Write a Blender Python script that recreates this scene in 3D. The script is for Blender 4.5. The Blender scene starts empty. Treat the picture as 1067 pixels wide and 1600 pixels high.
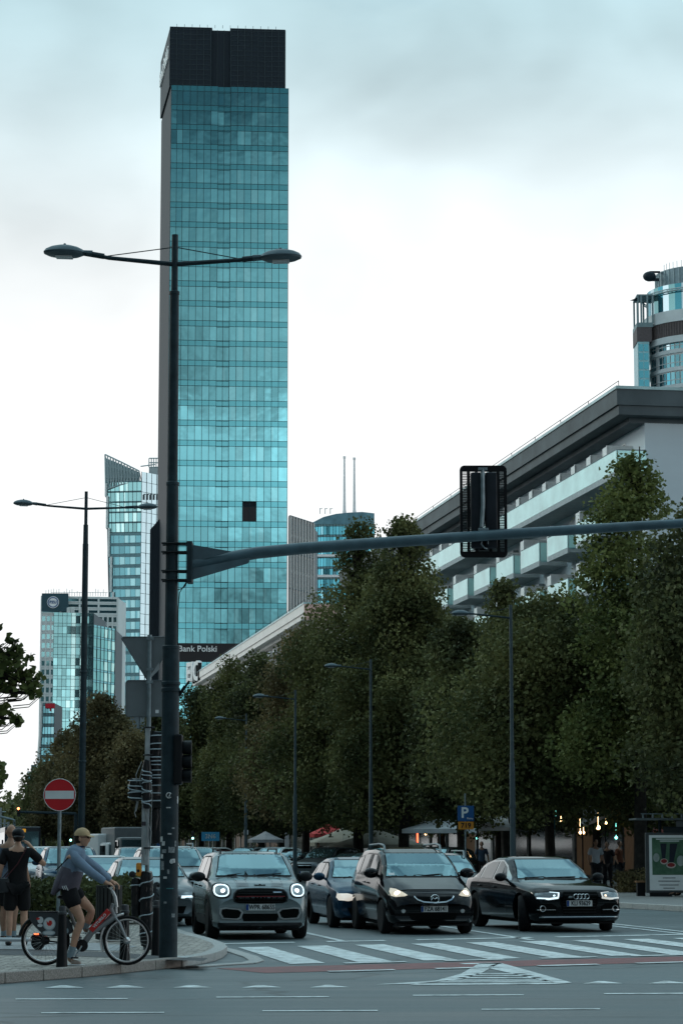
import bpy, bmesh, math, random
import numpy as np
from math import radians as R, sin, cos, pi, sqrt, atan2, hypot
from mathutils import Vector, Matrix, noise
from mathutils.bvhtree import BVHTree
SC = bpy.context.scene
COL = SC.collection
# ------------------------------------------------------------------ camera
F_PX, W_PX, H_PX, HORIZON, EYE = 3800.0, 1067.0, 1600.0, 1325.0, 1.62
PITCH = math.atan((HORIZON - H_PX / 2) / F_PX)
cam = bpy.data.objects.new('camera', bpy.data.cameras.new('camera'))
COL.objects.link(cam); SC.camera = cam
cam.data.sensor_fit = 'VERTICAL'; cam.data.sensor_height = 36.0
cam.data.lens = F_PX / H_PX * 36.0
cam.data.clip_start = 0.5; cam.data.clip_end = 6000
cam.location = (0, 0, EYE); cam.rotation_euler = (pi / 2 + PITCH, 0, 0)
# ------------------------------------------------------------------ sun and sky
SUN_EL, SUN_AZ = R(24), R(-62)          # low, ahead and to the left of the viewer
sun = bpy.data.objects.new('sun', bpy.data.lights.new('sun', 'SUN')); COL.objects.link(sun)
sun.data.energy = 0.6; sun.data.angle = R(14); sun.data.color = (1.0, .96, .91)
sd = Vector((sin(SUN_AZ) * cos(SUN_EL), cos(SUN_AZ) * cos(SUN_EL), sin(SUN_EL)))
sun.rotation_euler = sd.to_track_quat('Z', 'Y').to_euler()
world = bpy.data.worlds.new('World'); SC.world = world; world.use_nodes = True
def build_world():
    nt = world.node_tree; N = nt.nodes; L = nt.links
    for n in list(N): N.remove(n)
    out = N.new('ShaderNodeOutputWorld'); bg = N.new('ShaderNodeBackground'); bg.inputs[1].default_value = 0.1
    sky = N.new('ShaderNodeTexSky'); sky.sky_type = 'NISHITA'; sky.sun_disc = False
    sky.sun_elevation = SUN_EL; sky.sun_rotation = SUN_AZ; sky.air_density = 1.0; sky.dust_density = 2.0; sky.ozone_density = 2.0
    tc = N.new('ShaderNodeTexCoord'); sep = N.new('ShaderNodeSeparateXYZ'); L.new(tc.outputs['Generated'], sep.inputs[0])
    def mth(op, a, b=None, c=None, clamp=False):
        m = N.new('ShaderNodeMath'); m.operation = op; m.use_clamp = clamp
        for i, v in enumerate((a, b, c)):
            if v is None: continue
            if hasattr(v, 'is_linked') or hasattr(v, 'links'): L.new(v, m.inputs[i])
            else: m.inputs[i].default_value = v
        return m.outputs[0]
    mp = N.new('ShaderNodeMapping'); mp.inputs['Scale'].default_value = (1, 1, 2.6); mp.inputs['Location'].default_value = (3.1, .6, 1.7)
    L.new(tc.outputs['Generated'], mp.inputs[0])
    nz = N.new('ShaderNodeTexNoise'); nz.inputs['Scale'].default_value = 2.3; nz.inputs['Detail'].default_value = 7; nz.inputs['Roughness'].default_value = .55
    L.new(mp.outputs[0], nz.inputs['Vector'])
    nz2 = N.new('ShaderNodeTexNoise'); nz2.inputs['Scale'].default_value = 5.5; nz2.inputs['Detail'].default_value = 6; nz2.inputs['Roughness'].default_value = .5
    L.new(mp.outputs[0], nz2.inputs['Vector'])
    hz = N.new('ShaderNodeMapRange'); hz.interpolation_type = 'SMOOTHSTEP'
    hz.inputs[1].default_value = .17; hz.inputs[2].default_value = .42; hz.inputs[3].default_value = 1.05; hz.inputs[4].default_value = 0
    L.new(sep.outputs[2], hz.inputs[0])
    nn = mth('MULTIPLY_ADD', nz.outputs[0], 3.0, -.95)
    cover = mth('ADD', hz.outputs[0], nn, clamp=False)
    cover = mth('MULTIPLY', cover, 1.0, clamp=True)
    # brightness of the cloud: bright low down and towards the sun, greyer overhead
    dim = N.new('ShaderNodeFloatCurve'); cv = dim.mapping.curves[0]; cv.points[0].location = (0, .5); cv.points[1].location = (1, .92)
    for q in ((.18, .52), (.26, .48), (.33, .385), (.45, .46), (.7, .74)): cv.points.new(*q)
    dim.mapping.update(); L.new(sep.outputs[2], dim.inputs['Value'])
    front = N.new('ShaderNodeMapRange'); front.interpolation_type = 'SMOOTHSTEP'      # the far side of the sky is darker cloud
    front.inputs[1].default_value = -.5; front.inputs[2].default_value = .7; front.inputs[3].default_value = 1.4; front.inputs[4].default_value = 1.0
    L.new(sep.outputs[1], front.inputs[0])
    b = mth('MULTIPLY', dim.outputs[0], front.outputs[0]); b = mth('MULTIPLY', b, 2.0)
    # behind the viewer the cloud thickens quickly with height
    bg2 = N.new('ShaderNodeMapRange'); bg2.interpolation_type = 'SMOOTHSTEP'; bg2.inputs[1].default_value = .04; bg2.inputs[2].default_value = .34; bg2.inputs[3].default_value = 1.05; bg2.inputs[4].default_value = .23
    L.new(sep.outputs[2], bg2.inputs[0])
    bkm = N.new('ShaderNodeMapRange'); bkm.inputs[1].default_value = .0; bkm.inputs[2].default_value = -.5; bkm.inputs[3].default_value = 0; bkm.inputs[4].default_value = 1; L.new(sep.outputs[1], bkm.inputs[0])
    bmx = N.new('ShaderNodeMix'); bmx.data_type = 'FLOAT'; L.new(bkm.outputs[0], bmx.inputs[0]); bmx.inputs[2].default_value = 1.0; L.new(bg2.outputs[0], bmx.inputs[3])
    b = mth('MULTIPLY', b, bmx.outputs[0])
    nz3 = N.new('ShaderNodeTexNoise'); nz3.inputs['Scale'].default_value = 13; nz3.inputs['Detail'].default_value = 2.5; nz3.inputs['Roughness'].default_value = .5; nz3.inputs['Distortion'].default_value = .6
    L.new(tc.outputs['Generated'], nz3.inputs['Vector']); tsum = mth('ADD', nz2.outputs[0], nz3.outputs[0])
    tex = mth('MULTIPLY_ADD', tsum, 3.1, -2.05)
    hz3 = N.new('ShaderNodeMapRange'); hz3.inputs[1].default_value = .12; hz3.inputs[2].default_value = .3; hz3.inputs[3].default_value = 0; hz3.inputs[4].default_value = 1
    L.new(sep.outputs[2], hz3.inputs[0])
    bk = N.new('ShaderNodeMapRange'); bk.inputs[1].default_value = .1; bk.inputs[2].default_value = -.3; bk.inputs[3].default_value = 0; bk.inputs[4].default_value = 1
    L.new(sep.outputs[1], bk.inputs[0])
    hz4 = mth('MULTIPLY', hz3.outputs[0], .22); amt = mth('MAXIMUM', hz4, bk.outputs[0])
    tx = N.new('ShaderNodeMix'); tx.data_type = 'FLOAT'; L.new(amt, tx.inputs[0]); tx.inputs[2].default_value = 1.0; L.new(tex, tx.inputs[3])
    b = mth('MULTIPLY', b, tx.outputs[0])
    cc = N.new('ShaderNodeMix'); cc.data_type = 'RGBA'; cc.inputs[6].default_value = (6.1, 8.6, 9.35, 1); cc.inputs[7].default_value = (9.6, 9.85, 9.9, 1)
    hz5 = N.new('ShaderNodeMapRange'); hz5.interpolation_type = 'SMOOTHSTEP'; hz5.inputs[1].default_value = .20; hz5.inputs[2].default_value = .36; hz5.inputs[3].default_value = 1; hz5.inputs[4].default_value = 0; L.new(sep.outputs[2], hz5.inputs[0])
    L.new(hz5.outputs[0], cc.inputs[0])
    vm = N.new('ShaderNodeVectorMath'); vm.operation = 'SCALE'; L.new(cc.outputs[2], vm.inputs[0]); L.new(b, vm.inputs[3])
    sk = N.new('ShaderNodeMix'); sk.data_type = 'RGBA'; sk.blend_type = 'MULTIPLY'; sk.inputs[0].default_value = 1; sk.inputs[7].default_value = (.75, 1.15, 1.1, 1)
    L.new(sky.outputs[0], sk.inputs[6])
    fin = N.new('ShaderNodeMix'); fin.data_type = 'RGBA'; L.new(cover, fin.inputs[0]); L.new(sk.outputs[2], fin.inputs[6]); L.new(vm.outputs[0], fin.inputs[7])
    L.new(fin.outputs[2], bg.inputs[0]); L.new(bg.outputs[0], out.inputs[0])
build_world()
SC.view_settings.view_transform = 'Standard'; SC.view_settings.look = 'None'
SC.view_settings.exposure = 0.05; SC.view_settings.gamma = 1.0
SC.render.engine = 'CYCLES'
SC.cycles.max_bounces = 6; SC.cycles.diffuse_bounces = 2; SC.cycles.glossy_bounces = 3; SC.cycles.transmission_bounces = 3; SC.cycles.transparent_max_bounces = 6
SC.cycles.use_denoising = True
# ------------------------------------------------------------------ from the photograph's frame to metres
def at(px, py, Y):
    u, v = px - W_PX / 2, H_PX / 2 - py
    dy = F_PX * cos(PITCH) - v * sin(PITCH); dz = F_PX * sin(PITCH) + v * cos(PITCH)
    k = Y / dy
    return Vector((u * k, Y, EYE + dz * k))
def gnd(px, py, z=0.0):
    u, v = px - W_PX / 2, H_PX / 2 - py
    dy = F_PX * cos(PITCH) - v * sin(PITCH); dz = F_PX * sin(PITCH) + v * cos(PITCH)
    k = (z - EYE) / dz
    return Vector((u * k, dy * k, z))
TH = math.atan(648.0 / 3836.0)           # the street runs away to the left by this angle
NX, NY = cos(TH), sin(TH)
def SP(n, s, z=0.0): return Vector((n * NX - s * NY, n * NY + s * NX, z))
def ns(p): return (p.x * NX + p.y * NY, -p.x * NY + p.y * NX)
# ------------------------------------------------------------------ things, parts, tags
def tag(o, label=None, cat=None, group=None, kind=None):
    if label: o['label'] = label
    if cat: o['category'] = cat
    if group: o['group'] = group
    if kind: o['kind'] = kind
    return o
def thing(name, label, cat, loc=(0, 0, 0), rz=0.0, group=None):
    o = bpy.data.objects.new(name, None); COL.objects.link(o); o.empty_display_size = .3
    o.location = loc; o.rotation_euler = (0, 0, rz)
    return tag(o, label, cat, group)
def link_mesh(name, me, mats, parent=None, loc=None):
    o = bpy.data.objects.new(name, me); COL.objects.link(o)
    if mats is not None:
        if not isinstance(mats, (list, tuple)): mats = [mats]
        if len(me.materials) == 0:
            for m in mats: me.materials.append(m)
    if parent is not None: o.parent = parent
    if loc is not None: o.location = loc
    return o
def kids(o): return list(o.children)
def copy_tree(o, parent=None):
    c = o.copy(); COL.objects.link(c); c.parent = parent
    for ch in kids(o): copy_tree(ch, c)
    return c
class MB:
    """collects faces; build() links them as one mesh object"""
    def __init__(s): s.v = []; s.f = []; s.m = []; s.k = 0
    def add(s, vs, fs, k=None):
        b = len(s.v); s.v += [tuple(v) for v in vs]
        for f in fs: s.f.append([b + i for i in f]); s.m.append(s.k if k is None else k)
    def box(s, c, d, rz=0.0, k=None, bev=0.0):
        x, y, z = d[0] / 2, d[1] / 2, d[2] / 2
        if bev > 0:
            bm = bmesh.new(); bmesh.ops.create_cube(bm, size=1.0)
            for v in bm.verts: v.co = Vector((v.co.x * d[0], v.co.y * d[1], v.co.z * d[2]))
            bmesh.ops.bevel(bm, geom=list(bm.edges), offset=bev, segments=2, affect='EDGES', profile=.5)
            vs = [v.co.copy() for v in bm.verts]; bm.verts.index_update(); fs = [[v.index for v in f.verts] for f in bm.faces]; bm.free()
        else:
            vs = [Vector((sx * x, sy * y, sz * z)) for sz in (-1, 1) for sy in (-1, 1) for sx in (-1, 1)]
            fs = [(0, 2, 3, 1), (4, 5, 7, 6), (0, 1, 5, 4), (2, 6, 7, 3), (0, 4, 6, 2), (1, 3, 7, 5)]
        ca, sa = cos(rz), sin(rz)
        s.add([(c[0] + v.x * ca - v.y * sa, c[1] + v.x * sa + v.y * ca, c[2] + v.z) for v in vs], fs, k)
    def b2(s, x0, x1, y0, y1, z0, z1, k=None, bev=0.0): s.box(((x0 + x1) / 2, (y0 + y1) / 2, (z0 + z1) / 2), (abs(x1 - x0), abs(y1 - y0), abs(z1 - z0)), 0, k, bev)
    def quad(s, a, b, c, d, k=None): s.add([a, b, c, d], [(0, 1, 2, 3)], k)
    def poly(s, pts, k=None): s.add(pts, [list(range(len(pts)))], k)
    def tube(s, pts, r, n=8, k=None, cap=True):
        pts = [Vector(p) for p in pts]; m = len(pts)
        rs = r if isinstance(r, (list, tuple)) else [r] * m
        b = len(s.v); up = None
        for i, p in enumerate(pts):
            t = (pts[min(i + 1, m - 1)] - pts[max(i - 1, 0)]).normalized()
            if up is None:
                up = Vector((0, 0, 1)) if abs(t.z) < .9 else Vector((1, 0, 0))
            a = t.cross(up)
            if a.length < 1e-5: a = t.cross(Vector((0, 1, 0)))
            a.normalize(); c = t.cross(a).normalized(); up = a.cross(t).normalized()
            for j in range(n):
                w = 2 * pi * j / n; s.v.append(tuple(p + (a * cos(w) + c * sin(w)) * rs[i]))
        kk = s.k if k is None else k
        for i in range(m - 1):
            for j in range(n):
                s.f.append([b + i * n + j, b + i * n + (j + 1) % n, b + (i + 1) * n + (j + 1) % n, b + (i + 1) * n + j]); s.m.append(kk)
        if cap:
            s.f.append([b + j for j in range(n)][::-1]); s.m.append(kk)
            s.f.append([b + (m - 1) * n + j for j in range(n)]); s.m.append(kk)
    def lathe(s, prof, c=(0, 0, 0), n=24, axis='Z', sx=1.0, k=None, sy=1.0):
        """prof: list of (radius, height)"""
        b = len(s.v); kk = s.k if k is None else k; m = len(prof)
        for r, h in prof:
            for j in range(n):
                w = 2 * pi * j / n; x, y, z = r * cos(w) * sx, r * sin(w) * sy, h
                if axis == 'X': x, y, z = z, x, y
                elif axis == 'Y': x, y, z = x, z, y
                s.v.append((c[0] + x, c[1] + y, c[2] + z))
        for i in range(m - 1):
            for j in range(n):
                s.f.append([b + i * n + j, b + i * n + (j + 1) % n, b + (i + 1) * n + (j + 1) % n, b + (i + 1) * n + j]); s.m.append(kk)
        for i in (0, m - 1):
            if prof[i][0] > 1e-4: s.f.append([b + i * n + j for j in range(n)]); s.m.append(kk)
    def torus(s, c, Rr, r, axis='Y', n=40, q=8, k=None, a0=0, a1=2 * pi):
        full = abs(a1 - a0 - 2 * pi) < 1e-6; pts = []
        m = n if full else n + 1; b = len(s.v); kk = s.k if k is None else k
        for i in range(m):
            w = a0 + (a1 - a0) * i / n
            for j in range(q):
                t = 2 * pi * j / q; rr = Rr + r * cos(t); h = r * sin(t)
                x, y = rr * cos(w), rr * sin(w)
                p = (x, h, y) if axis == 'Y' else ((h, x, y) if axis == 'X' else (x, y, h))
                s.v.append((c[0] + p[0], c[1] + p[1], c[2] + p[2]))
        for i in range(n):
            for j in range(q):
                i2 = (i + 1) % m; s.f.append([b + i * q + j, b + i * q + (j + 1) % q, b + i2 * q + (j + 1) % q, b + i2 * q + j]); s.m.append(kk)
    def prism(s, pts2, y0, y1, plane='XZ', k=None):
        """extrude a 2-D outline; plane XZ goes along y, XY along z, YZ along x"""
        n = len(pts2)
        def P(a, b, t): return (a, t, b) if plane == 'XZ' else ((a, b, t) if plane == 'XY' else (t, a, b))
        vs = [P(a, b, y0) for a, b in pts2] + [P(a, b, y1) for a, b in pts2]
        fs = [list(range(n))[::-1], [n + i for i in range(n)]] + [[i, (i + 1) % n, n + (i + 1) % n, n + i] for i in range(n)]
        s.add(vs, fs, k)
    def ball(s, c, r, seg=14, rings=9, k=None):
        rx, ry, rz = r if isinstance(r, (tuple, list)) else (r, r, r)
        pr = []
        b = len(s.v); kk = s.k if k is None else k
        for i in range(rings + 1):
            f = pi * i / rings
            for j in range(seg):
                w = 2 * pi * j / seg; s.v.append((c[0] + rx * sin(f) * cos(w), c[1] + ry * sin(f) * sin(w), c[2] - rz * cos(f)))
        for i in range(rings):
            for j in range(seg):
                s.f.append([b + i * seg + j, b + i * seg + (j + 1) % seg, b + (i + 1) * seg + (j + 1) % seg, b + (i + 1) * seg + j]); s.m.append(kk)
    def build(s, name, mats, parent=None, smooth=False, world=False, recalc=True, weld=False):
        me = bpy.data.meshes.new(name)
        vs = s.v
        if world and parent is not None:
            M = Matrix.Identity(4); q = parent
            while q is not None: M = Matrix.Translation(q.location) @ Matrix.Rotation(q.rotation_euler.z, 4, 'Z') @ M; q = q.parent
            M = M.inverted()
            vs = [tuple(M @ Vector(v)) for v in vs]
        me.from_pydata(vs, [], s.f)
        if not isinstance(mats, (list, tuple)): mats = [mats]
        for m in mats: me.materials.append(m)
        if len(mats) > 1: me.polygons.foreach_set('material_index', s.m)
        if recalc or weld:
            bm = bmesh.new(); bm.from_mesh(me)
            if weld: bmesh.ops.remove_doubles(bm, verts=bm.verts, dist=1e-4)
            if recalc: bmesh.ops.recalc_face_normals(bm, faces=bm.faces)
            bm.to_mesh(me); bm.free()
        if smooth:
            me.polygons.foreach_set('use_smooth', [True] * len(me.polygons))
            me.set_sharp_from_angle(angle=R(smooth if smooth is not True else 40))
        me.update()
        o = link_mesh(name, me, None, parent)
        return o
# ------------------------------------------------------------------ materials
MATS = {}
def mat(name, col, rough=.6, metal=0.0, var=.12, vscale=3.0, bump=0.0, bscale=20.0, emis=None, estr=0.0, spec=.2, coat=0.0, alpha=1.0, coords='Object', island=0.0, col2=None):
    if name in MATS: return MATS[name]
    m = bpy.data.materials.new(name); m.use_nodes = True; nt = m.node_tree; N = nt.nodes; L = nt.links
    b = N['Principled BSDF']; b.inputs['Roughness'].default_value = rough; b.inputs['Metallic'].default_value = metal
    b.inputs['Specular IOR Level'].default_value = spec; b.inputs['Coat Weight'].default_value = coat; b.inputs['Coat Roughness'].default_value = .03
    b.inputs['Alpha'].default_value = alpha
    c = tuple(col) + (1,)
    b.inputs['Base Color'].default_value = c
    tc = N.new('ShaderNodeTexCoord')
    last = None
    if var > 0:
        nz = N.new('ShaderNodeTexNoise'); nz.inputs['Scale'].default_value = vscale; nz.inputs['Detail'].default_value = 5; nz.inputs['Roughness'].default_value = .6
        L.new(tc.outputs[coords], nz.inputs['Vector'])
        rp = N.new('ShaderNodeMapRange'); rp.inputs[1].default_value = .3; rp.inputs[2].default_value = .7
        L.new(nz.outputs[0], rp.inputs[0])
        mx = N.new('ShaderNodeMix'); mx.data_type = 'RGBA'; L.new(rp.outputs[0], mx.inputs[0])
        c2 = col2 if col2 else tuple(min(1, x * (1 + var)) for x in col)
        c1 = col if col2 else tuple(x * (1 - var) for x in col)
        mx.inputs[6].default_value = tuple(c1) + (1,); mx.inputs[7].default_value = tuple(c2) + (1,)
        last = mx.outputs[2]
    if island > 0:
        g = N.new('ShaderNodeNewGeometry'); r2 = N.new('ShaderNodeMapRange'); L.new(g.outputs['Random Per Island'], r2.inputs[0])
        r2.inputs[3].default_value = 1 - island; r2.inputs[4].default_value = 1 + island
        vm = N.new('ShaderNodeVectorMath'); vm.operation = 'SCALE'
        if last is not None: L.new(last, vm.inputs[0])
        else: vm.inputs[0].default_value = col
        L.new(r2.outputs[0], vm.inputs[3]); last = vm.outputs[0]
    if last is not None: L.new(last, b.inputs['Base Color'])
    if bump > 0:
        bn = N.new('ShaderNodeTexNoise'); bn.inputs['Scale'].default_value = bscale; bn.inputs['Detail'].default_value = 4
        L.new(tc.outputs[coords], bn.inputs['Vector'])
        bp = N.new('ShaderNodeBump'); bp.inputs['Strength'].default_value = bump; bp.inputs['Distance'].default_value = .02
        L.new(bn.outputs[0], bp.inputs['Height']); L.new(bp.outputs[0], b.inputs['Normal'])
    if emis is not None:
        b.inputs['Emission Color'].default_value = tuple(emis) + (1,); b.inputs['Emission Strength'].default_value = estr
    MATS[name] = m; return m
def glass(name, col, rough=.05, metal=.85, island=.15, blinds=None, spec=.6, wob=0.0):
    """reflective coated glass; every pane is its own island and so has its own tint"""
    if name in MATS: return MATS[name]
    m = bpy.data.materials.new(name); m.use_nodes = True; nt = m.node_tree; N = nt.nodes; L = nt.links
    b = N['Principled BSDF']; b.inputs['Roughness'].default_value = rough; b.inputs['Metallic'].default_value = metal; b.inputs['Specular IOR Level'].default_value = spec
    g = N.new('ShaderNodeNewGeometry'); r2 = N.new('ShaderNodeMapRange'); L.new(g.outputs['Random Per Island'], r2.inputs[0])
    r2.inputs[3].default_value = 1 - island; r2.inputs[4].default_value = 1 + island
    rgb = N.new('ShaderNodeRGB'); rgb.outputs[0].default_value = tuple(col) + (1,)
    src = rgb.outputs[0]
    if blinds:
        mt = N.new('ShaderNodeMath'); mt.operation = 'GREATER_THAN'; mt.inputs[1].default_value = blinds[3]; L.new(g.outputs['Random Per Island'], mt.inputs[0])
        mu = N.new('ShaderNodeMath'); mu.operation = 'MULTIPLY'; mu.inputs[1].default_value = blinds[4] if len(blinds) > 4 else .6; L.new(mt.outputs[0], mu.inputs[0])
        mx = N.new('ShaderNodeMix'); mx.data_type = 'RGBA'; L.new(mu.outputs[0], mx.inputs[0]); L.new(src, mx.inputs[6]); mx.inputs[7].default_value = tuple(blinds[:3]) + (1,)
        src = mx.outputs[2]
    vm = N.new('ShaderNodeVectorMath'); vm.operation = 'SCALE'; L.new(src, vm.inputs[0]); L.new(r2.outputs[0], vm.inputs[3])
    L.new(vm.outputs[0], b.inputs['Base Color'])
    if wob > 0:
        tc = N.new('ShaderNodeTexCoord'); bn = N.new('ShaderNodeTexNoise'); bn.inputs['Scale'].default_value = .25; bn.inputs['Detail'].default_value = 2
        L.new(tc.outputs['Object'], bn.inputs['Vector']); bp = N.new('ShaderNodeBump'); bp.inputs['Strength'].default_value = wob; bp.inputs['Distance'].default_value = .3
        L.new(bn.outputs[0], bp.inputs['Height']); L.new(bp.outputs[0], b.inputs['Normal'])
    MATS[name] = m; return m
def text_mesh(txt, size, extrude=.004, align='CENTER', bold=0.0, sx=1.0):
    cu = bpy.data.curves.new('lettering', 'FONT'); cu.body = txt; cu.size = size; cu.extrude = extrude; cu.offset = bold
    cu.align_x = align; cu.align_y = 'CENTER'; cu.resolution_u = 3
    o = bpy.data.objects.new('lettering', cu); COL.objects.link(o)
    bpy.context.view_layer.update()
    me = bpy.data.meshes.new_from_object(o.evaluated_get(bpy.context.evaluated_depsgraph_get()))
    bpy.data.objects.remove(o); bpy.data.curves.remove(cu)
    if sx != 1.0:
        for v in me.vertices: v.co.x *= sx
    return me
def text(txt, size, m, parent, loc, rot=(pi / 2, 0, 0), name='lettering', extrude=.004, bold=0.0, align='CENTER', sx=1.0):
    me = text_mesh(txt, size, extrude, align, bold, sx); me.materials.clear(); me.materials.append(m)
    o = link_mesh(name, me, None, parent, loc); o.rotation_euler = rot; return o
def skin(name, joints, edges, mats, parent, sub=2, root=None):
    """joints: {name: (pos, radius)}; one continuous skinned surface"""
    names = list(joints); idx = {n: i for i, n in enumerate(names)}
    me = bpy.data.meshes.new(name)
    me.from_pydata([tuple(joints[n][0]) for n in names], [(idx[a], idx[b]) for a, b in edges], [])
    o = bpy.data.objects.new(name, me); COL.objects.link(o)
    md = o.modifiers.new('skin', 'SKIN'); md.use_smooth_shade = True
    for i, n in enumerate(names):
        r = joints[n][1]; r = r if isinstance(r, (tuple, list)) else (r, r)
        me.skin_vertices[0].data[i].radius = r
        me.skin_vertices[0].data[i].use_root = (n == root) if root else (i == 0)
    sb = o.modifiers.new('sub', 'SUBSURF'); sb.levels = sub; sb.render_levels = sub
    bpy.context.view_layer.update()
    me2 = bpy.data.meshes.new_from_object(o.evaluated_get(bpy.context.evaluated_depsgraph_get()))
    bpy.data.objects.remove(o)
    me2.materials.clear()
    me2.polygons.foreach_set('use_smooth', [True] * len(me2.polygons))
    return link_mesh(name, me2, mats, parent)
# shared materials
BLACK = mat('black_paint', (.006, .008, .010), .45, var=.3)
POLE = mat('pole_paint', (.018, .034, .042), .5, var=.35, vscale=6, bump=.15, bscale=60)
ARM = mat('arm_paint', (.055, .105, .130), .42, spec=.5, var=.25, vscale=4)
GALV = mat('galvanised_steel', (.20, .25, .27), .45, metal=.5, var=.25, vscale=9)
WHITEP = mat('white_paint', (.72, .75, .76), .5, var=.08)
RUBBER = mat('tyre_rubber', (.012, .012, .013), .8, var=.3, vscale=20)
DARKPL = mat('dark_plastic', (.015, .016, .018), .55, var=.3)
SILVER = mat('silver_metal', (.55, .57, .58), .3, metal=.9, var=.1)
CHROME = mat('bright_metal', (.75, .78, .8), .12, metal=1.0, var=.03)
ASPH = None
# ================================================================== road, pavements, markings
def road_mat():
    m = bpy.data.materials.new('asphalt'); m.use_nodes = True; nt = m.node_tree; N = nt.nodes; L = nt.links
    b = N['Principled BSDF']; tc = N.new('ShaderNodeTexCoord')
    def nz(scale, det, sc=(1, 1, 1), rot=0.0):
        mp = N.new('ShaderNodeMapping'); mp.inputs['Scale'].default_value = sc; mp.inputs['Rotation'].default_value = (0, 0, rot); L.new(tc.outputs['Object'], mp.inputs[0])
        n = N.new('ShaderNodeTexNoise'); n.inputs['Scale'].default_value = scale; n.inputs['Detail'].default_value = det; L.new(mp.outputs[0], n.inputs['Vector']); return n.outputs[0]
    big = nz(.18, 5); streak = nz(.9, 5, (.12, 1.6, 1), -TH - .05); fine = nz(45, 3)
    def mix(a, b_, f):
        x = N.new('ShaderNodeMix'); x.data_type = 'FLOAT'; x.inputs[0].default_value = f; L.new(a, x.inputs[2]); L.new(b_, x.inputs[3]); return x.outputs[0]
    fine2 = nz(14, 6); f = mix(mix(mix(big, streak, .6), fine2, .3), fine, .3)
    rp = N.new('ShaderNodeValToRGB'); rp.color_ramp.elements[0].position = .36; rp.color_ramp.elements[1].position = .62
    rp.color_ramp.elements[0].color = (.066, .088, .094, 1); rp.color_ramp.elements[1].color = (.128, .160, .168, 1)
    L.new(f, rp.inputs[0]); L.new(rp.outputs[0], b.inputs['Base Color'])
    rr = N.new('ShaderNodeMapRange'); rr.inputs[1].default_value = .35; rr.inputs[2].default_value = .65; rr.inputs[3].default_value = .42; rr.inputs[4].default_value = .62
    L.new(mix(big, streak, .6), rr.inputs[0]); L.new(rr.outputs[0], b.inputs['Roughness']); b.inputs['Specular IOR Level'].default_value = .4
    # tar seams and patched areas
    vo = N.new('ShaderNodeTexVoronoi'); vo.feature = 'DISTANCE_TO_EDGE'; vo.inputs['Scale'].default_value = .16; mpv = N.new('ShaderNodeMapping'); mpv.inputs['Scale'].default_value = (1, 2.2, 1); L.new(tc.outputs['Object'], mpv.inputs[0])
    dn = N.new('ShaderNodeTexNoise'); dn.inputs['Scale'].default_value = 1.3; L.new(mpv.outputs[0], dn.inputs['Vector']); am = N.new('ShaderNodeVectorMath'); am.operation = 'MULTIPLY_ADD'; L.new(dn.outputs['Color'], am.inputs[0]); am.inputs[1].default_value = (.8, .8, 0); L.new(mpv.outputs[0], am.inputs[2]); L.new(am.outputs[0], vo.inputs['Vector'])
    cr = N.new('ShaderNodeMapRange'); cr.inputs[1].default_value = .004; cr.inputs[2].default_value = .012; cr.inputs[3].default_value = .55; cr.inputs[4].default_value = 1; L.new(vo.outputs['Distance'], cr.inputs[0])
    v3 = N.new('ShaderNodeTexVoronoi'); v3.inputs['Scale'].default_value = .16; L.new(am.outputs[0], v3.inputs['Vector']); sc3 = N.new('ShaderNodeSeparateColor'); L.new(v3.outputs['Color'], sc3.inputs[0]); pr = N.new('ShaderNodeMapRange'); pr.inputs[3].default_value = .90; pr.inputs[4].default_value = 1.10; L.new(sc3.outputs[0], pr.inputs[0])
    mm_ = N.new('ShaderNodeMath'); mm_.operation = 'MULTIPLY'; L.new(cr.outputs[0], mm_.inputs[0]); L.new(pr.outputs[0], mm_.inputs[1])
    vs_ = N.new('ShaderNodeVectorMath'); vs_.operation = 'SCALE'; L.new(rp.outputs[0], vs_.inputs[0]); L.new(mm_.outputs[0], vs_.inputs[3]); L.new(vs_.outputs[0], b.inputs['Base Color'])
    bp = N.new('ShaderNodeBump'); bp.inputs['Strength'].default_value = .35; bp.inputs['Distance'].default_value = .01
    L.new(mix(fine, streak, .3), bp.inputs['Height']); L.new(bp.outputs[0], b.inputs['Normal'])
    return m
def paint_mat(name, col, wear=.55):
    m = bpy.data.materials.new(name); m.use_nodes = True; nt = m.node_tree; N = nt.nodes; L = nt.links
    b = N['Principled BSDF']; tc = N.new('ShaderNodeTexCoord')
    n = N.new('ShaderNodeTexNoise'); n.inputs['Scale'].default_value = 3.5; n.inputs['Detail'].default_value = 9; n.inputs['Roughness'].default_value = .75
    L.new(tc.outputs['Object'], n.inputs['Vector'])
    rp = N.new('ShaderNodeValToRGB'); rp.color_ramp.elements[0].position = .40; rp.color_ramp.elements[1].position = wear
    rp.color_ramp.elements[0].color = tuple(c * .45 + .02 for c in col) + (1,); rp.color_ramp.elements[1].color = tuple(col) + (1,)
    L.new(n.outputs[0], rp.inputs[0]); L.new(rp.outputs[0], b.inputs['Base Color']); b.inputs['Roughness'].default_value = .6; return m
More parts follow.
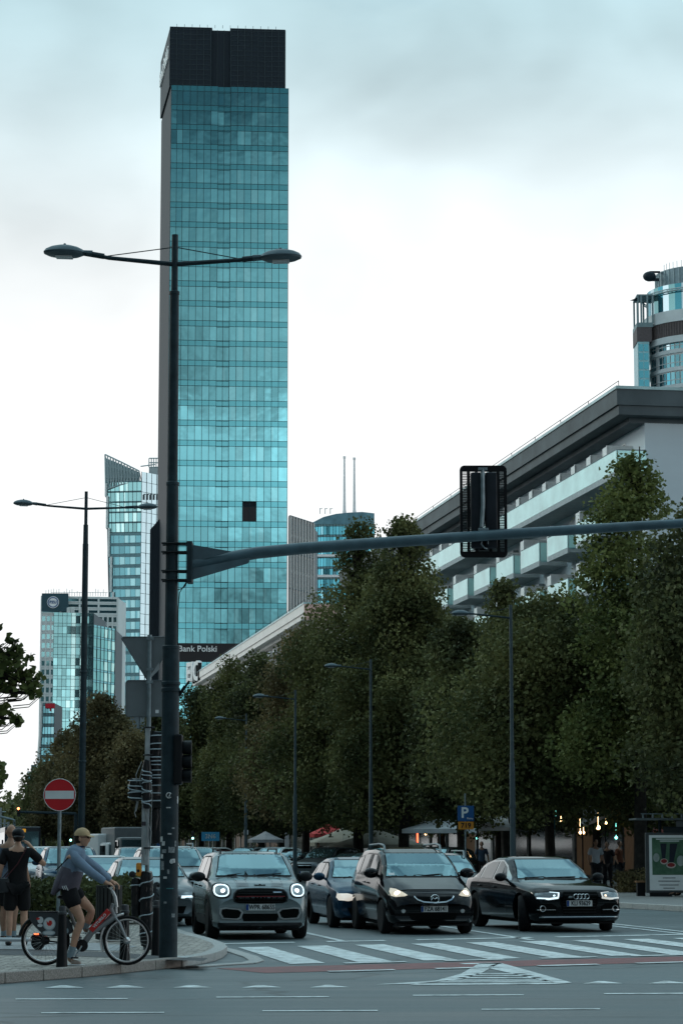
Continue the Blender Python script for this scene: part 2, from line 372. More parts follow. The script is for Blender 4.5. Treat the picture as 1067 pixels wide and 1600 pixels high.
def cobble_mat(name, c1, c2, scale=9.0, bump=.6):
    m = bpy.data.materials.new(name); m.use_nodes = True; nt = m.node_tree; N = nt.nodes; L = nt.links
    b = N['Principled BSDF']; tc = N.new('ShaderNodeTexCoord')
    v = N.new('ShaderNodeTexVoronoi'); v.inputs['Scale'].default_value = scale; v.inputs['Randomness'].default_value = .6; L.new(tc.outputs['Object'], v.inputs['Vector'])
    v2 = N.new('ShaderNodeTexVoronoi'); v2.feature = 'DISTANCE_TO_EDGE'; v2.inputs['Scale'].default_value = scale; v2.inputs['Randomness'].default_value = .6; L.new(tc.outputs['Object'], v2.inputs['Vector'])
    mx = N.new('ShaderNodeMix'); mx.data_type = 'RGBA'; mx.inputs[6].default_value = c1 + (1,); mx.inputs[7].default_value = c2 + (1,)
    sp = N.new('ShaderNodeSeparateColor'); L.new(v.outputs['Color'], sp.inputs[0]); L.new(sp.outputs[0], mx.inputs[0])
    e = N.new('ShaderNodeMapRange'); e.inputs[1].default_value = 0; e.inputs[2].default_value = .12; e.inputs[3].default_value = .35; e.inputs[4].default_value = 1; L.new(v2.outputs['Distance'], e.inputs[0])
    vm = N.new('ShaderNodeVectorMath'); vm.operation = 'SCALE'; L.new(mx.outputs[2], vm.inputs[0]); L.new(e.outputs[0], vm.inputs[3]); L.new(vm.outputs[0], b.inputs['Base Color'])
    bp = N.new('ShaderNodeBump'); bp.inputs['Strength'].default_value = bump; bp.inputs['Distance'].default_value = .02; L.new(e.outputs[0], bp.inputs['Height']); L.new(bp.outputs[0], b.inputs['Normal'])
    b.inputs['Roughness'].default_value = .7; return m
def brick_mat(name, c1, c2, mort, scale, w=.5, h=.25, rot=0.0):
    m = bpy.data.materials.new(name); m.use_nodes = True; nt = m.node_tree; N = nt.nodes; L = nt.links
    b = N['Principled BSDF']; tc = N.new('ShaderNodeTexCoord'); mp = N.new('ShaderNodeMapping'); mp.inputs['Rotation'].default_value = (0, 0, rot); L.new(tc.outputs['Object'], mp.inputs[0])
    k = N.new('ShaderNodeTexBrick'); k.inputs['Scale'].default_value = scale; k.inputs['Color1'].default_value = c1 + (1,); k.inputs['Color2'].default_value = c2 + (1,); k.inputs['Mortar'].default_value = mort + (1,)
    k.inputs['Mortar Size'].default_value = .015; k.inputs['Brick Width'].default_value = w; k.inputs['Row Height'].default_value = h
    L.new(mp.outputs[0], k.inputs['Vector']); L.new(k.outputs[0], b.inputs['Base Color']); b.inputs['Roughness'].default_value = .75; return m
ROADM = road_mat(); LINEM = paint_mat('road_paint', (.74, .80, .80)); REDM = paint_mat('red_cycle_surface', (.24, .062, .062), .6)
KERBM = cobble_mat('kerb_granite', (.26, .235, .21), (.38, .345, .315), 60, .2)
KERBL = cobble_mat('pale_kerb_granite', (.42, .43, .42), (.52, .52, .50), 60, .2)
COBM = cobble_mat('cobbles', (.24, .22, .195), (.48, .435, .385), 9)
SLABM = brick_mat('paving_slabs', (.20, .21, .21), (.26, .27, .265), (.09, .09, .09), 2.0)
DSLABM = brick_mat('dark_cycle_paving', (.065, .07, .075), (.085, .09, .095), (.03, .03, .03), 5.0)
# the ground: one sheet to the horizon
g = MB(); S_ = 3500; g.quad((-S_, -300, 0), (S_, -300, 0), (S_, 5500, 0), (-S_, 5500, 0))
tag(g.build('road', ROADM), 'grey asphalt road with worn streaks across the junction', 'road', kind='structure')
def sheet(name, label, polys, m, z):
    b = MB()
    for p in polys: b.poly([(q[0], q[1], z) for q in p])
    o = b.build(name, m, recalc=False); me = o.data
    bm = bmesh.new(); bm.from_mesh(me)
    for f in bm.faces:
        f.normal_update()
        if f.normal.z < 0: f.normal_flip()
    bmesh.ops.triangulate(bm, faces=[f for f in bm.faces if len(f.verts) > 4]); bm.to_mesh(me); bm.free()
    return tag(o, label, 'road marking', kind='structure')
def G(*pp): return [gnd(x, y) for x, y in pp]
def xs(n): return .335 * (n - 5.07)       # the crossing lies askew to the street
bars = []
for i in range(13):
    n0 = 5.07 + i * 1.03
    bars.append([SP(n0, 34.35 + xs(n0)), SP(n0 + .53, 34.35 + xs(n0 + .5)), SP(n0 + .53, 40.2 + xs(n0 + .5)), SP(n0, 40.2 + xs(n0))])
sheet('zebra_crossing', 'white zebra bars painted across the lanes in front of the cars', bars, LINEM, .008)
red = [[SP(4.4, 32.2 + xs(4.4)), SP(22, 32.2 + xs(22)), SP(22, 33.75 + xs(22)), SP(3.9, 33.75 + xs(3.9))]]
sheet('cycle_crossing', 'red cycle crossing strip below the zebra bars', red, REDM, .004)
d = []
for i in range(11):
    n0 = 5.3 + i * 1.55
    for s0, off in ((34.0, .55), (31.95, -.05)):
        a = n0 + off; d.append([SP(a, s0 + xs(a)), SP(a + .95, s0 + xs(a + .95)), SP(a + .95, s0 + .24 + xs(a + .95)), SP(a, s0 + .24 + xs(a))])
sheet('cycle_crossing_dashes', 'white dashes edging the red cycle strip', d, LINEM, .012)
# stop line and lane lines
d = []
for (a, b_) in ((4.5, 6.3), (6.9, 8.0), (8.6, 10.9), (11.4, 14.6), (15.4, 17.8)):
    d.append([SP(a, 41.6 + xs(a)), SP(b_, 41.6 + xs(b_)), SP(b_, 41.95 + xs(b_)), SP(a, 41.95 + xs(a))])
sheet('stop_line', 'thin broken white stop line in front of the car wheels', d, LINEM, .008)
d = []
for n0 in (7.15, 10.55): d.append([SP(n0, 42.6), SP(n0 + .14, 42.6), SP(n0 + .14, 62), SP(n0, 62)])
for n0 in (7.15, 10.55):
    for k in range(14): d.append([SP(n0, 66 + k * 9), SP(n0 + .14, 66 + k * 9), SP(n0 + .14, 70 + k * 9), SP(n0, 70 + k * 9)])
for n0 in (14.1, 14.5): d.append([SP(n0, 45), SP(n0 + .13, 45), SP(n0 + .13, 90), SP(n0, 90)])
sheet('lane_lines', 'white lane lines running up the street between the cars', d, LINEM, .008)
# hatched triangle island
legs = [G((586, 1539), (680, 1533), (720, 1522), (748, 1506), (782, 1505), (770, 1511), (752, 1521), (722, 1530), (652, 1537.5)),
        G((782, 1505), (893, 1536), (866, 1536.3), (757, 1512)), G((650, 1537.6), (893, 1536), (866, 1538.3), (640, 1539.8)),
        G((716, 1505.5), (782, 1504.8), (784, 1506.6), (726, 1507))]
for y, x0, x1, w in ((1532.2, 706, 852, .8), (1528.4, 719, 842, .8), (1525, 731, 828, .7), (1522.2, 745, 816, .6), (1534.9, 690, 860, .7)):
    legs.append(G((x0, y - w), (x1, y - w), (x1 + 8, y + w), (x0 - 8, y + w)))
sheet('hatched_island', 'white hatched triangle painted on the junction below the red strip', legs, LINEM, .006)
tri = []
for x0 in (70, 165, 270, 378, 484, 910, 1012):
    y = 1541.0 if x0 < 500 else 1535.5
    y += (1 - (x0 / 1067)) * 1.5
    tri.append(G((x0, y + 1.9), (x0 + 62, y + 1.5), (x0 + 33, y - 2.2), (x0 + 24, y - 2.2)))
sheet('give_way_triangles', 'row of small white give way triangles across the junction', tri, LINEM, .006)
d = []
for x0, x1, y in ((25, 200, 1562), (338, 514, 1559), (645, 818, 1556), (943, 1090, 1553.5), (65, 257, 1583.5), (410, 590, 1580.5), (752, 937, 1578)):
    d.append(G((x0, y - .9), (x1, y - 1.6), (x1, y - .2), (x0, y + .5)))
sheet('junction_dashes', 'long thin white dashes crossing the junction nearest the camera', d, LINEM, .006)
# ---- raised pavements with kerbs
def slab_area(name, label, pts, top, m, kerb=None, kw=.18, kname=None, klabel=None):
    """pts: outline on the ground; a pavement sheet at height top with a kerb ring along the listed edges"""
    b = MB(); n = len(pts)
    b.add([(p[0], p[1], top) for p in pts] + [(p[0], p[1], -.05) for p in pts], [list(range(n))] + [[i, (i + 1) % n, n + (i + 1) % n, n + i] for i in range(n)])
    o = b.build(name, m); bm = bmesh.new(); bm.from_mesh(o.data); bmesh.ops.triangulate(bm, faces=[f for f in bm.faces if len(f.verts) > 4]); bm.to_mesh(o.data); bm.free()
    tag(o, label, 'pavement', kind='structure'); return o
def kerb_run(name, label, pts, w, top, m, block=1.0, gap=.012):
    b = MB(); pts = [Vector((p[0], p[1], 0)) for p in pts]
    for i in range(len(pts) - 1):
        a, c = pts[i], pts[i + 1]; d_ = c - a; L_ = d_.length; k = max(1, round(L_ / block)); t = d_.normalized()
        for j in range(k):
            p = a + d_ * ((j + .5) / k); b.box((p.x, p.y, top / 2), (L_ / k - gap, w, top), atan2(t.y, t.x), bev=.012)
    tag(b.build(name, m), label, 'kerb', kind='structure')
# left corner island
front = [(-60, 1541), (0, 1536.5), (60, 1532), (120, 1527), (180, 1521), (235, 1515.5), (275, 1511), (305, 1506.5), (325, 1502), (338, 1497), (345, 1491), (340, 1485), (322, 1478), (300, 1471.5), (285, 1467)]
fr = G(*front)
inner = [ns(p) for p in fr]
n_end, s_end = ns(fr[-1])
back = [SP(n_end + .05, 62), SP(n_end - .15, 63.0), SP(-1.5, 64), SP(-14, 66), SP(-14, 26)]
slab_area('corner_pavement', 'cobbled corner pavement beside the crossing', fr + back, .12, COBM)
kk = [Vector((p.x, p.y, 0)) for p in fr] + [SP(n_end + .05, 62)]
kerb_run('corner_kerb', 'granite kerb stones curving round the corner pavement', kk[:7], .17, .135, KERBM, 1.0)
kerb_run('pale_corner_kerb', 'pale worn kerb stones at the dropped end of the corner', kk[6:], .20, .125, KERBL, .6)
b = MB()      # outer flush band of pale stones on the right of the corner
outp = G((300, 1512), (345, 1508.5), (388, 1506), (401, 1502), (392, 1496), (360, 1486), (322, 1477), (304, 1471))
kerb_run('gutter_stones', 'flush pale gutter stones outside the corner kerb', outp, .22, .02, KERBL, .6)
# darker cycle paving strip and slabs on the island
def ontop(name, label, pts, m, dz): 
    b = MB(); b.poly([(p[0], p[1], .12 + dz) for p in pts]); o = b.build(name, m, recalc=False)
    for p in o.data.polygons:
        if p.normal.z < 0: o.data.flip_normals(); break
    tag(o, label, 'pavement', kind='structure')
def GT(*pp): return [gnd(x, y, .12) for x, y in pp]
ontop('cycle_path', 'dark paved cycle path across the corner', GT((-60, 1492), (90, 1493.5), (190, 1497), (250, 1499.5), (318, 1502), (325, 1497.5), (250, 1494), (180, 1488), (-60, 1482)), DSLABM, .004)
ontop('crossing_slabs', 'pale slab band painted across the corner path', GT((-60, 1470), (150, 1474), (215, 1479), (190, 1486.5), (10, 1484), (-60, 1483)), paint_mat('worn_white_slab', (.42, .44, .45), .7), .008)
ontop('path_mark', 'white painted mark on the cycle path', GT((270, 1494.6), (300, 1496), (292, 1497.4), (262, 1496.2)), LINEM, .010)
# right pavement with its kerb
kr = [SP(60, 44), SP(34, 45.0), SP(27, 48), SP(22.5, 52.5), SP(19.6, 58), SP(18.7, 65), SP(18.4, 90), SP(18.4, 400)]
slab_area('right_pavement', 'wide grey paved pavement on the right in front of the shelter and trees', kr + [SP(90, 400), SP(90, 44)], .13, SLABM)
kerb_run('right_kerb', 'pale granite kerb along the right pavement', kr[:7], .2, .15, KERBL, 1.0)
lk = [SP(2.4, 70), SP(2.4, 420)]
slab_area('median', 'narrow planted median on the left of the street', [SP(-2.0, 70), SP(2.4, 70), SP(2.4, 420), SP(-2.0, 420)], .12, COBM)
kerb_run('median_kerb', 'kerb along the median on the left', lk, .2, .14, KERBM, 3.0)

# ================================================================== buildings
rnd = random.Random(5)
GT1 = glass('tower_glass', (.155, .44, .50), .05, .9, .035, (.24, .42, .44, .93, .2), wob=.05)
GTS = glass('tower_spandrel', (.10, .36, .42), .10, .88, .03)
MUL = mat('dark_mullion', (.012, .035, .045), .5, var=.1)
DARKC = mat('dark_cladding', (.007, .017, .026), .6, var=.12, vscale=.3)
BLK = mat('black_glazing', (.004, .008, .012), .3, var=.0)
def lerp(a, b, t): return a + (b - a) * t
def curtain(root, A, B, z0, z1, nst, fr, gm, sm, mm, sp=.27, setb=None, jit=.5, A1=None, B1=None, name='window_band', split=.3, mw=.10, mdep=.10, hm=True, seed=1, skip=(), spname='spandrel'):
    """glazed front between two ground points: one part per storey, spandrels, one grid of mullions.
       fr: mullion fractions; setb: {column index: set-back in metres}; A1/B1: top ends of a leaning front"""
    rn = random.Random(seed); A = Vector((A[0], A[1], 0)); B = Vector((B[0], B[1], 0)); A1 = Vector((A1[0], A1[1], 0)) if A1 else A; B1 = Vector((B1[0], B1[1], 0)) if B1 else B
    d = (B - A).normalized(); nrm = Vector((d.y, -d.x, 0))
    W = (B - A).length; setb = setb or {}
    def P(f, z, off=0.0):
        t = (z - z0) / (z1 - z0); a = lerp(A, A1, t); b = lerp(B, B1, t); p = lerp(a, b, f) + nrm * off; return Vector((p.x, p.y, z))
    mul = MB(); spd = MB(); h = (z1 - z0) / nst
    for s in range(nst):
        zb = z0 + s * h; zt = zb + h; zm = zb + h * (1 - sp); w = MB(); spd = MB()
        for c in range(len(fr) - 1):
            if (s, c) in skip:
                if w.f: w.build(name, gm, root, world=True, recalc=False); spd.build('spandrel', sm, root, world=True, recalc=False); w = MB(); spd = MB()
                continue
            o = -setb.get(c, 0.0); f0, f1 = fr[c], fr[c + 1]
            segs = [(f0, f1)]
            if rn.random() < split:
                m = lerp(f0, f1, rn.uniform(.25, .75)); segs = [(f0, m), (m, f1)]
            tx, tz = rn.gauss(0, jit), rn.gauss(0, jit)
            for (a, b_) in segs:
                zz = zb
                wa = W * (b_ - a); j1 = math.tan(R(tx)) * wa * .5; j2 = math.tan(R(tz)) * (zm - zb) * .5
                w.quad(P(a, zz, o - j1 - j2), P(b_, zz, o + j1 - j2), P(b_, zm, o + j1 + j2), P(a, zm, o - j1 + j2))
            if sp > 0: spd.quad(P(f0, zm, o), P(f1, zm, o), P(f1, zt, o), P(f0, zt, o))
        if w.f: w.build(name, gm, root, world=True, recalc=False)
        if spd.f: spd.build('spandrel', sm, root, world=True, recalc=False)
        if hm:
            for zz in ((zb, zm) if sp > 0 else (zb,)):
                a, b_ = P(0, zz, 0), P(1, zz, 0); c_ = (a + b_) / 2; mul.box((c_.x + nrm.x * .03, c_.y + nrm.y * .03, zz), ((b_ - a).length, mdep * .6, mw), atan2(d.y, d.x))
    for c, f in enumerate(fr):
        o = -min(setb.get(c, 0), setb.get(c - 1, 0)); p, q = P(f, z0, o + .02), P(f, z1, o + .02)
        a = [p + d * x + nrm * y for x, y in ((-mw / 2, -mdep), (mw / 2, -mdep), (mw / 2, mdep), (-mw / 2, mdep))]; b_ = [q + d * x + nrm * y for x, y in ((-mw / 2, -mdep), (mw / 2, -mdep), (mw / 2, mdep), (-mw / 2, mdep))]
        mul.add(a + b_, [(0, 1, 2, 3), (4, 5, 6, 7), (0, 1, 5, 4), (1, 2, 6, 5), (2, 3, 7, 6), (3, 0, 4, 7)])
    mul.build('mullions', mm, root, world=True)
    return P
def px_prism(root, name, base, z0, z1, m):
    b = MB(); b.prism([(p[0], p[1]) for p in base], z0, z1, 'XY'); return b.build(name, m, root, world=True)
def inset(A, B, Y2L, Y2R, dy=.25):
    """footprint behind a front: front corners pushed back a touch, back corners given"""
    d = Vector((B[0] - A[0], B[1] - A[1], 0)).normalized(); nb = Vector((-d.y, d.x, 0)) * dy
    return [(A[0] + nb.x, A[1] + nb.y), (B[0] + nb.x, B[1] + nb.y), Y2R, Y2L]
# ---- the tall glass tower
def glass_tower():
    A = at(264, 560, 560); B = at(449.5, 560, 562.5)
    T = thing('office_tower', 'tallest teal glass office tower with a dark box on top, behind the near lamp', 'skyscraper', (lerp(A, B, .5).x, 565, 0))
    zt = at(263, 133, 560).z; zs1 = at(263, 1005, 560).z; zs0 = at(263, 1034, 560).z; zb = at(263, 1220, 560).z
    crop = [150, 191, 232, 282, 331, 380, 428, 477, 520, 565, 612, 662, 710, 757, 808, 857, 905, 968]
    fr = [(c - 150) / 818 for c in crop]; sb = {7: .45, 8: .45}
    p1 = (zt - zs1) / 28
    curtain(T, A, B, zs1, zt, 28, fr, GT1, GTS, MUL, .28, sb, seed=3, skip=((6, 11), (6, 12)), jit=.16, split=.12, spname='spandrels')
    # dark opening: two panes
    k = Vector((B.x - A.x, B.y - A.y, 0)); zz = zs1 + 6 * p1
    o = MB(); 
    for i in (11, 12):
        a = A + k * fr[i]; b_ = A + k * fr[i + 1]; o.quad((a.x + .05, a.y + .08, zz), (b_.x - .05, b_.y + .08, zz), (b_.x - .05, b_.y + .08, zz + p1 * .72), (a.x + .05, a.y + .08, zz + p1 * .72))
    tag(o.build('dark_panel', BLK, T, world=True, recalc=False), 'black unglazed opening in the tower front')
    curtain(T, A, B, zb, zs0, 7, fr, GT1, GTS, MUL, .28, sb, seed=9, jit=.16, split=.1, spname='lower_spandrels')
    BL = at(249.5, 480, 589); BR = at(446.5, 560, 589)
    px_prism(T, 'core_wall', inset(A, B, (BL.x, BL.y), (BR.x, BR.y), .6), 0, zt - .02, DARKC)
    # sign band
    d = k.normalized(); b = MB(); nb = Vector((d.y, -d.x, 0)); a0 = A + nb * .12; b0 = B + nb * .12
    b.add([(a0.x, a0.y, zs0), (b0.x, b0.y, zs0), (b0.x, b0.y, zs1), (a0.x, a0.y, zs1), (a0.x, a0.y + .5, zs0), (b0.x, b0.y + .5, zs0), (b0.x, b0.y + .5, zs1), (a0.x, a0.y + .5, zs1)], [(0, 1, 2, 3), (4, 5, 6, 7), (0, 1, 5, 4), (1, 2, 6, 5), (2, 3, 7, 6), (3, 0, 4, 7)])
    bd = b.build('sign_band', BLK, T, world=True)
    LETT = mat('pale_lettering', (.75, .8, .8), .5, var=0)
    c = at(309, 1014, 559.7); off = c - T.location
    tx = text('Bank Polski', 1.95, LETT, bd, (off.x, off.y, off.z), (pi / 2, 0, atan2(d.y, d.x)), extrude=.08, bold=.02)
    # the roundel left of the lettering
    c = at(273, 1016, 559.6) - T.location; b = MB(); b.torus((c.x, c.y, c.z), 1.0, .16, n=28, q=6); b.box((c.x + .1, c.y, c.z - .3), (.35, .2, 1.0)); b.box((c.x + .35, c.y, c.z), (.8, .2, .25)); b.build('emblem', LETT, bd)
    # dark crown box with ribs
    z2 = at(266, 41, 561).z; CA = at(266, 41, 561.2); CB = at(446, 44, 563.5); CBL = at(251.5, 100, 587)
    cr = MB(); k2 = Vector((CB.x - CA.x, CB.y - CA.y, 0)); d2 = k2.normalized(); n2 = Vector((d2.y, -d2.x, 0))
    def F(f, o): p = Vector((CA.x, CA.y, 0)) + k2 * f - n2 * o; return (p.x, p.y)
    cr.prism([F(0, 0), F(.365, 0), F(.365, .9), F(.52, .9), F(.52, 0), F(1, 0), (at(443, 44, 587).x, 587), (CBL.x, 587)], zt + .05, z2 - .35, 'XY')
    for f0, f1 in ((0, .365), (.52, 1)): 
        p, q = F(f0, -.04), F(f1, -.04); cr.prism([p, q, (q[0], q[1] + 1.2), (p[0], p[1] + 1.2)], z2 - .34, z2, 'XY')
    crown = cr.build('crown', DARKC, T, world=True)
    rb = MB()
    for i in range(18):
        f = i / 17; x, y = F(f, -.12 if not .37 < f < .51 else .78); rb.box((x, y, (zt + z2) / 2), (.12, .25, z2 - zt - .6), atan2(d2.y, d2.x))
    for i in range(14):
        f = .06 + i * .066; x, y = F(f, .3); rb.tube([(x, y, z2), (x, y, z2 + .8)], .05, 4)
    for z in range(12):
        for f0, f1 in ((.005, .36), (.525, .995)):
            p, q = F(f0, -.06), F(f1, -.06); rb.box(((p[0] + q[0]) / 2, (p[1] + q[1]) / 2, lerp(zt, z2, (z + .5) / 12)), (hypot(q[0] - p[0], q[1] - p[1]), .1, .08), atan2(d2.y, d2.x))
    rb.build('ribs', mat('crown_rib', (.03, .05, .06), .55, var=.1), crown, world=True)
    # lettering on the side of the crown
    mid = Vector(((CA.x + CBL.x) / 2 - .25, (CA.y + 587) / 2, 0)); sdir = Vector((CBL.x - CA.x, 587 - CA.y, 0)).normalized()
    ang = atan2(-sdir.y, -sdir.x)
    c = Vector((mid.x, mid.y, at(257, 105, 574).z)) - T.location
    text('Bank Polski', 5.0, LETT, crown, c, (pi / 2, 0, ang), extrude=.15, bold=.06)
    # lower dark wing on the left
    W1 = at(236.5, 820, 585); W2 = at(252, 820, 575); zt1 = at(236.5, 830, 585).z; zt2 = at(250, 811, 585).z
    b = MB(); b.prism([(W1.x, 0), (W2.x, 0), (W2.x, zt2), (lerp(W1.x, W2.x, .8), zt2), (W1.x, zt1)], 582, 600, 'XZ'); b.build('side_wing', DARKC, T, world=True)
    for x in (256.5, 259.8): pass
glass_tower()
FRAMEW = mat('pale_stone', (.60, .68, .68), .6, var=.06, vscale=.2)
GD = glass('dark_teal_glass', (.09, .24, .28), .08, .8, .2, (.25, .42, .44, .8, .5))
GL = glass('light_teal_glass', (.18, .38, .40), .08, .85, .18, (.6, .8, .78, .8, .4))
GW = glass('white_blue_glass', (.50, .66, .72), .08, .9, .1)
GB = glass('blue_glass', (.07, .30, .38), .08, .85, .25, (.3, .5, .55, .8, .4))
TEALF = mat('teal_floor_edge', (.16, .30, .33), .5, var=.1)
def frange(n): return [i / n for i in range(n + 1)]
def left_tower():
    Y = 1000; A1 = at(166, 740, Y); A = at(181, 1075, Y); B = at(218, 1075, Y - 2); B1 = at(218, 740, Y - 2)
    T = thing('office_tower', 'slanted glass tower with a sloping lattice crown, left of the tallest tower', 'skyscraper', (B.x, Y + 8, 0))
    zt = at(170, 752, Y).z; zm = at(170, 832, Y).z; zb = at(181, 1120, Y).z
    t = (zm - zb) / (zt - zb)
    Am = Vector((lerp(A.x, A1.x, t), A.y, 0))
    curtain(T, Am, B, zm, zt, 5, frange(8), GL, TEALF, MUL, .12, seed=4, A1=A1, mw=.18, jit=.6)
    curtain(T, A, B, zb, zm, 17, frange(6), GD, TEALF, TEALF, .3, seed=5, A1=Am, mw=.14, jit=.8)
    C = at(250, 1075, Y + 9); zt2 = at(218, 738, Y).z
    curtain(T, B, C, zb, zt2, 24, frange(4), GW, GW, MUL, .0, seed=6, mw=.16, jit=.5, name='side_window_band')
    b = MB()
    b.add([(A.x, A.y + .8, 0), (B.x, B.y + .8, 0), (B.x, B.y + .8, zt), (A1.x, A1.y + .8, zt), (A.x, A.y + 40, 0), (B.x, B.y + 40, 0), (B.x, B.y + 40, zt), (A1.x, A1.y + 40, zt)], [(0, 1, 2, 3), (4, 5, 6, 7), (0, 1, 5, 4), (1, 2, 6, 5), (2, 3, 7, 6), (3, 0, 4, 7)])
    b.build('core_wall', mat('grey_core', (.1, .14, .16), .6), T, world=True)
    px_prism(T, 'side_core', [(B.x + .3, B.y + 1), (C.x, C.y + 1), (C.x, C.y + 30), (B.x + .3, C.y + 30)], 0, zt2 - .3, MATS['grey_core'])
    # stepped pale edge of the leaning side
    b = MB(); prev = None
    for (x0, y0, y1) in ((164.5, 755, 775), (166.5, 775, 825), (169, 825, 870), (172.5, 870, 925), (175.5, 925, 975), (178, 975, 1025), (180.5, 1025, 1080)):
        p, q = at(x0, y0, Y - 1), at(x0 + 2.6, y1, Y - 1); b.b2(p.x, q.x, Y - 1.5, Y + 6, q.z, p.z)
    b.build('edge_fins', FRAMEW, T, world=True)
    # sloping lattice crown
    zc = zt; top = [at(164.5, 710, Y - 1), at(190, 722, Y - 1), at(218, 736, Y - 1)]; bot = [at(165.5, 765, Y - 1), at(190, 757, Y - 1), at(218, 752, Y - 1)]
    b = MB()
    def TP(f): 
        return (lerp(top[0], top[1], f * 2) if f < .5 else lerp(top[1], top[2], f * 2 - 1)), (lerp(bot[0], bot[1], f * 2) if f < .5 else lerp(bot[1], bot[2], f * 2 - 1))
    n = 12
    for i in range(n + 1):
        t_, u_ = TP(i / n); b.tube([u_, t_], .28, 4)
        if i < n:
            t2, u2 = TP((i + 1) / n)
            for g in (0, .34, .67, 1.0): b.tube([lerp(u_, t_, g), lerp(u2, t2, g)], .3 if g in (0, 1) else .16, 4)
            b.tube([u_, t2], .14, 4)
            b.tube([lerp(u_, t_, .5), t2], .12, 4)
    for i in range(0, n + 1, 3):
        t_, u_ = TP(i / n); b.tube([t_, t_ + Vector((0, 18, -4))], .2, 4)
    cr = b.build('lattice_crown', mat('crown_steel', (.30, .40, .42), .5, var=.1), T, world=True)
    b = MB()
    for i in range(n):
        t_, u_ = TP(i / n); t2, u2 = TP((i + 1) / n); o = Vector((0, 1.5, 0)); b.quad(u_ + o, u2 + o, lerp(u2, t2, .92) + o, lerp(u_, t_, .92) + o)
    b.build('screen', mat('crown_screen', (.22, .33, .36), .4, metal=.3, var=.2), cr, world=True, recalc=False)
    # white signs on the pale side
    b = MB()
    for i in range(5):
        p = at(225 + i * 5.2, 777, Y - 3); b.box(p, (.9, .3, 2.2)); b.box(p + Vector((.4, 0, 1.3)), (1.0, .3, .35))
    b.build('roof_sign', mat('dark_sign', (.05, .07, .08), .5), T, world=True)
left_tower()
def behind_tower():
    Y = 1150; p, q = at(233, 742, Y), at(252, 716, Y)
    T = thing('office_tower', 'small tower top with a steel roof frame, peeping out between the two glass towers', 'skyscraper', (p.x, Y, 0))
    b = MB(); b.b2(p.x, q.x, Y, Y + 30, 0, at(240, 730, Y).z); b.build('wall', mat('far_grey_wall', (.30, .38, .40), .6, var=.1, vscale=.2), T, world=True)
    b = MB()
    z0, z1 = at(240, 730, Y).z, at(240, 716, Y).z
    for i in range(6): x = lerp(p.x, q.x, i / 5); b.tube([(x, Y, z0), (x, Y, z1)], .25, 4)
    for z in (z0, (z0 + z1) / 2, z1): b.tube([(p.x, Y, z), (q.x, Y, z)], .28, 4)
    b.tube([(p.x - 4, Y, z0 + .4), (p.x + 3, Y, z1 - 3)], .3, 4)
    b.build('roof_frame', MATS['crown_steel'], T, world=True)
behind_tower()
def insurance_block():
    Y = 800; A, B = at(63, 1100, Y), at(182, 1100, Y + 4)
    T = thing('office_block', 'pale gridded office block with a round blue sign, behind the teal glass block', 'office building', ((A.x + B.x) / 2, Y + 5, 0))
    zt = at(63, 931, Y).z; z1 = at(63, 958, Y).z; zb = at(63, 1330, Y).z
    curtain(T, A, B, z1, zt, 3, frange(4), GD, FRAMEW, FRAMEW, .22, seed=7, mw=.6, mdep=.3, name='upper_window_band', split=0)
    curtain(T, A, B, 2, z1, 26, frange(16), GL, FRAMEW, FRAMEW, .25, seed=8, mw=.55, mdep=.3)
    px_prism(T, 'core_wall', inset(A, B, (A.x - 1, Y + 25), (B.x + 1, Y + 25), .8), 0, zt - .05, FRAMEW)
    b = MB()
    for i in range(26): 
        x = lerp(A.x, B.x, .05 + i * .035); b.tube([(x, Y + 1, zt), (x, Y + 1, zt + rnd.uniform(1, 2.6))], .08, 4)
    b.tube([(A.x + 3, Y + 1, zt + 1.2), (B.x - 3, Y + 1, zt + 1.2)], .07, 4); b.build('roof_railing', MATS['crown_steel'], T, world=True)
    c = at(83.5, 941, Y - .8) - T.location; b = MB(); b.prism([(c.x + 1.95 * cos(a), c.z + 1.95 * sin(a)) for a in [2 * pi * i / 32 for i in range(32)]], c.y, c.y + .3, 'XZ')
    s_ = b.build('round_sign', mat('sign_white', (.8, .85, .86), .5, var=0), T)
    b = MB(); b.torus((c.x, c.y - .03, c.z), 1.6, .16, n=30, q=6); b.build('ring', mat('sign_blue', (.01, .09, .25), .4, var=0), s_)
    text('PZU', 1.25, MATS['sign_blue'], s_, (c.x, c.y - .08, c.z), extrude=.05, bold=.05)
    b = MB(); b.b2(c.x - 3.8, c.x + 5, c.y + .35, c.y + .8, c.z - 3, c.z + 3); b.build('sign_backing', mat('sign_back_teal', (.02, .07, .095), .4), T)
insurance_block()
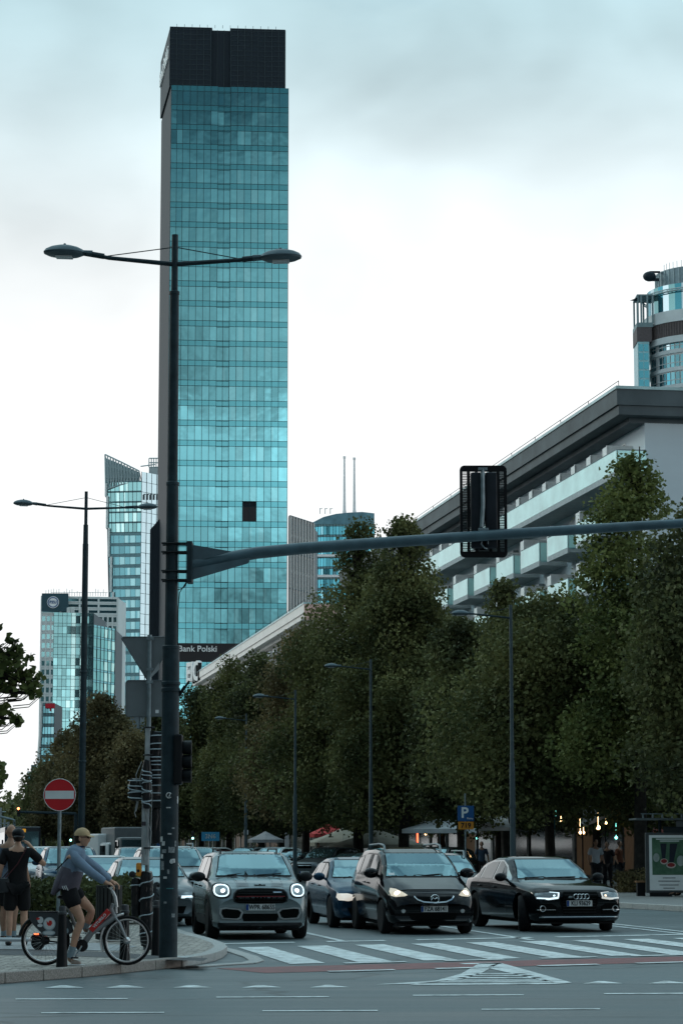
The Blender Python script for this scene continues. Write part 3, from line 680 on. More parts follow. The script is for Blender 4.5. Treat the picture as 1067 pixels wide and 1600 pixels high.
def teal_block():
    Y = 700; A, B, C = at(82.5, 1100, Y), at(145, 1100, Y + 2), at(179, 1100, Y + 16)
    T = thing('office_block', 'pale teal fully glazed office block standing low behind the far lamp post', 'office building', (B.x, Y + 8, 0))
    zt = at(82, 957, Y).z; zt2 = at(160, 975, Y).z
    curtain(T, A, B, 2, zt, 22, frange(9), GL, GL, MUL, .3, seed=10, mw=.1, jit=.6, split=.1)
    curtain(T, B, C, 2, zt2, 20, frange(6), glass('mid_teal_glass', (.10, .36, .38), .08, .85, .3, (.5, .75, .72, .85, .5)), GTS, MUL, .2, seed=11, mw=.1, jit=1.0, name='side_window_band')
    px_prism(T, 'core_wall', [(A.x + .2, A.y + .8), (B.x, B.y + .8), (C.x, C.y + 1), (C.x, Y + 40), (A.x, Y + 40)], 0, zt2 - .1, MATS['grey_core'])
    px_prism(T, 'upper_core', [(A.x + .2, A.y + .8), (B.x, B.y + .8), (B.x + 1, Y + 30), (A.x, Y + 30)], zt2 - .1, zt - .05, MATS['grey_core'])
    for x in (108, 114, 128, 136):
        b = MB(); p = at(x, 955, Y + 3); b.box((p.x, p.y, zt + .9), (1.0, 1.0, 1.6), bev=.1); b.build('roof_unit', FRAMEW, T, world=True)
teal_block()
def curved_block():
    Y = 620; T = thing('office_block', 'narrow dark teal block with a curved pale edge at the foot of the gridded block', 'office building', (at(72, 1200, Y).x, Y + 5, 0))
    zt = at(70, 1098, Y).z; A, B = at(60, 1200, Y), at(84, 1200, Y); A1 = at(67, 1098, Y)
    curtain(T, A, B, 1, zt, 14, frange(4), GD, TEALF, MUL, .3, seed=12, A1=A1, mw=.1)
    b = MB(); pts = [(67, 1098), (66.3, 1130), (64.5, 1160), (62.5, 1190), (60, 1215), (59, 1235)]
    for (x0, y0), (x1, y1) in zip(pts, pts[1:]):
        p, q = at(x0 - 2, y0, Y - 1), at(x1 - 2, y1, Y - 1); b.tube([p, q], .38, 5)
    b.build('curved_edge', FRAMEW, T, world=True)
    px_prism(T, 'core_wall', [(A1.x + .6, Y + .5), (B.x, Y + .5), (B.x, Y + 18), (A1.x + .6, Y + 18)], 0, zt - .1, MATS['grey_core'])
    c = at(79, 1103, Y - 1) - T.location; b = MB(); b.box(c, (2.4, .3, 1.2), bev=.1); b.box((c.x, c.y + .1, c.z - .9), (.3, .2, .8)); b.build('roof_sign', mat('red_sign', (.5, .02, .04), .5, var=0), T)
curved_block()
def far_small():
    Y = 900; A, B = at(43.5, 1250, Y), at(62, 1250, Y + 2)
    T = thing('office_block', 'small distant blue grey block at the far left end of the street', 'office building', (A.x, Y + 3, 0))
    curtain(T, A, B, 1, at(43, 1206, Y).z, 7, frange(4), GD, FRAMEW, FRAMEW, .3, seed=13, mw=.5, mdep=.2)
    px_prism(T, 'core_wall', inset(A, B, (A.x, Y + 20), (B.x, Y + 20), .6), 0, at(43, 1205, Y).z, MATS['grey_core'])
    px_prism(T, 'roof_box', [(A.x + 1, Y + 1), (B.x, Y + 1), (B.x, Y + 9), (A.x + 1, Y + 9)], at(43, 1205, Y).z, at(43, 1195, Y).z, mat('blue_grey', (.06, .12, .15), .5))
far_small()
def ribbed_block():
    Y = 610; A, B = at(453, 900, Y), at(489, 900, Y + 14)
    T = thing('office_block', 'grey block with close pale vertical ribs beside the right edge of the tallest tower', 'office building', (A.x + 4, Y + 12, 0))
    zt = at(453, 806, Y).z
    curtain(T, A, B, 2, zt, 18, frange(8), glass('grey_glass', (.25, .29, .31), .15, .6, .2), mat('ribbed_spandrel', (.30, .31, .31), .6), mat('pale_rib', (.62, .62, .60), .6, var=.06), .12, seed=14, mw=.42, mdep=.35, hm=False)
    px_prism(T, 'core_wall', inset(A, B, (A.x, Y + 30), (B.x + 1, Y + 30), .5), 0, zt - .3, MATS['grey_core'])
    b = MB(); d = (B - A)
    for z in range(1, 10):
        zz = 2 + (zt - 2) * z / 9; m = (A + B) / 2; b.box((m.x, m.y - .3, zz), (hypot(d.x, d.y), .3, .25), atan2(d.y, d.x))
    b.build('floor_lines', MATS['grey_core'], T, world=True)
ribbed_block()
def twin_mast():
    Y = 900; T = thing('office_tower', 'broad blue glass tower with a curved roof and two tall pale masts', 'skyscraper', (at(540, 900, Y).x, Y + 10, 0))
    xs_ = [(489, 815), (505, 808), (525, 803), (545, 801), (566, 800), (585, 801)]
    P = [at(x, 900, Y + (2 if i in (0, 5) else 0)) for i, (x, y) in enumerate(xs_)]
    zb = 2; z1 = at(489, 819, Y).z
    for i in range(5):
        curtain(T, P[i], P[i + 1], zb, z1, 30, frange(4), GB, TEALF, MUL, .2, seed=20 + i, mw=.14, jit=.5, split=.1)
    b = MB(); 
    for i in range(5):
        a, c = P[i], P[i + 1]; za, zc = at(xs_[i][0], xs_[i][1], Y).z, at(xs_[i + 1][0], xs_[i + 1][1], Y).z
        b.add([(a.x, a.y - .3, z1), (c.x, c.y - .3, z1), (c.x, c.y - .3, zc), (a.x, a.y - .3, za), (a.x, a.y + 20, z1), (c.x, c.y + 20, z1), (c.x, c.y + 20, zc), (a.x, a.y + 20, za)], [(0, 1, 2, 3), (4, 5, 6, 7), (0, 1, 5, 4), (1, 2, 6, 5), (2, 3, 7, 6), (3, 0, 4, 7)])
    b.build('curved_roof', mat('roof_steel', (.10, .22, .27), .45, metal=.3, var=.25, vscale=.4), T, world=True)
    b = MB()
    for y in (868, 900): z = at(500, y, Y).z; b.b2(P[0].x, P[5].x, Y - .6, Y + .5, z - .5, z + .4)
    b.build('white_band', WHITEP, T, world=True)
    px_prism(T, 'core_wall', [(P[0].x + .2, Y + 3), (P[5].x, Y + 3), (P[5].x, Y + 25), (P[0].x + .2, Y + 25)], 0, z1 - .2, MATS['grey_core'])
    for x, y in ((538, 713), (553.5, 715)):
        p, q = at(x, 802, Y + 3), at(x, y, Y + 3); h = q.z - p.z; b = MB()
        b.tube([(p.x, p.y, p.z - 1), (p.x, p.y, p.z + 1)], .75, 10); b.tube([(p.x, p.y, p.z), (p.x, p.y, p.z + h * .3), (p.x, p.y, q.z)], [.62, .5, .36], 10); b.tube([(p.x, p.y, q.z - .8), (p.x, p.y, q.z)], .55, 10)
        b.build('mast', WHITEP, T, world=True)
    b = MB()
    for x in (500, 508, 516):
        p = at(x, 803, Y); b.tube([p, p + Vector((0, 0, 2.2))], .15, 5); b.tube([p + Vector((0, 0, 1.8)), p + Vector((.9, 0, 2.2))], .12, 5)
    b.build('roof_gear', MATS['crown_steel'], T, world=True)
twin_mast()
def round_tower():
    Y = 350; k = 3836.0 / Y; cx = at(1112, 500, Y).x; r = 96 / k; cy = Y + r
    T = thing('round_tower', 'round tower with pale rings and glazed drum rising above the right apartment slab', 'skyscraper', (cx, cy, 0))
    def z(py): return at(1040, py, Y).z
    STN = mat('pale_panel', (.46, .54, .56), .6, var=.08, vscale=.5); BR_ = mat('louvre_brown', (.085, .08, .085), .6, var=.2)
    def ring(name, r0, za, zb_, m, n=64): b = MB(); b.lathe([(r0 - .6, za), (r0, za), (r0, zb_), (r0 - .6, zb_)], n=n); return b.build(name, m, T, smooth=30)
    b = MB(); b.lathe([(r - .7, 0), (r - .7, z(515))], n=64); b.build('drum_wall', STN, T, smooth=30)
    ring('pale_ring', r + .1, z(498), z(480), STN); ring('louvre_band', r - .15, z(520), z(498), BR_); ring('lower_ring', r - .05, z(530), z(520), STN)
    b = MB()
    for i in range(120): a = 2 * pi * i / 120; b.box(((r - .1) * cos(a), (r - .1) * sin(a), z(509)), (.12, .12, z(499) - z(520)), a)
    b.build('louvres', mat('louvre_line', (.11, .10, .10), .6), T)
    # glazed drum
    r2 = r - .35
    for i in range(48):
        a0, a1 = 2 * pi * i / 48, 2 * pi * (i + 1) / 48; am = (a0 + a1) / 2
        if not (pi * .95 < am < pi * 1.75): continue
        b = MB(); b.quad((r2 * cos(a0), r2 * sin(a0), z(480)), (r2 * cos(a1), r2 * sin(a1), z(480)), (r2 * cos(a1), r2 * sin(a1), z(438)), (r2 * cos(a0), r2 * sin(a0), z(438)))
        b.build('glass_panel', (GL, GB, GW)[i * 7 % 3], T, recalc=False)
    b = MB(); b.lathe([(r2 - .3, z(480)), (r2 - .3, z(440))], n=48); b.build('inner_drum', GD, T, smooth=30)
    r3 = r * .80; b = MB(); b.lathe([(r3, z(440)), (r3, z(409)), (r3 - 1.2, z(406)), (0, z(406))], n=64); dr = b.build('top_drum', mat('ribbed_metal', (.17, .24, .27), .5, metal=.3, var=.15), T, smooth=30)
    b = MB()
    for i in range(48): a = 2 * pi * i / 48; b.tube([((r3 + .05) * cos(a), (r3 + .05) * sin(a), z(440)), ((r3 + .05) * cos(a), (r3 + .05) * sin(a), z(409))], .07, 4)
    for i in range(9): a = pi * 1.1 + i * .12; b.tube([(r3 * .9 * cos(a), r3 * .9 * sin(a), z(409)), (r3 * .9 * cos(a), r3 * .9 * sin(a), z(409) + 1.2)], .04, 4)
    b.build('ribs', MATS['crown_steel'], dr)
    # steel gantry ring
    b = MB(); b.torus((0, 0, z(447)), r + .25, .1, 'Z', 64, 5); b.torus((0, 0, z(450)), r + .25, .1, 'Z', 64, 5)
    for i in range(64): a = 2 * pi * i / 64; b.tube([((r + .25) * cos(a), (r + .25) * sin(a), z(447)), ((r + .25) * cos(a + .05), (r + .25) * sin(a + .05), z(450))], .05, 4)
    b.build('gantry_ring', MATS['crown_steel'], T)
    # windows in the lower wall
    for lv, (ya, yb) in enumerate(((521, 541), (549, 568), (576, 595), (603, 622), (630, 650))):
        for i in range(22):
            a = pi * 1.06 + i * .10
            if i % 3 == 2 and i < 4: continue
            b = MB(); rr = r - .6; a1 = a + .075
            b.quad((rr * cos(a), rr * sin(a), z(yb)), (rr * cos(a1), rr * sin(a1), z(yb)), (rr * cos(a1), rr * sin(a1), z(ya)), (rr * cos(a), rr * sin(a), z(ya)))
            w = b.build('window', (GD, GB, GW)[(i + lv) % 3 if i % 4 == 1 else 0], T, recalc=False)
    b = MB()
    for yy in (543, 571, 598, 625): b.lathe([(r - .45, z(yy + 3)), (r - .45, z(yy - 3))], n=64)
    for yy in (534, 561, 588): b.lathe([(r - .56, z(yy + .6)), (r - .56, z(yy - .6))], n=64)
    b.build('floor_rings', STN, T, smooth=30)
    # slim lift shaft on the left with open frame on top
    p, q = at(996, 520, Y + 4), at(1014, 520, Y + 4); x0, x1 = p.x - cx, q.x - cx; y0 = -r + 4.5
    b = MB(); b.b2(x0, x1, y0, y0 + 5, 0, z(524)); b.build('shaft', mat('teal_panel', (.18, .38, .43), .3, metal=.4, var=.2), T)
    for i in range(9):
        za = z(528 + i * 14); zb_ = z(539 + i * 14)
        for j in range(2):
            xa = lerp(x0, x1, .08 + j * .45); b = MB(); b.quad((xa, y0 - .04, zb_), (xa + (x1 - x0) * .38, y0 - .04, zb_), (xa + (x1 - x0) * .38, y0 - .04, za), (xa, y0 - .04, za)); b.build('shaft_window', GB, T, recalc=False)
    b = MB(); b.b2(x0 - .1, x1 + .4, y0 - .1, y0 + 5, z(524), z(501)); b.build('shaft_louvre', BR_, T)
    b = MB(); b.b2(x0 - .1, x1 + .6, y0 - .15, y0 + 5, z(501), z(494)); b.b2(x0, x1 + 1, y0, y0 + 5, z(451), z(449))
    for x in (x0, x0 + .5, x1 - .3, x1 + .5): b.b2(x, x + .25, y0, y0 + .3, z(494), z(451)); b.b2(x, x + .25, y0 + 4.6, y0 + 4.9, z(494), z(451))
    b.build('shaft_frame', mat('grey_teal_steel', (.14, .22, .24), .5), T)
    b = MB(); b.add([(x0 - 1.1, y0, z(459)), (x0, y0 - .8, z(456)), (x0, y0 + .8, z(456)), (x0, y0, z(460))], [(0, 1, 3), (0, 3, 2), (0, 2, 1), (1, 2, 3)]); b.build('shaft_spike', DARKC, T)
    b = MB(); c = at(1014, 432, Y + 6); b.ball((c.x - cx, c.y - cy, c.z), (1.0, 1.0, .75), 12, 8); b.b2(c.x - cx, c.x - cx + 1.6, c.y - cy - .2, c.y - cy + .2, c.z + .55, c.z + .8); b.b2(c.x - cx, c.x - cx + 1.4, c.y - cy - .2, c.y - cy + .2, c.z - .7, c.z - .3); b.build('roof_pod', DARKC, T, smooth=True)
round_tower()
# ---- the two apartment slabs along the street
BLUEW = mat('pale_blue_render', (.58, .68, .73), .7, var=.06, vscale=.3)
WHT = mat('white_screen', (.76, .80, .80), .6, var=.08)
FASC = mat('fascia_grey', (.085, .108, .118), .65, var=.25, vscale=.5, bump=.2, bscale=2)
FROST = mat('frosted_green_glass', (.42, .74, .74), .22, metal=.3, var=.18, vscale=.5)
WINB = glass('apartment_window', (.05, .08, .09), .08, .4, .5)
def slab(label, px, py, Y, Lb, H_off, wallm, fascm, parm, screenm, per, width, cont, nwin, pm_metal, edgem, seed=1, endwin=True):
    P = at(px, py, Y); n0, s0 = ns(P); H = P.z - .35
    T = thing('apartment_block', label, 'apartment building', SP(n0, s0), TH)
    D = 14.0
    b = MB(); b.b2(0, D, 0, Lb, H - .85, H - .001); b.b2(.12, D, .12, Lb, H - 1.35, H - .85); b.b2(.9, D, .9, Lb, H - 1.65, H - 1.35)
    rf = b.build('roof', fascm, T)
    b = MB(); b.b2(-.06, D, -.06, Lb, H, H + .16); b.build('roof_flashing', mat('flashing_' + label[:4].strip(), (.28, .42, .44), .35, metal=.4, var=.3, vscale=.6), rf)
    b = MB()
    for i in range(int(Lb / 6)): b.tube([(.1, i * 6, H + .15), (.1, i * 6, H + .42)], .02, 4)
    b.tube([(.1, 0, H + .42), (.1, Lb, H + .42)], .022, 4); b.build('lightning_wire', BLACK, rf)
    wx = 1.75
    b = MB(); b.b2(wx, D, .9, Lb, 0, H - 1.62); wall = b.build('wall', wallm, T)
    fl = 2.85; zf = [H - 4.35 - i * fl for i in range(8)]
    rn = random.Random(seed)
    # balconies
    def balcony(y0, y1, z, idx):
        b = MB(); b.b2(.12, wx + .02, y0, y1, z - .18, z); b.b2(.06, .16, y0 - .02, y1 + .02, z - .24, z + .06); o = b.build('balcony', edgem, T)
        b = MB(); b.b2(.06, .10, y0, y1, z + .07, z + 1.15); b.b2(.12, wx - .05, y0 + .01, y0 + .05, z + .07, z + 1.15); b.b2(.12, wx - .05, y1 - .05, y1 - .01, z + .07, z + 1.15); b.build('parapet_glass', parm, o)
        b = MB(); b.tube([(wx - .05, y0, z + 1.19), (.08, y0, z + 1.19), (.08, y1, z + 1.19), (wx - .05, y1, z + 1.19)], .028, 6)
        k = max(1, int((y1 - y0) / 1.2))
        for i in range(k + 1): yy = lerp(y0, y1, i / k); b.tube([(.13, yy, z), (.13, yy, z + 1.19)], .018, 4)
        b.build('rail', pm_metal, o)
        return o
    if cont:
        L1 = Lb - 1; balcony(.55, L1, zf[0], 0)
        k = 0; y = 3.2
        while y < L1:
            b = MB(); b.b2(.3, wx, y, y + .1, zf[0], zf[0] + 1.85); b.b2(.32, .42, y, y + .9, zf[0], zf[0] + 1.8); b.build('screen_wall', screenm, T); y += 3.3
    nb = int(Lb / per)
    for lv in range(1, 4):
        for i in range(nb):
            y0 = 4.2 + i * per + (0 if lv % 2 else .0)
            if y0 + width > Lb - .5: continue
            balcony(y0, y0 + width, zf[lv], 0)
            b = MB(); b.b2(.25, wx, y0 + width + .02, y0 + width + .12, zf[lv], zf[lv] + 1.9); b.b2(.27, .37, y0 + width + .12, y0 + width + .95, zf[lv], zf[lv] + 1.85); b.b2(.3, wx, y0 + width + .95, y0 + width + 1.05, zf[lv] - .1, zf[lv] + 1.85); b.build('screen_wall', screenm, T)
    # windows: a door and a window in each bay
    cnt = 0
    for lv in range(0, 4):
        for i in range(nb):
            for (dy, w_, z0_, h_) in ((4.6, .9, 0.05, 2.1), (6.1, 1.5, .85, 1.3)):
                y0 = dy + i * per
                if y0 + w_ > Lb or cnt >= nwin: continue
                cnt += 1; z = zf[lv] + z0_
                b = MB(); b.b2(wx - .03, wx + .02, y0 - .07, y0 + w_ + .07, z - .05, z + h_ + .07); b.b2(wx - .05, wx - .02, y0 + w_ / 2 - .03, y0 + w_ / 2 + .03, z, z + h_); o = b.build('window', WHT, T)
                b = MB(); b.quad((wx - .036, y0, z), (wx - .036, y0 + w_ / 2 - .04, z), (wx - .036, y0 + w_ / 2 - .04, z + h_), (wx - .036, y0, z + h_)); b.quad((wx - .036, y0 + w_ / 2 + .04, z), (wx - .036, y0 + w_, z), (wx - .036, y0 + w_, z + h_), (wx - .036, y0 + w_ / 2 + .04, z + h_)); b.build('pane', WINB, o, recalc=False)
    b = MB()
    for lv in range(4, 8):
        for i in range(nb):
            y0 = 4.6 + i * per; b.b2(wx - .03, wx + .02, y0, y0 + 1.0, zf[lv], zf[lv] + 2.1); b.b2(wx - .03, wx + .02, y0 + 1.7, y0 + 3.1, zf[lv] + .85, zf[lv] + 2.1)
    tag(b.build('lower_windows', WINB, T), kind='stuff')
    if endwin:
        for lv in range(0, 7):
            for x in (4.0, 9.0):
                z = zf[lv] + (.8 if lv else .9)
                b = MB(); b.b2(x, x + 1.5, .86, .95, z, z + 1.5); o = b.build('end_window', DARKPL, T); b = MB(); b.quad((x + .08, .85, z + .08), (x + 1.42, .85, z + .08), (x + 1.42, .85, z + 1.42), (x + .08, .85, z + 1.42)); b.build('pane', WINB, o, recalc=False)
    return T, H, wx, zf
T1, H1, wx1, zf1 = slab('long white apartment slab with frosted glass balconies and a dark grey roof edge', 963, 597, 126, 88, 0, BLUEW, FASC, FROST, WHT, 6.5, 4.5, True, 96, GALV, mat('balcony_slab', (.36, .42, .44), .7, var=.15), 1)
for i, (lv, y) in enumerate(((1, 9.8), (1, 16.4), (1, 29), (2, 22.5))):
    b = MB(); z = zf1[lv] + 1.55; b.b2(wx1 - .4, wx1 - .03, y, y + .8, z, z + .6, bev=.02); b.torus((wx1 - .41, y + .4, z + .3), .22, .02, 'X', 20, 5); b.build('air_conditioner', GALV, T1)
b = MB(); b.b2(2.6, 4.4, -.02 + .88, .93, 0, H1 - 9); b.build('dark_wall_panel', FASC, T1)
PINKW = mat('warm_white_render', (.75, .69, .66), .7, var=.06, vscale=.3)
T2, H2, wx2, zf2 = slab('farther cream apartment slab with pale roof edge and dark balcony fronts, below the tallest tower', 475, 938, 236, 103, 0, PINKW, mat('cream_fascia', (.74, .71, .68), .65, var=.08, vscale=.4), mat('dark_balcony_front', (.045, .055, .065), .5, var=.2), WHT, 6.5, 5.2, True, 96, BLACK, mat('cream_slab', (.5, .48, .46), .7), 2, endwin=False)
b = MB(); b.b2(.0, 14, -.10, -.062, H2 - 1.58, H2 - .01); b.build('pink_end_board', mat('pink_render', (.62, .42, .37), .7, var=.05), T2)
# letters standing at the far end of the roof
lw = mat('white_letter', (.72, .74, .74), .5, var=.05)
me = text_mesh('EIC', 3.6, .22, bold=.12); me.materials.clear(); me.materials.append(lw)
o = link_mesh('roof_letters', me, None, T2, (-.35, 96.5, H2 + .1)); o.rotation_euler = (pi / 2, 0, -pi / 2 + .24)
b = MB()
for i in range(4): b.b2(-.2, .3, 93 + i * 2.2, 93.1 + i * 2.2, H2 - 1.2, H2 + 1.2)
b.build('letter_frame', BLACK, o.parent)
# ---- low row of shops under the trees
def shops():
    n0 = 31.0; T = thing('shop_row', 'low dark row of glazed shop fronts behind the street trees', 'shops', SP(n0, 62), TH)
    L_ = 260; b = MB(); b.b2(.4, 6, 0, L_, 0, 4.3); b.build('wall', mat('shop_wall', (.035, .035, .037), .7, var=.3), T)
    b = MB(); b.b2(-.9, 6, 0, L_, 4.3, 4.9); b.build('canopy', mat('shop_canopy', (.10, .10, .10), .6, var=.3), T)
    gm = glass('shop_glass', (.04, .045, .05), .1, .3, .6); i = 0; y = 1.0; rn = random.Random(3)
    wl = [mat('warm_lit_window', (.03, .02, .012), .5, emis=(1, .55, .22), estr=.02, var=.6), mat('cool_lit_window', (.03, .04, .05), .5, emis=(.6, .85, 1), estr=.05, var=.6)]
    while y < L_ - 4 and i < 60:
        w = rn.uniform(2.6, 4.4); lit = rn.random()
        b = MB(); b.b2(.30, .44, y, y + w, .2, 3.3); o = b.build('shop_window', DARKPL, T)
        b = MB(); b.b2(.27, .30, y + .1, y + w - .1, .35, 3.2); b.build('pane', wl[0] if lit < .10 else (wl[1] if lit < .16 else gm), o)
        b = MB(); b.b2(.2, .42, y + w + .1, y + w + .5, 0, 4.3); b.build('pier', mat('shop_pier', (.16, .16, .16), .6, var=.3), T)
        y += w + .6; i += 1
shops()

# ---- unseen block added beyond the left frame edge to darken the car sides' reflections
T3 = thing('apartment_block', 'unseen dark apartment block added across the street on the left to darken car reflections', 'apartment building', SP(-34, 12), TH)
b = MB(); b.b2(-14, 0, 0, 230, 0, 27); b.build('wall', mat('dark_render', (.035, .037, .037), .8, var=.3, vscale=.4), T3)
b = MB(); b.b2(-14.4, .5, -.5, 230.5, 27, 27.8); b.build('roof', FASC, T3)
for i in range(38):
    b = MB()
    for lv in range(8): b.b2(-.02, .05, 3 + i * 6, 6.2 + i * 6, 1.2 + lv * 3, 2.9 + lv * 3)
    b.build('window_column', WINB, T3)

# ---- unseen houses added behind the viewer to hide low sky and darken reflections
PINK = mat('pink_stone', (.18, .14, .125), .8, var=.2, vscale=.3)
for i, (x0, x1, y, h, m, lb) in enumerate(((-95, -12, -55, 33, PINK, 'unseen pinkish stone house added behind the viewer to darken reflections, left of the gap'), (4, 96, -60, 38, mat('grey_stone', (.09, .095, .10), .8, var=.2, vscale=.3), 'unseen grey stone house added behind the viewer to darken reflections, right of the gap'))):
    T = thing('unseen_house', lb, 'building', ((x0 + x1) / 2, y, 0)); w = (x1 - x0) / 2; b = MB(); b.b2(-w, w, -14, 0, 0, h); b.build('wall', m, T); b = MB(); b.b2(-w - .4, w + .4, -14.4, .4, h, h + .8); b.build('roof', FASC, T)
    k = int(w * 2 / 5)
    for j in range(k):
        b = MB()
        for lv in range(int(h / 3.5)): b.b2(-w + 2 + j * 5, -w + 4.2 + j * 5, -.05, .03, 1.2 + lv * 3.5, 3.2 + lv * 3.5)
        b.build('window_column', WINB, T)
# ================================================================== trees
LEAFM = {}
def leaf_mat(name, c1, c2, trans=.25):
    if name in MATS: return MATS[name]
    m = bpy.data.materials.new(name); m.use_nodes = True; nt = m.node_tree; N = nt.nodes; L = nt.links
    b = N['Principled BSDF']; out = N['Material Output']; g = N.new('ShaderNodeNewGeometry'); tc = N.new('ShaderNodeTexCoord')
    nz = N.new('ShaderNodeTexNoise'); nz.inputs['Scale'].default_value = .42; nz.inputs['Detail'].default_value = 2; L.new(tc.outputs['Object'], nz.inputs['Vector'])
    ad = N.new('ShaderNodeMath'); ad.operation = 'MULTIPLY_ADD'; L.new(g.outputs['Random Per Island'], ad.inputs[0]); ad.inputs[1].default_value = .34
    sb = N.new('ShaderNodeMapRange'); sb.inputs[1].default_value = .35; sb.inputs[2].default_value = .65; sb.inputs[3].default_value = -.1; sb.inputs[4].default_value = .85; L.new(nz.outputs[0], sb.inputs[0]); L.new(sb.outputs[0], ad.inputs[2])
    mx = N.new('ShaderNodeMix'); mx.data_type = 'RGBA'; L.new(ad.outputs[0], mx.inputs[0]); mx.inputs[6].default_value = c1 + (1,); mx.inputs[7].default_value = c2 + (1,)
    L.new(mx.outputs[2], b.inputs['Base Color']); b.inputs['Roughness'].default_value = .65; b.inputs['Specular IOR Level'].default_value = .12
    tr = N.new('ShaderNodeBsdfTranslucent'); L.new(mx.outputs[2], tr.inputs[0]); ms = N.new('ShaderNodeMixShader'); ms.inputs[0].default_value = trans
    L.new(b.outputs[0], ms.inputs[1]); L.new(tr.outputs[0], ms.inputs[2]); L.new(ms.outputs[0], out.inputs[0])
    MATS[name] = m; return m
LG = leaf_mat('olive_leaves', (.040, .054, .022), (.185, .192, .076))
LD = leaf_mat('dark_leaves', (.034, .044, .023), (.150, .165, .066))
LB = leaf_mat('brown_green_leaves', (.058, .055, .027), (.225, .185, .090))
LY = leaf_mat('bright_leaves', (.050, .072, .024), (.195, .225, .075))
BARK = mat('bark', (.035, .030, .026), .85, var=.4, vscale=5, bump=.6, bscale=12)
LEAF = np.array([(-.5, 0), (-.28, -.34), (0, -.5), (.3, -.3), (.5, .02), (.22, .2), (.08, .52), (-.2, .2)], dtype=np.float32)
def leaf_mesh(name, centers, size, rs, npts=8, droop=.3):
    n = len(centers); shape = LEAF if npts == 8 else np.array([(-.5, -.1), (0, -.5), (.5, 0), (.05, .5)], dtype=np.float32); k = len(shape)
    a = rs.normal(size=(n, 3)).astype(np.float32); a[:, 2] *= .8; a /= np.linalg.norm(a, axis=1, keepdims=True)
    t = rs.normal(size=(n, 3)).astype(np.float32); b = np.cross(a, t); b /= np.linalg.norm(b, axis=1, keepdims=True); nrm = np.cross(a, b)
    s = (size * rs.uniform(.6, 1.35, size=(n, 1))).astype(np.float32)
    V = centers[:, None, :] + a[:, None, :] * (shape[None, :, 0:1] * s[:, None, :]) + b[:, None, :] * (shape[None, :, 1:2] * s[:, None, :])
    fold = (np.abs(shape[:, 0]) * .35)[None, :, None] * s[:, None, :]
    V = V + nrm[:, None, :] * fold
    me = bpy.data.meshes.new(name); nv = n * k
    me.vertices.add(nv); me.vertices.foreach_set('co', V.reshape(-1).astype(np.float32))
    me.loops.add(nv); me.loops.foreach_set('vertex_index', np.arange(nv, dtype=np.int32))
    me.polygons.add(n); me.polygons.foreach_set('loop_start', np.arange(0, nv, k, dtype=np.int32)); me.polygons.foreach_set('loop_total', np.full(n, k, dtype=np.int32))
    me.update(calc_edges=True); return me
def crown_points(rs, rx, rz, n, zc, lobes, lobe_r, dense=1.0, cone=0.0, fill=.25):
    """leaf positions: clumps on and inside an uneven ellipsoid"""
    C = []
    while len(C) < lobes:
        z = rs.uniform(-1, 1) if rs.uniform() < .8 else rs.uniform(-1, -.2); a = rs.uniform(0, 2 * pi)
        prof = (1 - max(z, 0) ** (2.2 - 1.15 * cone)) ** (.6 + .35 * cone) if z > 0 else 1.0 + .12 * min(-z, .5)
        r = sqrt(rs.uniform(.15, 1)) * max(prof, .06) * (1 + .16 * sin(2 * a + 4 * z + cone * 9) + .10 * sin(5 * a - 7 * z))
        if rs.uniform() < .14: r *= 1.28; z = min(1.03, z + .04)
        C.append((r * cos(a), r * sin(a), z, .42 + .58 * min(1, max(prof, 0))))
    C = np.array(C); PF = C[:, 3]; C = C[:, :3] * np.array([rx, rx, rz]); R_ = lobe_r * rs.uniform(.55, 1.3, size=lobes) * PF
    w = R_ ** 2; w /= w.sum(); idx = rs.choice(lobes, size=n, p=w)
    d = rs.normal(size=(n, 3)); d /= np.linalg.norm(d, axis=1, keepdims=True)
    rr = rs.uniform(fill, 1.0, size=(n, 1)) ** .6
    rough = 1 + .18 * np.sin(d[:, 0:1] * 7 + idx[:, None]) * np.cos(d[:, 1:2] * 6 + idx[:, None] * 2)
    P = C[idx] + d * rr * rough * R_[idx][:, None] * np.array([1, 1, .85])
    P[:, 2] += zc
    return P.astype(np.float32), C + np.array([0, 0, zc]), R_
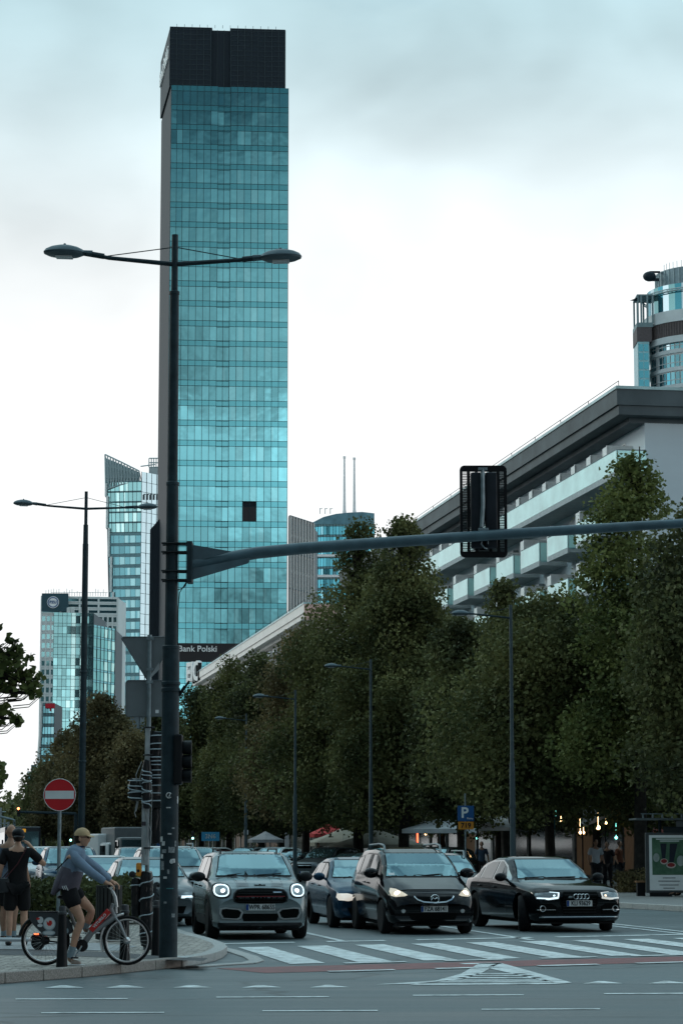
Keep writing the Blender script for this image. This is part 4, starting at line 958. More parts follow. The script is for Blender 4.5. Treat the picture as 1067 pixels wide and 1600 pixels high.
def tree(label, px, Y, ytop, rpx, n=26000, leafs=.17, m=None, cone=.25, group='street trees', seed=1, trunk=3.0, low=None, lobes=70, lobe_r=1.25, cat='tree', ground=.12, name='street_tree', fork=False):
    base = at(px, 1325, Y); zt = at(px, ytop, Y).z; k = 3836.0 / Y; rx = rpx / k; zl = trunk if low is None else low
    rs = np.random.RandomState(seed); zl -= .35; lobe_r *= 1.12; leafs *= .8; n = int(n * 1.9); lobes = int(lobes * 1.3); zc = (zt + zl) / 2; rz = (zt - zl) / 2
    T = thing(name, label, cat, (base.x, Y, ground), rs.uniform(0, 6.28), group)
    P, C, R_ = crown_points(rs, max(rx - lobe_r * .7, .5), max(rz - lobe_r * .6, .5), n, zc - ground, lobes, lobe_r, cone=cone)
    P = P[P[:, 2] > 2.35 + .5 * np.sin(P[:, 0] * 2) * np.cos(P[:, 1] * 2.3)]
    me = leaf_mesh('crown', P, leafs, rs, 8 if Y < 130 else 4); link_mesh('crown', me, m or LG, T)
    b = MB(); tr = .09 + .012 * (zt - zl); lean = rs.uniform(-.25, .25, 2)
    zs = [0, .4, zl, zl + (zt - zl) * .35, zl + (zt - zl) * .7, zt - ground - .6]; rr = [tr * 1.5, tr * 1.05, tr * .85, tr * .6, tr * .35, .02]
    pts = [Vector((lean[0] * z / zt * 1.5 + .08 * sin(z * 2 + seed), lean[1] * z / zt * 1.5, z)) for z in zs]
    b.tube(pts, rr, 9)
    order = np.argsort(C[:, 2])
    for i in order[::max(1, len(order) // 26)]:
        c = Vector(C[i]); f = min(.85, max(0, (c.z - 1.6 - zl * .6) / (zt - zl))); 
        j = f * 3 + 2 if f > 0 else 2; i0 = int(min(j, 4)); a = pts[i0].lerp(pts[min(i0 + 1, 5)], j - i0) if i0 < 5 else pts[5]
        if a.z > c.z: a = pts[2].copy()
        mid = a.lerp(c, .5) + Vector((rs.uniform(-.3, .3), rs.uniform(-.3, .3), rs.uniform(-.1, .5)))
        b.tube([a, mid, c], [tr * .5, tr * .3, .03], 5)
    b.build('trunk', BARK, T, smooth=True)
    return T
TREES = [
 # label, px, Y, ytop, rpx, n, leaf, mat, cone, low, lobes, lobe_r
 ('large bright green tree at the right, its thin upper branches against the white slab', 1000, 84, 672, 132, 22000, .17, LY, .75, 3.4, 72, 1.15),
 ('dense dark tree cut by the right edge of the photo, above the bus shelter', 1105, 76, 760, 130, 26000, .18, LD, .1, 3.2, 80, 1.4),
 ('broad olive tree behind the second lamp from the right, with trunk behind the black saloon', 858, 88, 905, 160, 46000, .17, LG, .15, 2.9, 110, 1.45),
 ('narrow dark tree peaking under the board on the mast arm', 790, 104, 888, 78, 22000, .18, LD, .9, 3.0, 60, 1.2),
 ('tall olive tree with the higher of the twin peaks beside the signal arm', 632, 112, 790, 124, 46000, .18, LG, 1.0, 2.8, 120, 1.35),
 ('tall olive tree with the lower of the twin peaks beside the signal arm', 560, 118, 802, 140, 46000, .18, LG, 1.0, 2.8, 110, 1.4),
 ('wide low tree spreading left of the lamp in the middle of the photo', 478, 124, 965, 92, 30000, .18, LB, .2, 2.8, 80, 1.35),
 ('dark tree filling the gap behind the parking sign', 722, 98, 950, 82, 24000, .18, LD, .2, 2.7, 70, 1.3),
 ('dark rounded tree in front of the cream slab, nearest its roof edge', 408, 156, 1003, 74, 24000, .21, LD, .3, 2.6, 70, 1.5),
 ('dark tree with a pointed top below the white roof letters', 358, 172, 1008, 60, 20000, .22, LG, .4, 2.6, 60, 1.5),
 ('low dark tree just right of the near lamp post', 315, 178, 1058, 56, 20000, .24, LD, .2, 2.6, 60, 1.6),
 ('brownish tree behind the road signs, tallest of those left of the near lamp post', 160, 170, 1072, 74, 24000, .22, LB, .35, 2.6, 64, 1.5),
 ('rounded brownish tree behind the far double lamp', 105, 182, 1122, 52, 20000, .23, LB, .3, 2.6, 56, 1.5),
 ('dark tree filling the gap behind the thick lamp post', 248, 190, 1085, 48, 18000, .25, LD, .2, 2.6, 56, 1.6),
 ('low dark tree above the no entry sign, at the left end of the tree row', 70, 205, 1185, 34, 12000, .26, LD, .2, 2.6, 40, 1.5),
 ('small brownish tree beside the triangular road sign', 207, 160, 1130, 40, 14000, .22, LB, .2, 2.6, 44, 1.4),
]
for i, (lb, px, Y, yt, rp, n, lf, m, cn, lw_, lo, lr) in enumerate(TREES):
    tree(lb, px, Y, yt, rp, n, lf, m, cn, seed=11 + i * 7, low=lw_, trunk=lw_, lobes=lo, lobe_r=lr)
# fill trees standing behind the front row, seen through the gaps
BACK = [(930, 100, 960, 90), (690, 130, 940, 80), (440, 165, 1060, 60), (585, 150, 960, 90), (1010, 96, 900, 100), (340, 220, 1090, 50), (140, 240, 1160, 70), (270, 235, 1110, 45), (200, 230, 1140, 50), (500, 170, 1010, 60), (780, 125, 985, 80)]
BL_ = ['second row behind the right edge', 'second row left of the parking sign', 'second row behind the wide low tree', 'second row behind the twin peaked trees', 'second row above the shelter poster', 'second row left of the cream slab letters', 'second row behind the far double lamp', 'second row behind the near lamp post', 'second row behind the road signs', 'second row left of the middle lamp', 'second row behind the board on the mast arm']
for i, (px, Y, yt, rp) in enumerate(BACK):
    tree('dark tree in the ' + BL_[i], px, Y, yt, rp, 15000, .24, LD, .2, seed=200 + i, low=2.3, trunk=2.3, lobes=55, lobe_r=1.7)
# the tree outside the frame at left whose branches reach in
def reach_tree():
    Y = 27.0; k = 3836 / Y
    T = thing('plane_tree', 'plane tree at the left edge reaching in with two leafy branches against the sky', 'tree', (at(-330, 1325, Y).x, Y, .12))
    rs = np.random.RandomState(8); ox, oy = T.location.x, T.location.y
    sprays = [((-60, 1010), (66, 1052), 46, 420), ((-60, 1120), (32, 1110), 26, 150), ((-60, 1235), (2, 1212), 20, 130), ((-80, 930), (-2, 978), 18, 80)]
    b = MB(); P = []
    b.tube([(0, 0, 0), (.05, 0, 1.5), (.1, .1, 3.2), (.05, 0, 6)], [.26, .2, .17, .1], 10)
    blobs = [(20, 1040, 20), (38, 1062, 14), (10, 1062, 20), (26, 1018, 11), (18, 1000, 7), (48, 1075, 11), (62, 1062, 9), (58, 1085, 9), (47, 1028, 5), (8, 1020, 13), (-20, 1045, 30), (50, 1048, 6), (22, 1082, 5), (5, 1110, 9), (20, 1118, 8), (30, 1128, 6), (-20, 1115, 14), (0, 1128, 6), (31, 1120, 4), (1, 1198, 7), (4, 1215, 7), (-2, 1228, 7), (-20, 1210, 22), (0, 978, 4), (-14, 975, 10)]
    for (x, y, r) in blobs:
        cn = int(5 + r * r * .13)
        for _ in range(cn):
            a = rs.uniform(0, 6.28); q = r * sqrt(rs.uniform(0, 1)); p = at(x + q * cos(a), y + q * sin(a), Y + rs.uniform(-1, 1) * r / k * 1.4); P.append((p.x - ox, p.y - oy, p.z - .12))
    for path in (((-330, 1240), (-120, 1100), (-40, 1070), (10, 1080), (45, 1083), (62, 1070)), ((-330, 1180), (-100, 1050), (-10, 1040), (20, 1020), (26, 1000)), ((-330, 1260), (-100, 1130), (-10, 1120), (30, 1124)), ((-330, 1290), (-100, 1230), (-10, 1215), (6, 1205)), ((-10, 1050), (30, 1062), (60, 1060))):
        pts = [at(x, y, Y) - Vector((ox, oy, .12)) for x, y in path]; m_ = len(pts); b.tube(pts, [lerp(.07, .008, i / (m_ - 1)) for i in range(m_)], 6)
    for i in range(0, len(P), 4):
        p = Vector(P[i]); b.tube([p, p + Vector((-.12, .03, -.10)), p + Vector((-.3, 0, -.12))], [.003, .005, .006], 4)
    # rest of the crown, outside the frame
    Q, C, R_ = crown_points(rs, 2.4, 2.6, 9000, 6.2, 40, .8); Q[:, 0] -= 1.0
    lim = at(-40, 1000, Y).x - ox
    Q = Q[Q[:, 0] < lim - .1]
    link_mesh('crown', leaf_mesh('crown', np.concatenate([np.array(P, dtype=np.float32), Q]), .092, rs, 8), LY, T)
    b.build('trunk', BARK, T, smooth=True)
reach_tree()
# distant wood and roofs closing the street at the far left
def far_wood():
    rs = np.random.RandomState(3); P = []
    for i in range(46):
        px = rs.uniform(-60, 110); Y = rs.uniform(330, 620); h = rs.uniform(6, 13) * (1 if px > 25 else .8)
        p = at(px, 1325, Y); n = 340; d = rs.normal(size=(n, 3)); d /= np.linalg.norm(d, axis=1, keepdims=True)
        P.append(np.array([p.x, p.y, h * .55]) + d * np.array([3.2, 3.2, h * .5]) * rs.uniform(.6, 1, size=(n, 1)))
    me = leaf_mesh('far_wood', np.concatenate(P).astype(np.float32), .75, rs, 4); o = link_mesh('far_wood', me, LD)
    tag(o, 'hazy mass of distant street trees at the far left end of the road', 'trees', kind='stuff')
far_wood()
def hedge(label, x0, x1, ybase, Y, h, d, seed, yawstreet=True, m=None, px=True):
    a, c = at(x0, 1325, Y), at(x1, 1325, Y); L_ = c.x - a.x; rs = np.random.RandomState(seed)
    T = thing('hedge', label, 'hedge', ((a.x + c.x) / 2, Y, .1), 0, None)
    n = int(L_ * h * 2600); P = np.stack([rs.uniform(-L_ / 2, L_ / 2, n), rs.uniform(-d / 2, d / 2, n), rs.uniform(.02, h, n) ], 1)
    P[:, 2] += .06 * np.sin(P[:, 0] * 5) + rs.uniform(-.05, .07, n)
    link_mesh('foliage', leaf_mesh('foliage', P.astype(np.float32), .085, rs, 4), m or LD, T)
    b = MB()
    for i in range(int(L_ * 2)): x = -L_ / 2 + (i + .5) / 2; b.tube([(x, 0, -.1), (x + .05, .02, h * .6)], [.02, .01], 5)
    b.build('stems', BARK, T)
    return T
hedge('clipped dark green hedge behind the cyclist and the slatted bin', -60, 235, 1450, 49.5, .92, 1.5, 5)
hedge('low scruffy planting between the pavement and the cafe terrace, right of the black saloon', 960, 1012, 1400, 84, .75, 2.2, 9, m=LB)
hedge('low planting behind the bus shelter bench', 1012, 1120, 1400, 92, .8, 1.5, 10, m=LD)
# ================================================================== cars
def itp(pts, x):
    if x <= pts[0][0]: return pts[0][1]
    for (a, b), (c, d) in zip(pts, pts[1:]):
        if x <= c:
            t = (x - a) / (c - a) if c > a else 0; return b + (d - b) * t
    return pts[-1][1]
WS = None
def screen_mat(name, col, metal=.45, rough=.05): return glass(name, col, rough, metal, .06)
SCREEN = screen_mat('windscreen_glass', (.17, .29, .32), .85)
SIDEG = screen_mat('side_glass', (.025, .04, .045), .25, .04)
GAP = mat('panel_gap', (.004, .004, .005), .7, var=0)
LAMPG = mat('lamp_glass', (.22, .25, .27), .12, metal=.5, var=.2, vscale=20, coat=1)
LAMPON = mat('lit_lamp', (.8, .9, 1), .3, var=0, emis=(.85, .95, 1), estr=3)
LAMPWARM = mat('lit_warm_lamp', (1, .85, .6), .3, var=0, emis=(1, .80, .52), estr=7)
DRL = mat('lit_strip', (.8, .95, 1), .3, var=0, emis=(.75, .93, 1), estr=1.1)
AMBER = mat('amber_lamp', (.5, .2, .03), .3, var=0, emis=(1, .4, .05), estr=.4)
PLATE = mat('plate_white', (.62, .66, .66), .5, var=.05)
PLATEB = mat('plate_blue', (.01, .05, .22), .5, var=0)
INK = mat('plate_ink', (.01, .012, .015), .6, var=0)
GRILLE = mat('grille_black', (.003, .004, .004), .6, var=.2, spec=.05)
def paint(name, col, metal=.4, rough=.25):
    return mat(name, col, rough, metal, var=.05, coat=.3, spec=.12)
class Car:
    def __init__(c, S):
        c.S = S; L, W, H = S['L'], S['W'], S['H']; c.L = L; c.W = W
        ys = sorted(set([0, .03, .07, .12, .2, .3, .45, .6] + [round(.6 + (L - 1.0) * i / 40, 4) for i in range(41)] + [L - .3, L - .2, L - .12, L - .06, L - .02, L] + [p[0] for p in S['top']]))
        rows = []; wm = S.get('wmul', [(0, .84), (.07, .90), (.2, .95), (.5, .985), (.9, 1), (L - .8, 1), (L - .3, .97), (L - .08, .92), (L, .86)])
        for y in ys:
            w = W / 2 * itp(wm, y); zt = itp(S['top'], y); zb = itp(S.get('bot', [(0, .26), (.15, .19), (L - .2, .22), (L, .32)]), y); be = min(itp(S['belt'], y), zt - .03); h = zt - be
            tu = S.get('tumble', .30); f = min(1, h / .3)
            zm = lerp(zb, be, .5)
            pts = [(0, zb), (.86 * w, zb), (.955 * w, zb + .05), (w * .99, lerp(zb, be, .3)), (w, zm), (w * .992, lerp(zb, be, .76)), (w * .965, lerp(zb, be, .92)), (w * .935, be),
                   (w * lerp(.86, .925, f) - tu * h * .12, be + h * lerp(.45, .15, f)), (w * lerp(.74, .91, f) - tu * h * .5, be + h * lerp(.70, .52, f)), (w * lerp(.62, .895, f) - tu * h * .84, be + h * lerp(.84, .86, f)),
                   (w * lerp(.46, .84, f) - tu * h * .98, be + h * .955), (w * lerp(.3, .62, f) - tu * h * .7, be + h * .992), (0, zt)]
            rows.append((y, pts))
        full = []
        for y, pts in rows:
            ring = [(x, z) for x, z in pts] + [(-x, z) for x, z in pts[1:-1]][::-1]
            bow = S.get('bow', .22); fb = max(0, 1 - y / 1.4); rb_ = max(0, 1 - (L - y) / 1.0)
            full.append([(x, y + bow * (abs(x) / (W / 2)) ** 2.2 * fb - .14 * (abs(x) / (W / 2)) ** 2.2 * rb_ + S.get('rake', .06) * fb * max(0, (z - .45)) * (1 if y < .25 else 0), z) for x, z in ring])
        n = len(full[0]); vs = [p for r in full for p in r]; fs = []
        for i in range(len(full) - 1):
            for j in range(n): fs.append((i * n + j, i * n + (j + 1) % n, (i + 1) * n + (j + 1) % n, (i + 1) * n + j))
        # front and rear faces as fans of strips (row of quads, left to right)
        def cap(base, flip):
            m = n // 2
            for j in range(0, m):
                a, b, c_, d = base + j, base + j + 1, base + (n - j - 1) % n, base + (n - j) % n
                f = [a, b, c_, d]
                u = []
                for q in f:
                    if q not in u: u.append(q)
                if len(u) > 2: fs.append(u)
        cap(0, 0); cap((len(full) - 1) * n, 1)
        me = bpy.data.meshes.new('body'); me.from_pydata(vs, [], fs)
        bm = bmesh.new(); bm.from_mesh(me); bmesh.ops.remove_doubles(bm, verts=bm.verts, dist=1e-5); bmesh.ops.recalc_face_normals(bm, faces=bm.faces); bm.to_mesh(me)
        c.bvh = BVHTree.FromBMesh(bm); bm.free()
        # wheel arches cut out
        o = bpy.data.objects.new('tmp', me); COL.objects.link(o); cut = MB()
        for wy in S['axles']:
            for sx in (-1, 1):
                cut.lathe([(S['r'] + .055, 0), (S['r'] + .055, .34)], (sx * (W / 2 + .06) - (.34 if sx > 0 else 0), wy, S['r'] - .01), 28, 'X')
        co = cut.build('tmp2', BLACK, None); md = o.modifiers.new('b', 'BOOLEAN'); md.object = co; md.operation = 'DIFFERENCE'; md.solver = 'EXACT'
        bpy.context.view_layer.update()
        me2 = bpy.data.meshes.new_from_object(o.evaluated_get(bpy.context.evaluated_depsgraph_get())); bpy.data.objects.remove(o); bpy.data.objects.remove(co)
        me2.materials.clear(); me2.polygons.foreach_set('use_smooth', [True] * len(me2.polygons)); me2.set_sharp_from_angle(angle=R(42)); me2.name = 'body'
        c.body = me2
    def hit(c, u, v, view):
        if view == 'F': h = c.bvh.ray_cast(Vector((u, -3, v)), Vector((0, 1, 0)))
        elif view == 'L': h = c.bvh.ray_cast(Vector((-3, u, v)), Vector((1, 0, 0)))
        elif view == 'R': h = c.bvh.ray_cast(Vector((3, u, v)), Vector((-1, 0, 0)))
        elif view == 'T': h = c.bvh.ray_cast(Vector((u, v, 4)), Vector((0, 0, -1)))
        else: h = c.bvh.ray_cast(Vector((u, 9, v)), Vector((0, -1, 0)))
        return h
    def patch(c, polys, view, off=.006, thick=.0, step=.07):
        """outlines in the front/side/top view laid onto the body as a skin"""
        bm = bmesh.new()
        for poly in polys:
            vs = [bm.verts.new((p[0], p[1], 0)) for p in poly]; bm.faces.new(vs)
        bmesh.ops.triangulate(bm, faces=bm.faces[:])
        for _ in range(5):
            es = [e for e in bm.edges if e.calc_length() > step]
            if not es: break
            bmesh.ops.subdivide_edges(bm, edges=es, cuts=1); bmesh.ops.triangulate(bm, faces=[f for f in bm.faces if len(f.verts) > 3])
        bad = []
        for v in bm.verts:
            h = c.hit(v.co.x, v.co.y, view)
            if h[0] is None: bad.append(v); continue
            d = {'F': Vector((0, -1, 0)), 'L': Vector((-1, 0, 0)), 'R': Vector((1, 0, 0)), 'T': Vector((0, 0, 1)), 'B': Vector((0, 1, 0))}[view]
            v.co = h[0] + (h[1] if h[1].dot(d) > 0 else -h[1]) * off * .6 + d * off * .5
        if bad: bmesh.ops.delete(bm, geom=bad, context='VERTS')
        d = {'F': Vector((0, -1, 0)), 'L': Vector((-1, 0, 0)), 'R': Vector((1, 0, 0)), 'T': Vector((0, 0, 1)), 'B': Vector((0, 1, 0))}[view]
        for f in bm.faces:
            f.normal_update()
            if f.normal.dot(d) < 0: f.normal_flip()
        me = bpy.data.meshes.new('p'); bm.to_mesh(me); bm.free(); me.polygons.foreach_set('use_smooth', [True] * len(me.polygons)); return me
    def put(c, T, name, polys, view, m, off=.006, step=.07, parent=None):
        me = c.patch(polys, view, off, step=step); me.name = name; return link_mesh(name, me, m, parent or T)
def mirror(p): return [(-x, z) for x, z in p][::-1]
def ellipse(cx, cz, rx, rz, n=20, p=2.0):
    return [(cx + rx * (abs(cos(a)) ** (2 / p)) * (1 if cos(a) > 0 else -1), cz + rz * (abs(sin(a)) ** (2 / p)) * (1 if sin(a) > 0 else -1)) for a in [2 * pi * i / n for i in range(n)]]
def rect(x0, x1, z0, z1): return [(x0, z0), (x1, z0), (x1, z1), (x0, z1)]
def ringpoly(outer, inner):
    n = len(outer); return [[outer[i], outer[(i + 1) % n], inner[(i + 1) % n], inner[i]] for i in range(n)]
WHEELS = {}
def wheel(T, x, y, r, style, steer=0.0, w=.21):
    key = (round(r, 3), style, w)
    if key not in WHEELS:
        b = MB(); b.lathe([(r * .66, -w / 2), (r * .90, -w / 2), (r * .985, -w * .36), (r, -w * .2), (r, w * .2), (r * .985, w * .36), (r * .90, w / 2), (r * .66, w / 2), (r * .64, 0), (r * .66, -w / 2)], n=36, axis='X')
        ty = b.build('tyre', RUBBER, None, smooth=35)
        b = MB(); b.lathe([(r * .655, -w * .46), (r * .69, -w * .5), (r * .64, -w * .44), (r * .60, -w * .1), (r * .60, w * .3)], n=36, axis='X')
        ns_ = {'five': 5, 'ten': 10, 'split': 7, 'cap': 9}[style]
        for i in range(ns_):
            a = 2 * pi * i / ns_; w2 = .10 if style in ('ten',) else (.14 if style == 'split' else .2)
            p0 = (-w * .40, r * .14 * cos(a), r * .14 * sin(a)); p1 = (-w * .43, r * .64 * cos(a), r * .64 * sin(a))
            def pt(rr, aa, x_): return (x_, rr * cos(aa), rr * sin(aa))
            v = [pt(r * .12, a - w2 * 1.8, -w * .40), pt(r * .12, a + w2 * 1.8, -w * .40), pt(r * .645, a + w2 * .55, -w * .47), pt(r * .645, a - w2 * .55, -w * .47)]
            v2 = [(x_ + .035, yy, zz) for x_, yy, zz in v]
            b.add(v + v2, [(0, 1, 2, 3), (4, 5, 6, 7), (0, 1, 5, 4), (1, 2, 6, 5), (2, 3, 7, 6), (3, 0, 4, 7)])
        b.lathe([(0.001, -w * .46), (r * .13, -w * .44), (r * .17, -w * .36), (r * .17, 0)], n=16, axis='X')
        b2 = MB(); b2.lathe([(.001, -.01), (r * .6, -.01), (r * .6, .05), (.001, .05)], n=24, axis='X')
        ri = b.build('rim', mat('alloy_' + style, {'five': (.10, .105, .11), 'ten': (.34, .36, .37), 'split': (.07, .07, .075), 'cap': (.3, .32, .33)}[style], .3, metal=.8, var=.1), None, smooth=30)
        di = b2.build('brake_disc', mat('brake_dark', (.02, .02, .02), .6, metal=.3), None)
        WHEELS[key] = (ty.data, ri.data, di.data)
        for o in (ty, ri, di): bpy.data.objects.remove(o)
    ty, ri, di = WHEELS[key]
    t = link_mesh('wheel', ty, None, T, (x, y, r)); t.rotation_euler = (0, 0, (pi if x > 0 else 0) + steer)
    q = link_mesh('rim', ri, None, t); q2 = link_mesh('brake_disc', di, None, t)
    return t
def mirror_part(T, x, y, z, m, s=1.0):
    b = MB(); sx = 1 if x > 0 else -1
    b.ball((x + sx * .02, y, z), (.125 * s, .075 * s, .085 * s), 14, 9); b.tube([(x - sx * .08, y + .02, z - .03), (x - sx * .2, y + .05, z - .09)], .028, 6)
    o = b.build('door_mirror', m, T, smooth=True)
    return o
def plate(T, x, y, z, txt, tilt=0.0):
    b = MB(); b.box((x, y, z), (.52, .02, .115), bev=.006); o = b.build('number_plate', PLATE, T)
    b = MB(); b.box((x - .235, y - .011, z), (.045, .006, .105)); b.build('blue_band', PLATEB, o)
    if txt: text(txt, .118, INK, o, (x + .025, y - .013, z - .002), extrude=.002, bold=.0025, sx=.80)
    return o
def car_thing(label, cat, loc, rz, group, name='parked_car'): return thing(name, label, cat, loc, rz, group)
def common(c, T, paintm, style, plate_txt=None, mirror_m=None, steer=0.0, ws=None, sides=None, sw=.205, screen=None, trim=None, gaps=(), handles=(), rearv=True):
    S = c.S; L, W = S['L'], S['W']
    link_mesh('body', c.body, None, T); T.children[-1].data = c.body
    bo = T.children[-1]
    if len(c.body.materials) == 0: c.body.materials.append(paintm)
    bo.material_slots[0].link = 'OBJECT'; bo.material_slots[0].material = paintm
    b = MB(); b.b2(-W * .40, W * .40, .25, L - .3, .16, .30); b.build('underbody', RUBBER, T)
    for wy in S['axles']:
        for sx in (-1, 1): wheel(T, sx * (W / 2 - sw / 2 - .005), wy, S['r'], style, steer if wy == S['axles'][0] else 0, sw)
    wsb = c.put(T, 'windscreen_surround', [ws[0]], 'F', GAP, .004); w_ = c.put(T, 'windscreen', [ws[1]], 'F', screen or SCREEN, .009, parent=wsb)
    for v in 'LR':
        for p in sides[0]: s_ = c.put(T, 'window_surround', [p], v, trim or GAP, .004)
        for p in sides[1]: c.put(T, 'side_window', [p], v, SIDEG, .009)
        if gaps: c.put(T, 'door_gaps', list(gaps), v, GAP, .003, step=.12)
        for (y, z) in handles:
            h = c.hit(y, z, v)[0]
            if h: sx = -1 if v == 'L' else 1; b = MB(); b.box((h.x + sx * .018, y, z), (.03, .19, .03), bev=.008); b.build('door_handle', mirror_m or paintm, T)
    mz, my, mx = S['mir']
    for sx in (-1, 1): mirror_part(T, sx * mx, my, mz, mirror_m or paintm, S.get('ms', 1.0))
    return bo
def lamp_glow(T, x, y, z, r, m, name='lamp_bulb'):
    b = MB(); b.ball((x, y, z), (r, r * .5, r * .8), 12, 8); return b.build(name, m, T, smooth=True)
def place(px, pyg, yaw=0.0):
    p = gnd(px, pyg); return p, TH + yaw
def surf(c, x, z, off=.0): h = c.hit(x, z, 'F')[0]; return h.y - off
# ------------------------------------------------- silver mini SUV with stripes
def striped_hatch():
    S = dict(L=4.3, W=1.80, H=1.56, r=.335, axles=(.80, 3.47), bow=.20, tumble=.27, rake=.10,
             top=[(0, .74), (.03, .84), (.08, .92), (.2, .99), (.5, 1.045), (.95, 1.09), (1.12, 1.11), (1.3, 1.24), (1.78, 1.50), (2.1, 1.55), (2.7, 1.56), (3.5, 1.54), (3.9, 1.47), (4.15, 1.2), (4.25, 1.0), (4.3, .8)],
             belt=[(0, .62), (.1, .82), (.3, .90), (1.1, 1.0), (2.5, 1.04), (4.3, 1.06)], mir=(1.10, 1.42, .97), ms=1.05)
    c = Car(S); P = gnd(408, 1469); T = thing('car', 'silver grey compact crossover with dark bonnet stripes and round lit headlights, frontmost by the corner', 'car', (P.x, P.y, 0), TH + R(-1.0), 'cars waiting at the crossing')
    pm = paint('silver_grey_paint', (.22, .26, .27), .6, .25)
    ws = ([(-.70, 1.10), (.70, 1.10), (.585, 1.515), (-.585, 1.515)], [(-.675, 1.125), (.675, 1.125), (.565, 1.495), (-.565, 1.495)])
    sd = ([[(1.35, 1.04), (3.95, 1.08), (3.75, 1.42), (2.9, 1.475), (2.0, 1.475), (1.75, 1.40)]], [[(1.55, 1.06), (2.35, 1.07), (2.35, 1.45), (2.02, 1.45), (1.8, 1.37)], [(2.43, 1.07), (3.25, 1.08), (3.2, 1.44), (2.43, 1.455)], [(3.33, 1.085), (3.82, 1.09), (3.68, 1.38), (3.29, 1.43)]])
    common(c, T, pm, 'five', None, BLACK, 0, ws, sd, gaps=[rect(1.38, 1.392, .35, 1.02), rect(2.38, 2.392, .35, 1.05), rect(3.3, 3.312, .6, 1.07)], handles=((2.22, .93), (3.12, .94)), sw=.22)
    # black lower cladding and wheel arch trims
    for v in 'LR':
        arcs = []
        for wy in S['axles']:
            o = [(wy + .455 * cos(a), S['r'] + .455 * sin(a)) for a in [pi * i / 14 for i in range(15)]]; n = [(wy + .385 * cos(a), S['r'] + .385 * sin(a)) for a in [pi * i / 14 for i in range(15)]]
            arcs += [[o[i], o[i + 1], n[i + 1], n[i]] for i in range(14)]
        c.put(T, 'arch_trim', arcs, v, DARKPL, .012, step=.2); c.put(T, 'sill_cladding', [rect(1.25, 3.05, .24, .42)], v, DARKPL, .012, step=.2)
    # grille
    def sup(cx, cz, rx, rz, p=3.2, n=28): return ellipse(cx, cz, rx, rz, n, p)
    g = [(-.47, .74), (-.455, .82), (-.40, .875), (-.25, .895), (0, .90), (.25, .895), (.40, .875), (.455, .82), (.47, .74), (.45, .68), (.38, .655), (0, .645), (-.38, .655), (-.45, .68)]
    gr = c.put(T, 'grille_surround', [[(x * 1.055, .772 + (z - .772) * 1.10) for x, z in g]], 'F', mat('gloss_black', (.008, .008, .009), .15, coat=1, var=0), .012)
    c.put(T, 'grille', [g], 'F', GRILLE, .018, parent=gr); c.put(T, 'red_bar', [rect(-.43, .43, .752, .768)], 'F', mat('dark_red', (.12, .012, .015), .4), .03, parent=gr)
    for i in range(5): c.put(T, 'grille_bar', [rect(-.40, .40, .685 + i * .042 - .004, .685 + i * .042 + .004)], 'F', DARKPL, .024, parent=gr) if abs(.685 + i * .042 - .76) > .02 else None
    c.put(T, 'badge', [rect(.22, .37, .825, .842)], 'F', CHROME, .03, parent=gr)
    y0 = surf(c, 0, .97, .005); b = MB(); b.prism([(0, .985), (.03, .97), (.10, .975), (.03, .955), (0, .945), (-.03, .955), (-.10, .975), (-.03, .97)], y0 - .02, y0 + .02, 'XZ'); b.build('wing_badge', GRILLE, T)
    # lamps
    for sx in (-1, 1):
        e = ellipse(.68 * sx, .865, .145, .125, 24, 2.5); e1 = ellipse(.68 * sx, .865, .130, .110, 24, 2.5); e2 = ellipse(.68 * sx, .865, .106, .088, 24, 2.5)
        hl = c.put(T, 'headlight', [ellipse(.68 * sx, .865, .155, .135, 24, 2.5)], 'F', GAP, .008); c.put(T, 'light_ring', ringpoly(e1, e2), 'F', DRL, .018, parent=hl, step=.03)
        c.put(T, 'lens', [e2], 'F', LAMPG, .014, parent=hl); y = surf(c, .66 * sx, .86); lamp_glow(hl, .66 * sx, y - .02, .865, .045, LAMPON)
        # side intakes framed in silver
        q = [(.30, .49), (.36, .545), (.62, .575), (.72, .56), (.735, .47), (.68, .37), (.40, .355), (.34, .385)]
        q = q if sx > 0 else mirror(q)
        cx = .53 * sx; cz = .46; qi = [(cx + (x - cx) * .82, cz + (z - cz) * .78) for x, z in q]
        it = c.put(T, 'side_intake', [q], 'F', SILVER if False else paint('silver_trim', (.4, .43, .44), .7, .3), .02); c.put(T, 'intake_mesh', [qi], 'F', GRILLE, .028, parent=it)
    c.put(T, 'lower_intake', [[(-.34, .46), (.34, .46), (.30, .33), (-.30, .33)]], 'F', GRILLE, .012)
    c.put(T, 'chin', [rect(-.75, .75, .19, .30)], 'F', DARKPL, .016)
    plate(T, 0, surf(c, 0, .57, .03), .575, 'WPR 6865S')
    # bonnet stripes
    for sx in (-1, 1):
        st = c.put(T, 'bonnet_stripe', [[(.235 * sx, .16), (.385 * sx, .18), (.42 * sx, 1.08), (.26 * sx, 1.08)]], 'T', mat('stripe_dark', (.05, .065, .075), .3, coat=1, var=0), .004)
        for a, b_ in ((.205, .222), (.398, .415)): c.put(T, 'thin_stripe', [[(a * sx, .16), (b_ * sx, .16), ((b_ + .03) * sx, 1.08), ((a + .03) * sx, 1.08)]], 'T', MATS['stripe_dark'], .004, parent=st)
    for sx in (-1, 1): b = MB(); b.tube([(.52 * sx, 2.0, 1.50), (.53 * sx, 2.1, 1.60), (.53 * sx, 3.4, 1.60), (.52 * sx, 3.55, 1.50)], .016, 6); b.build('roof_rail', DARKPL, T)
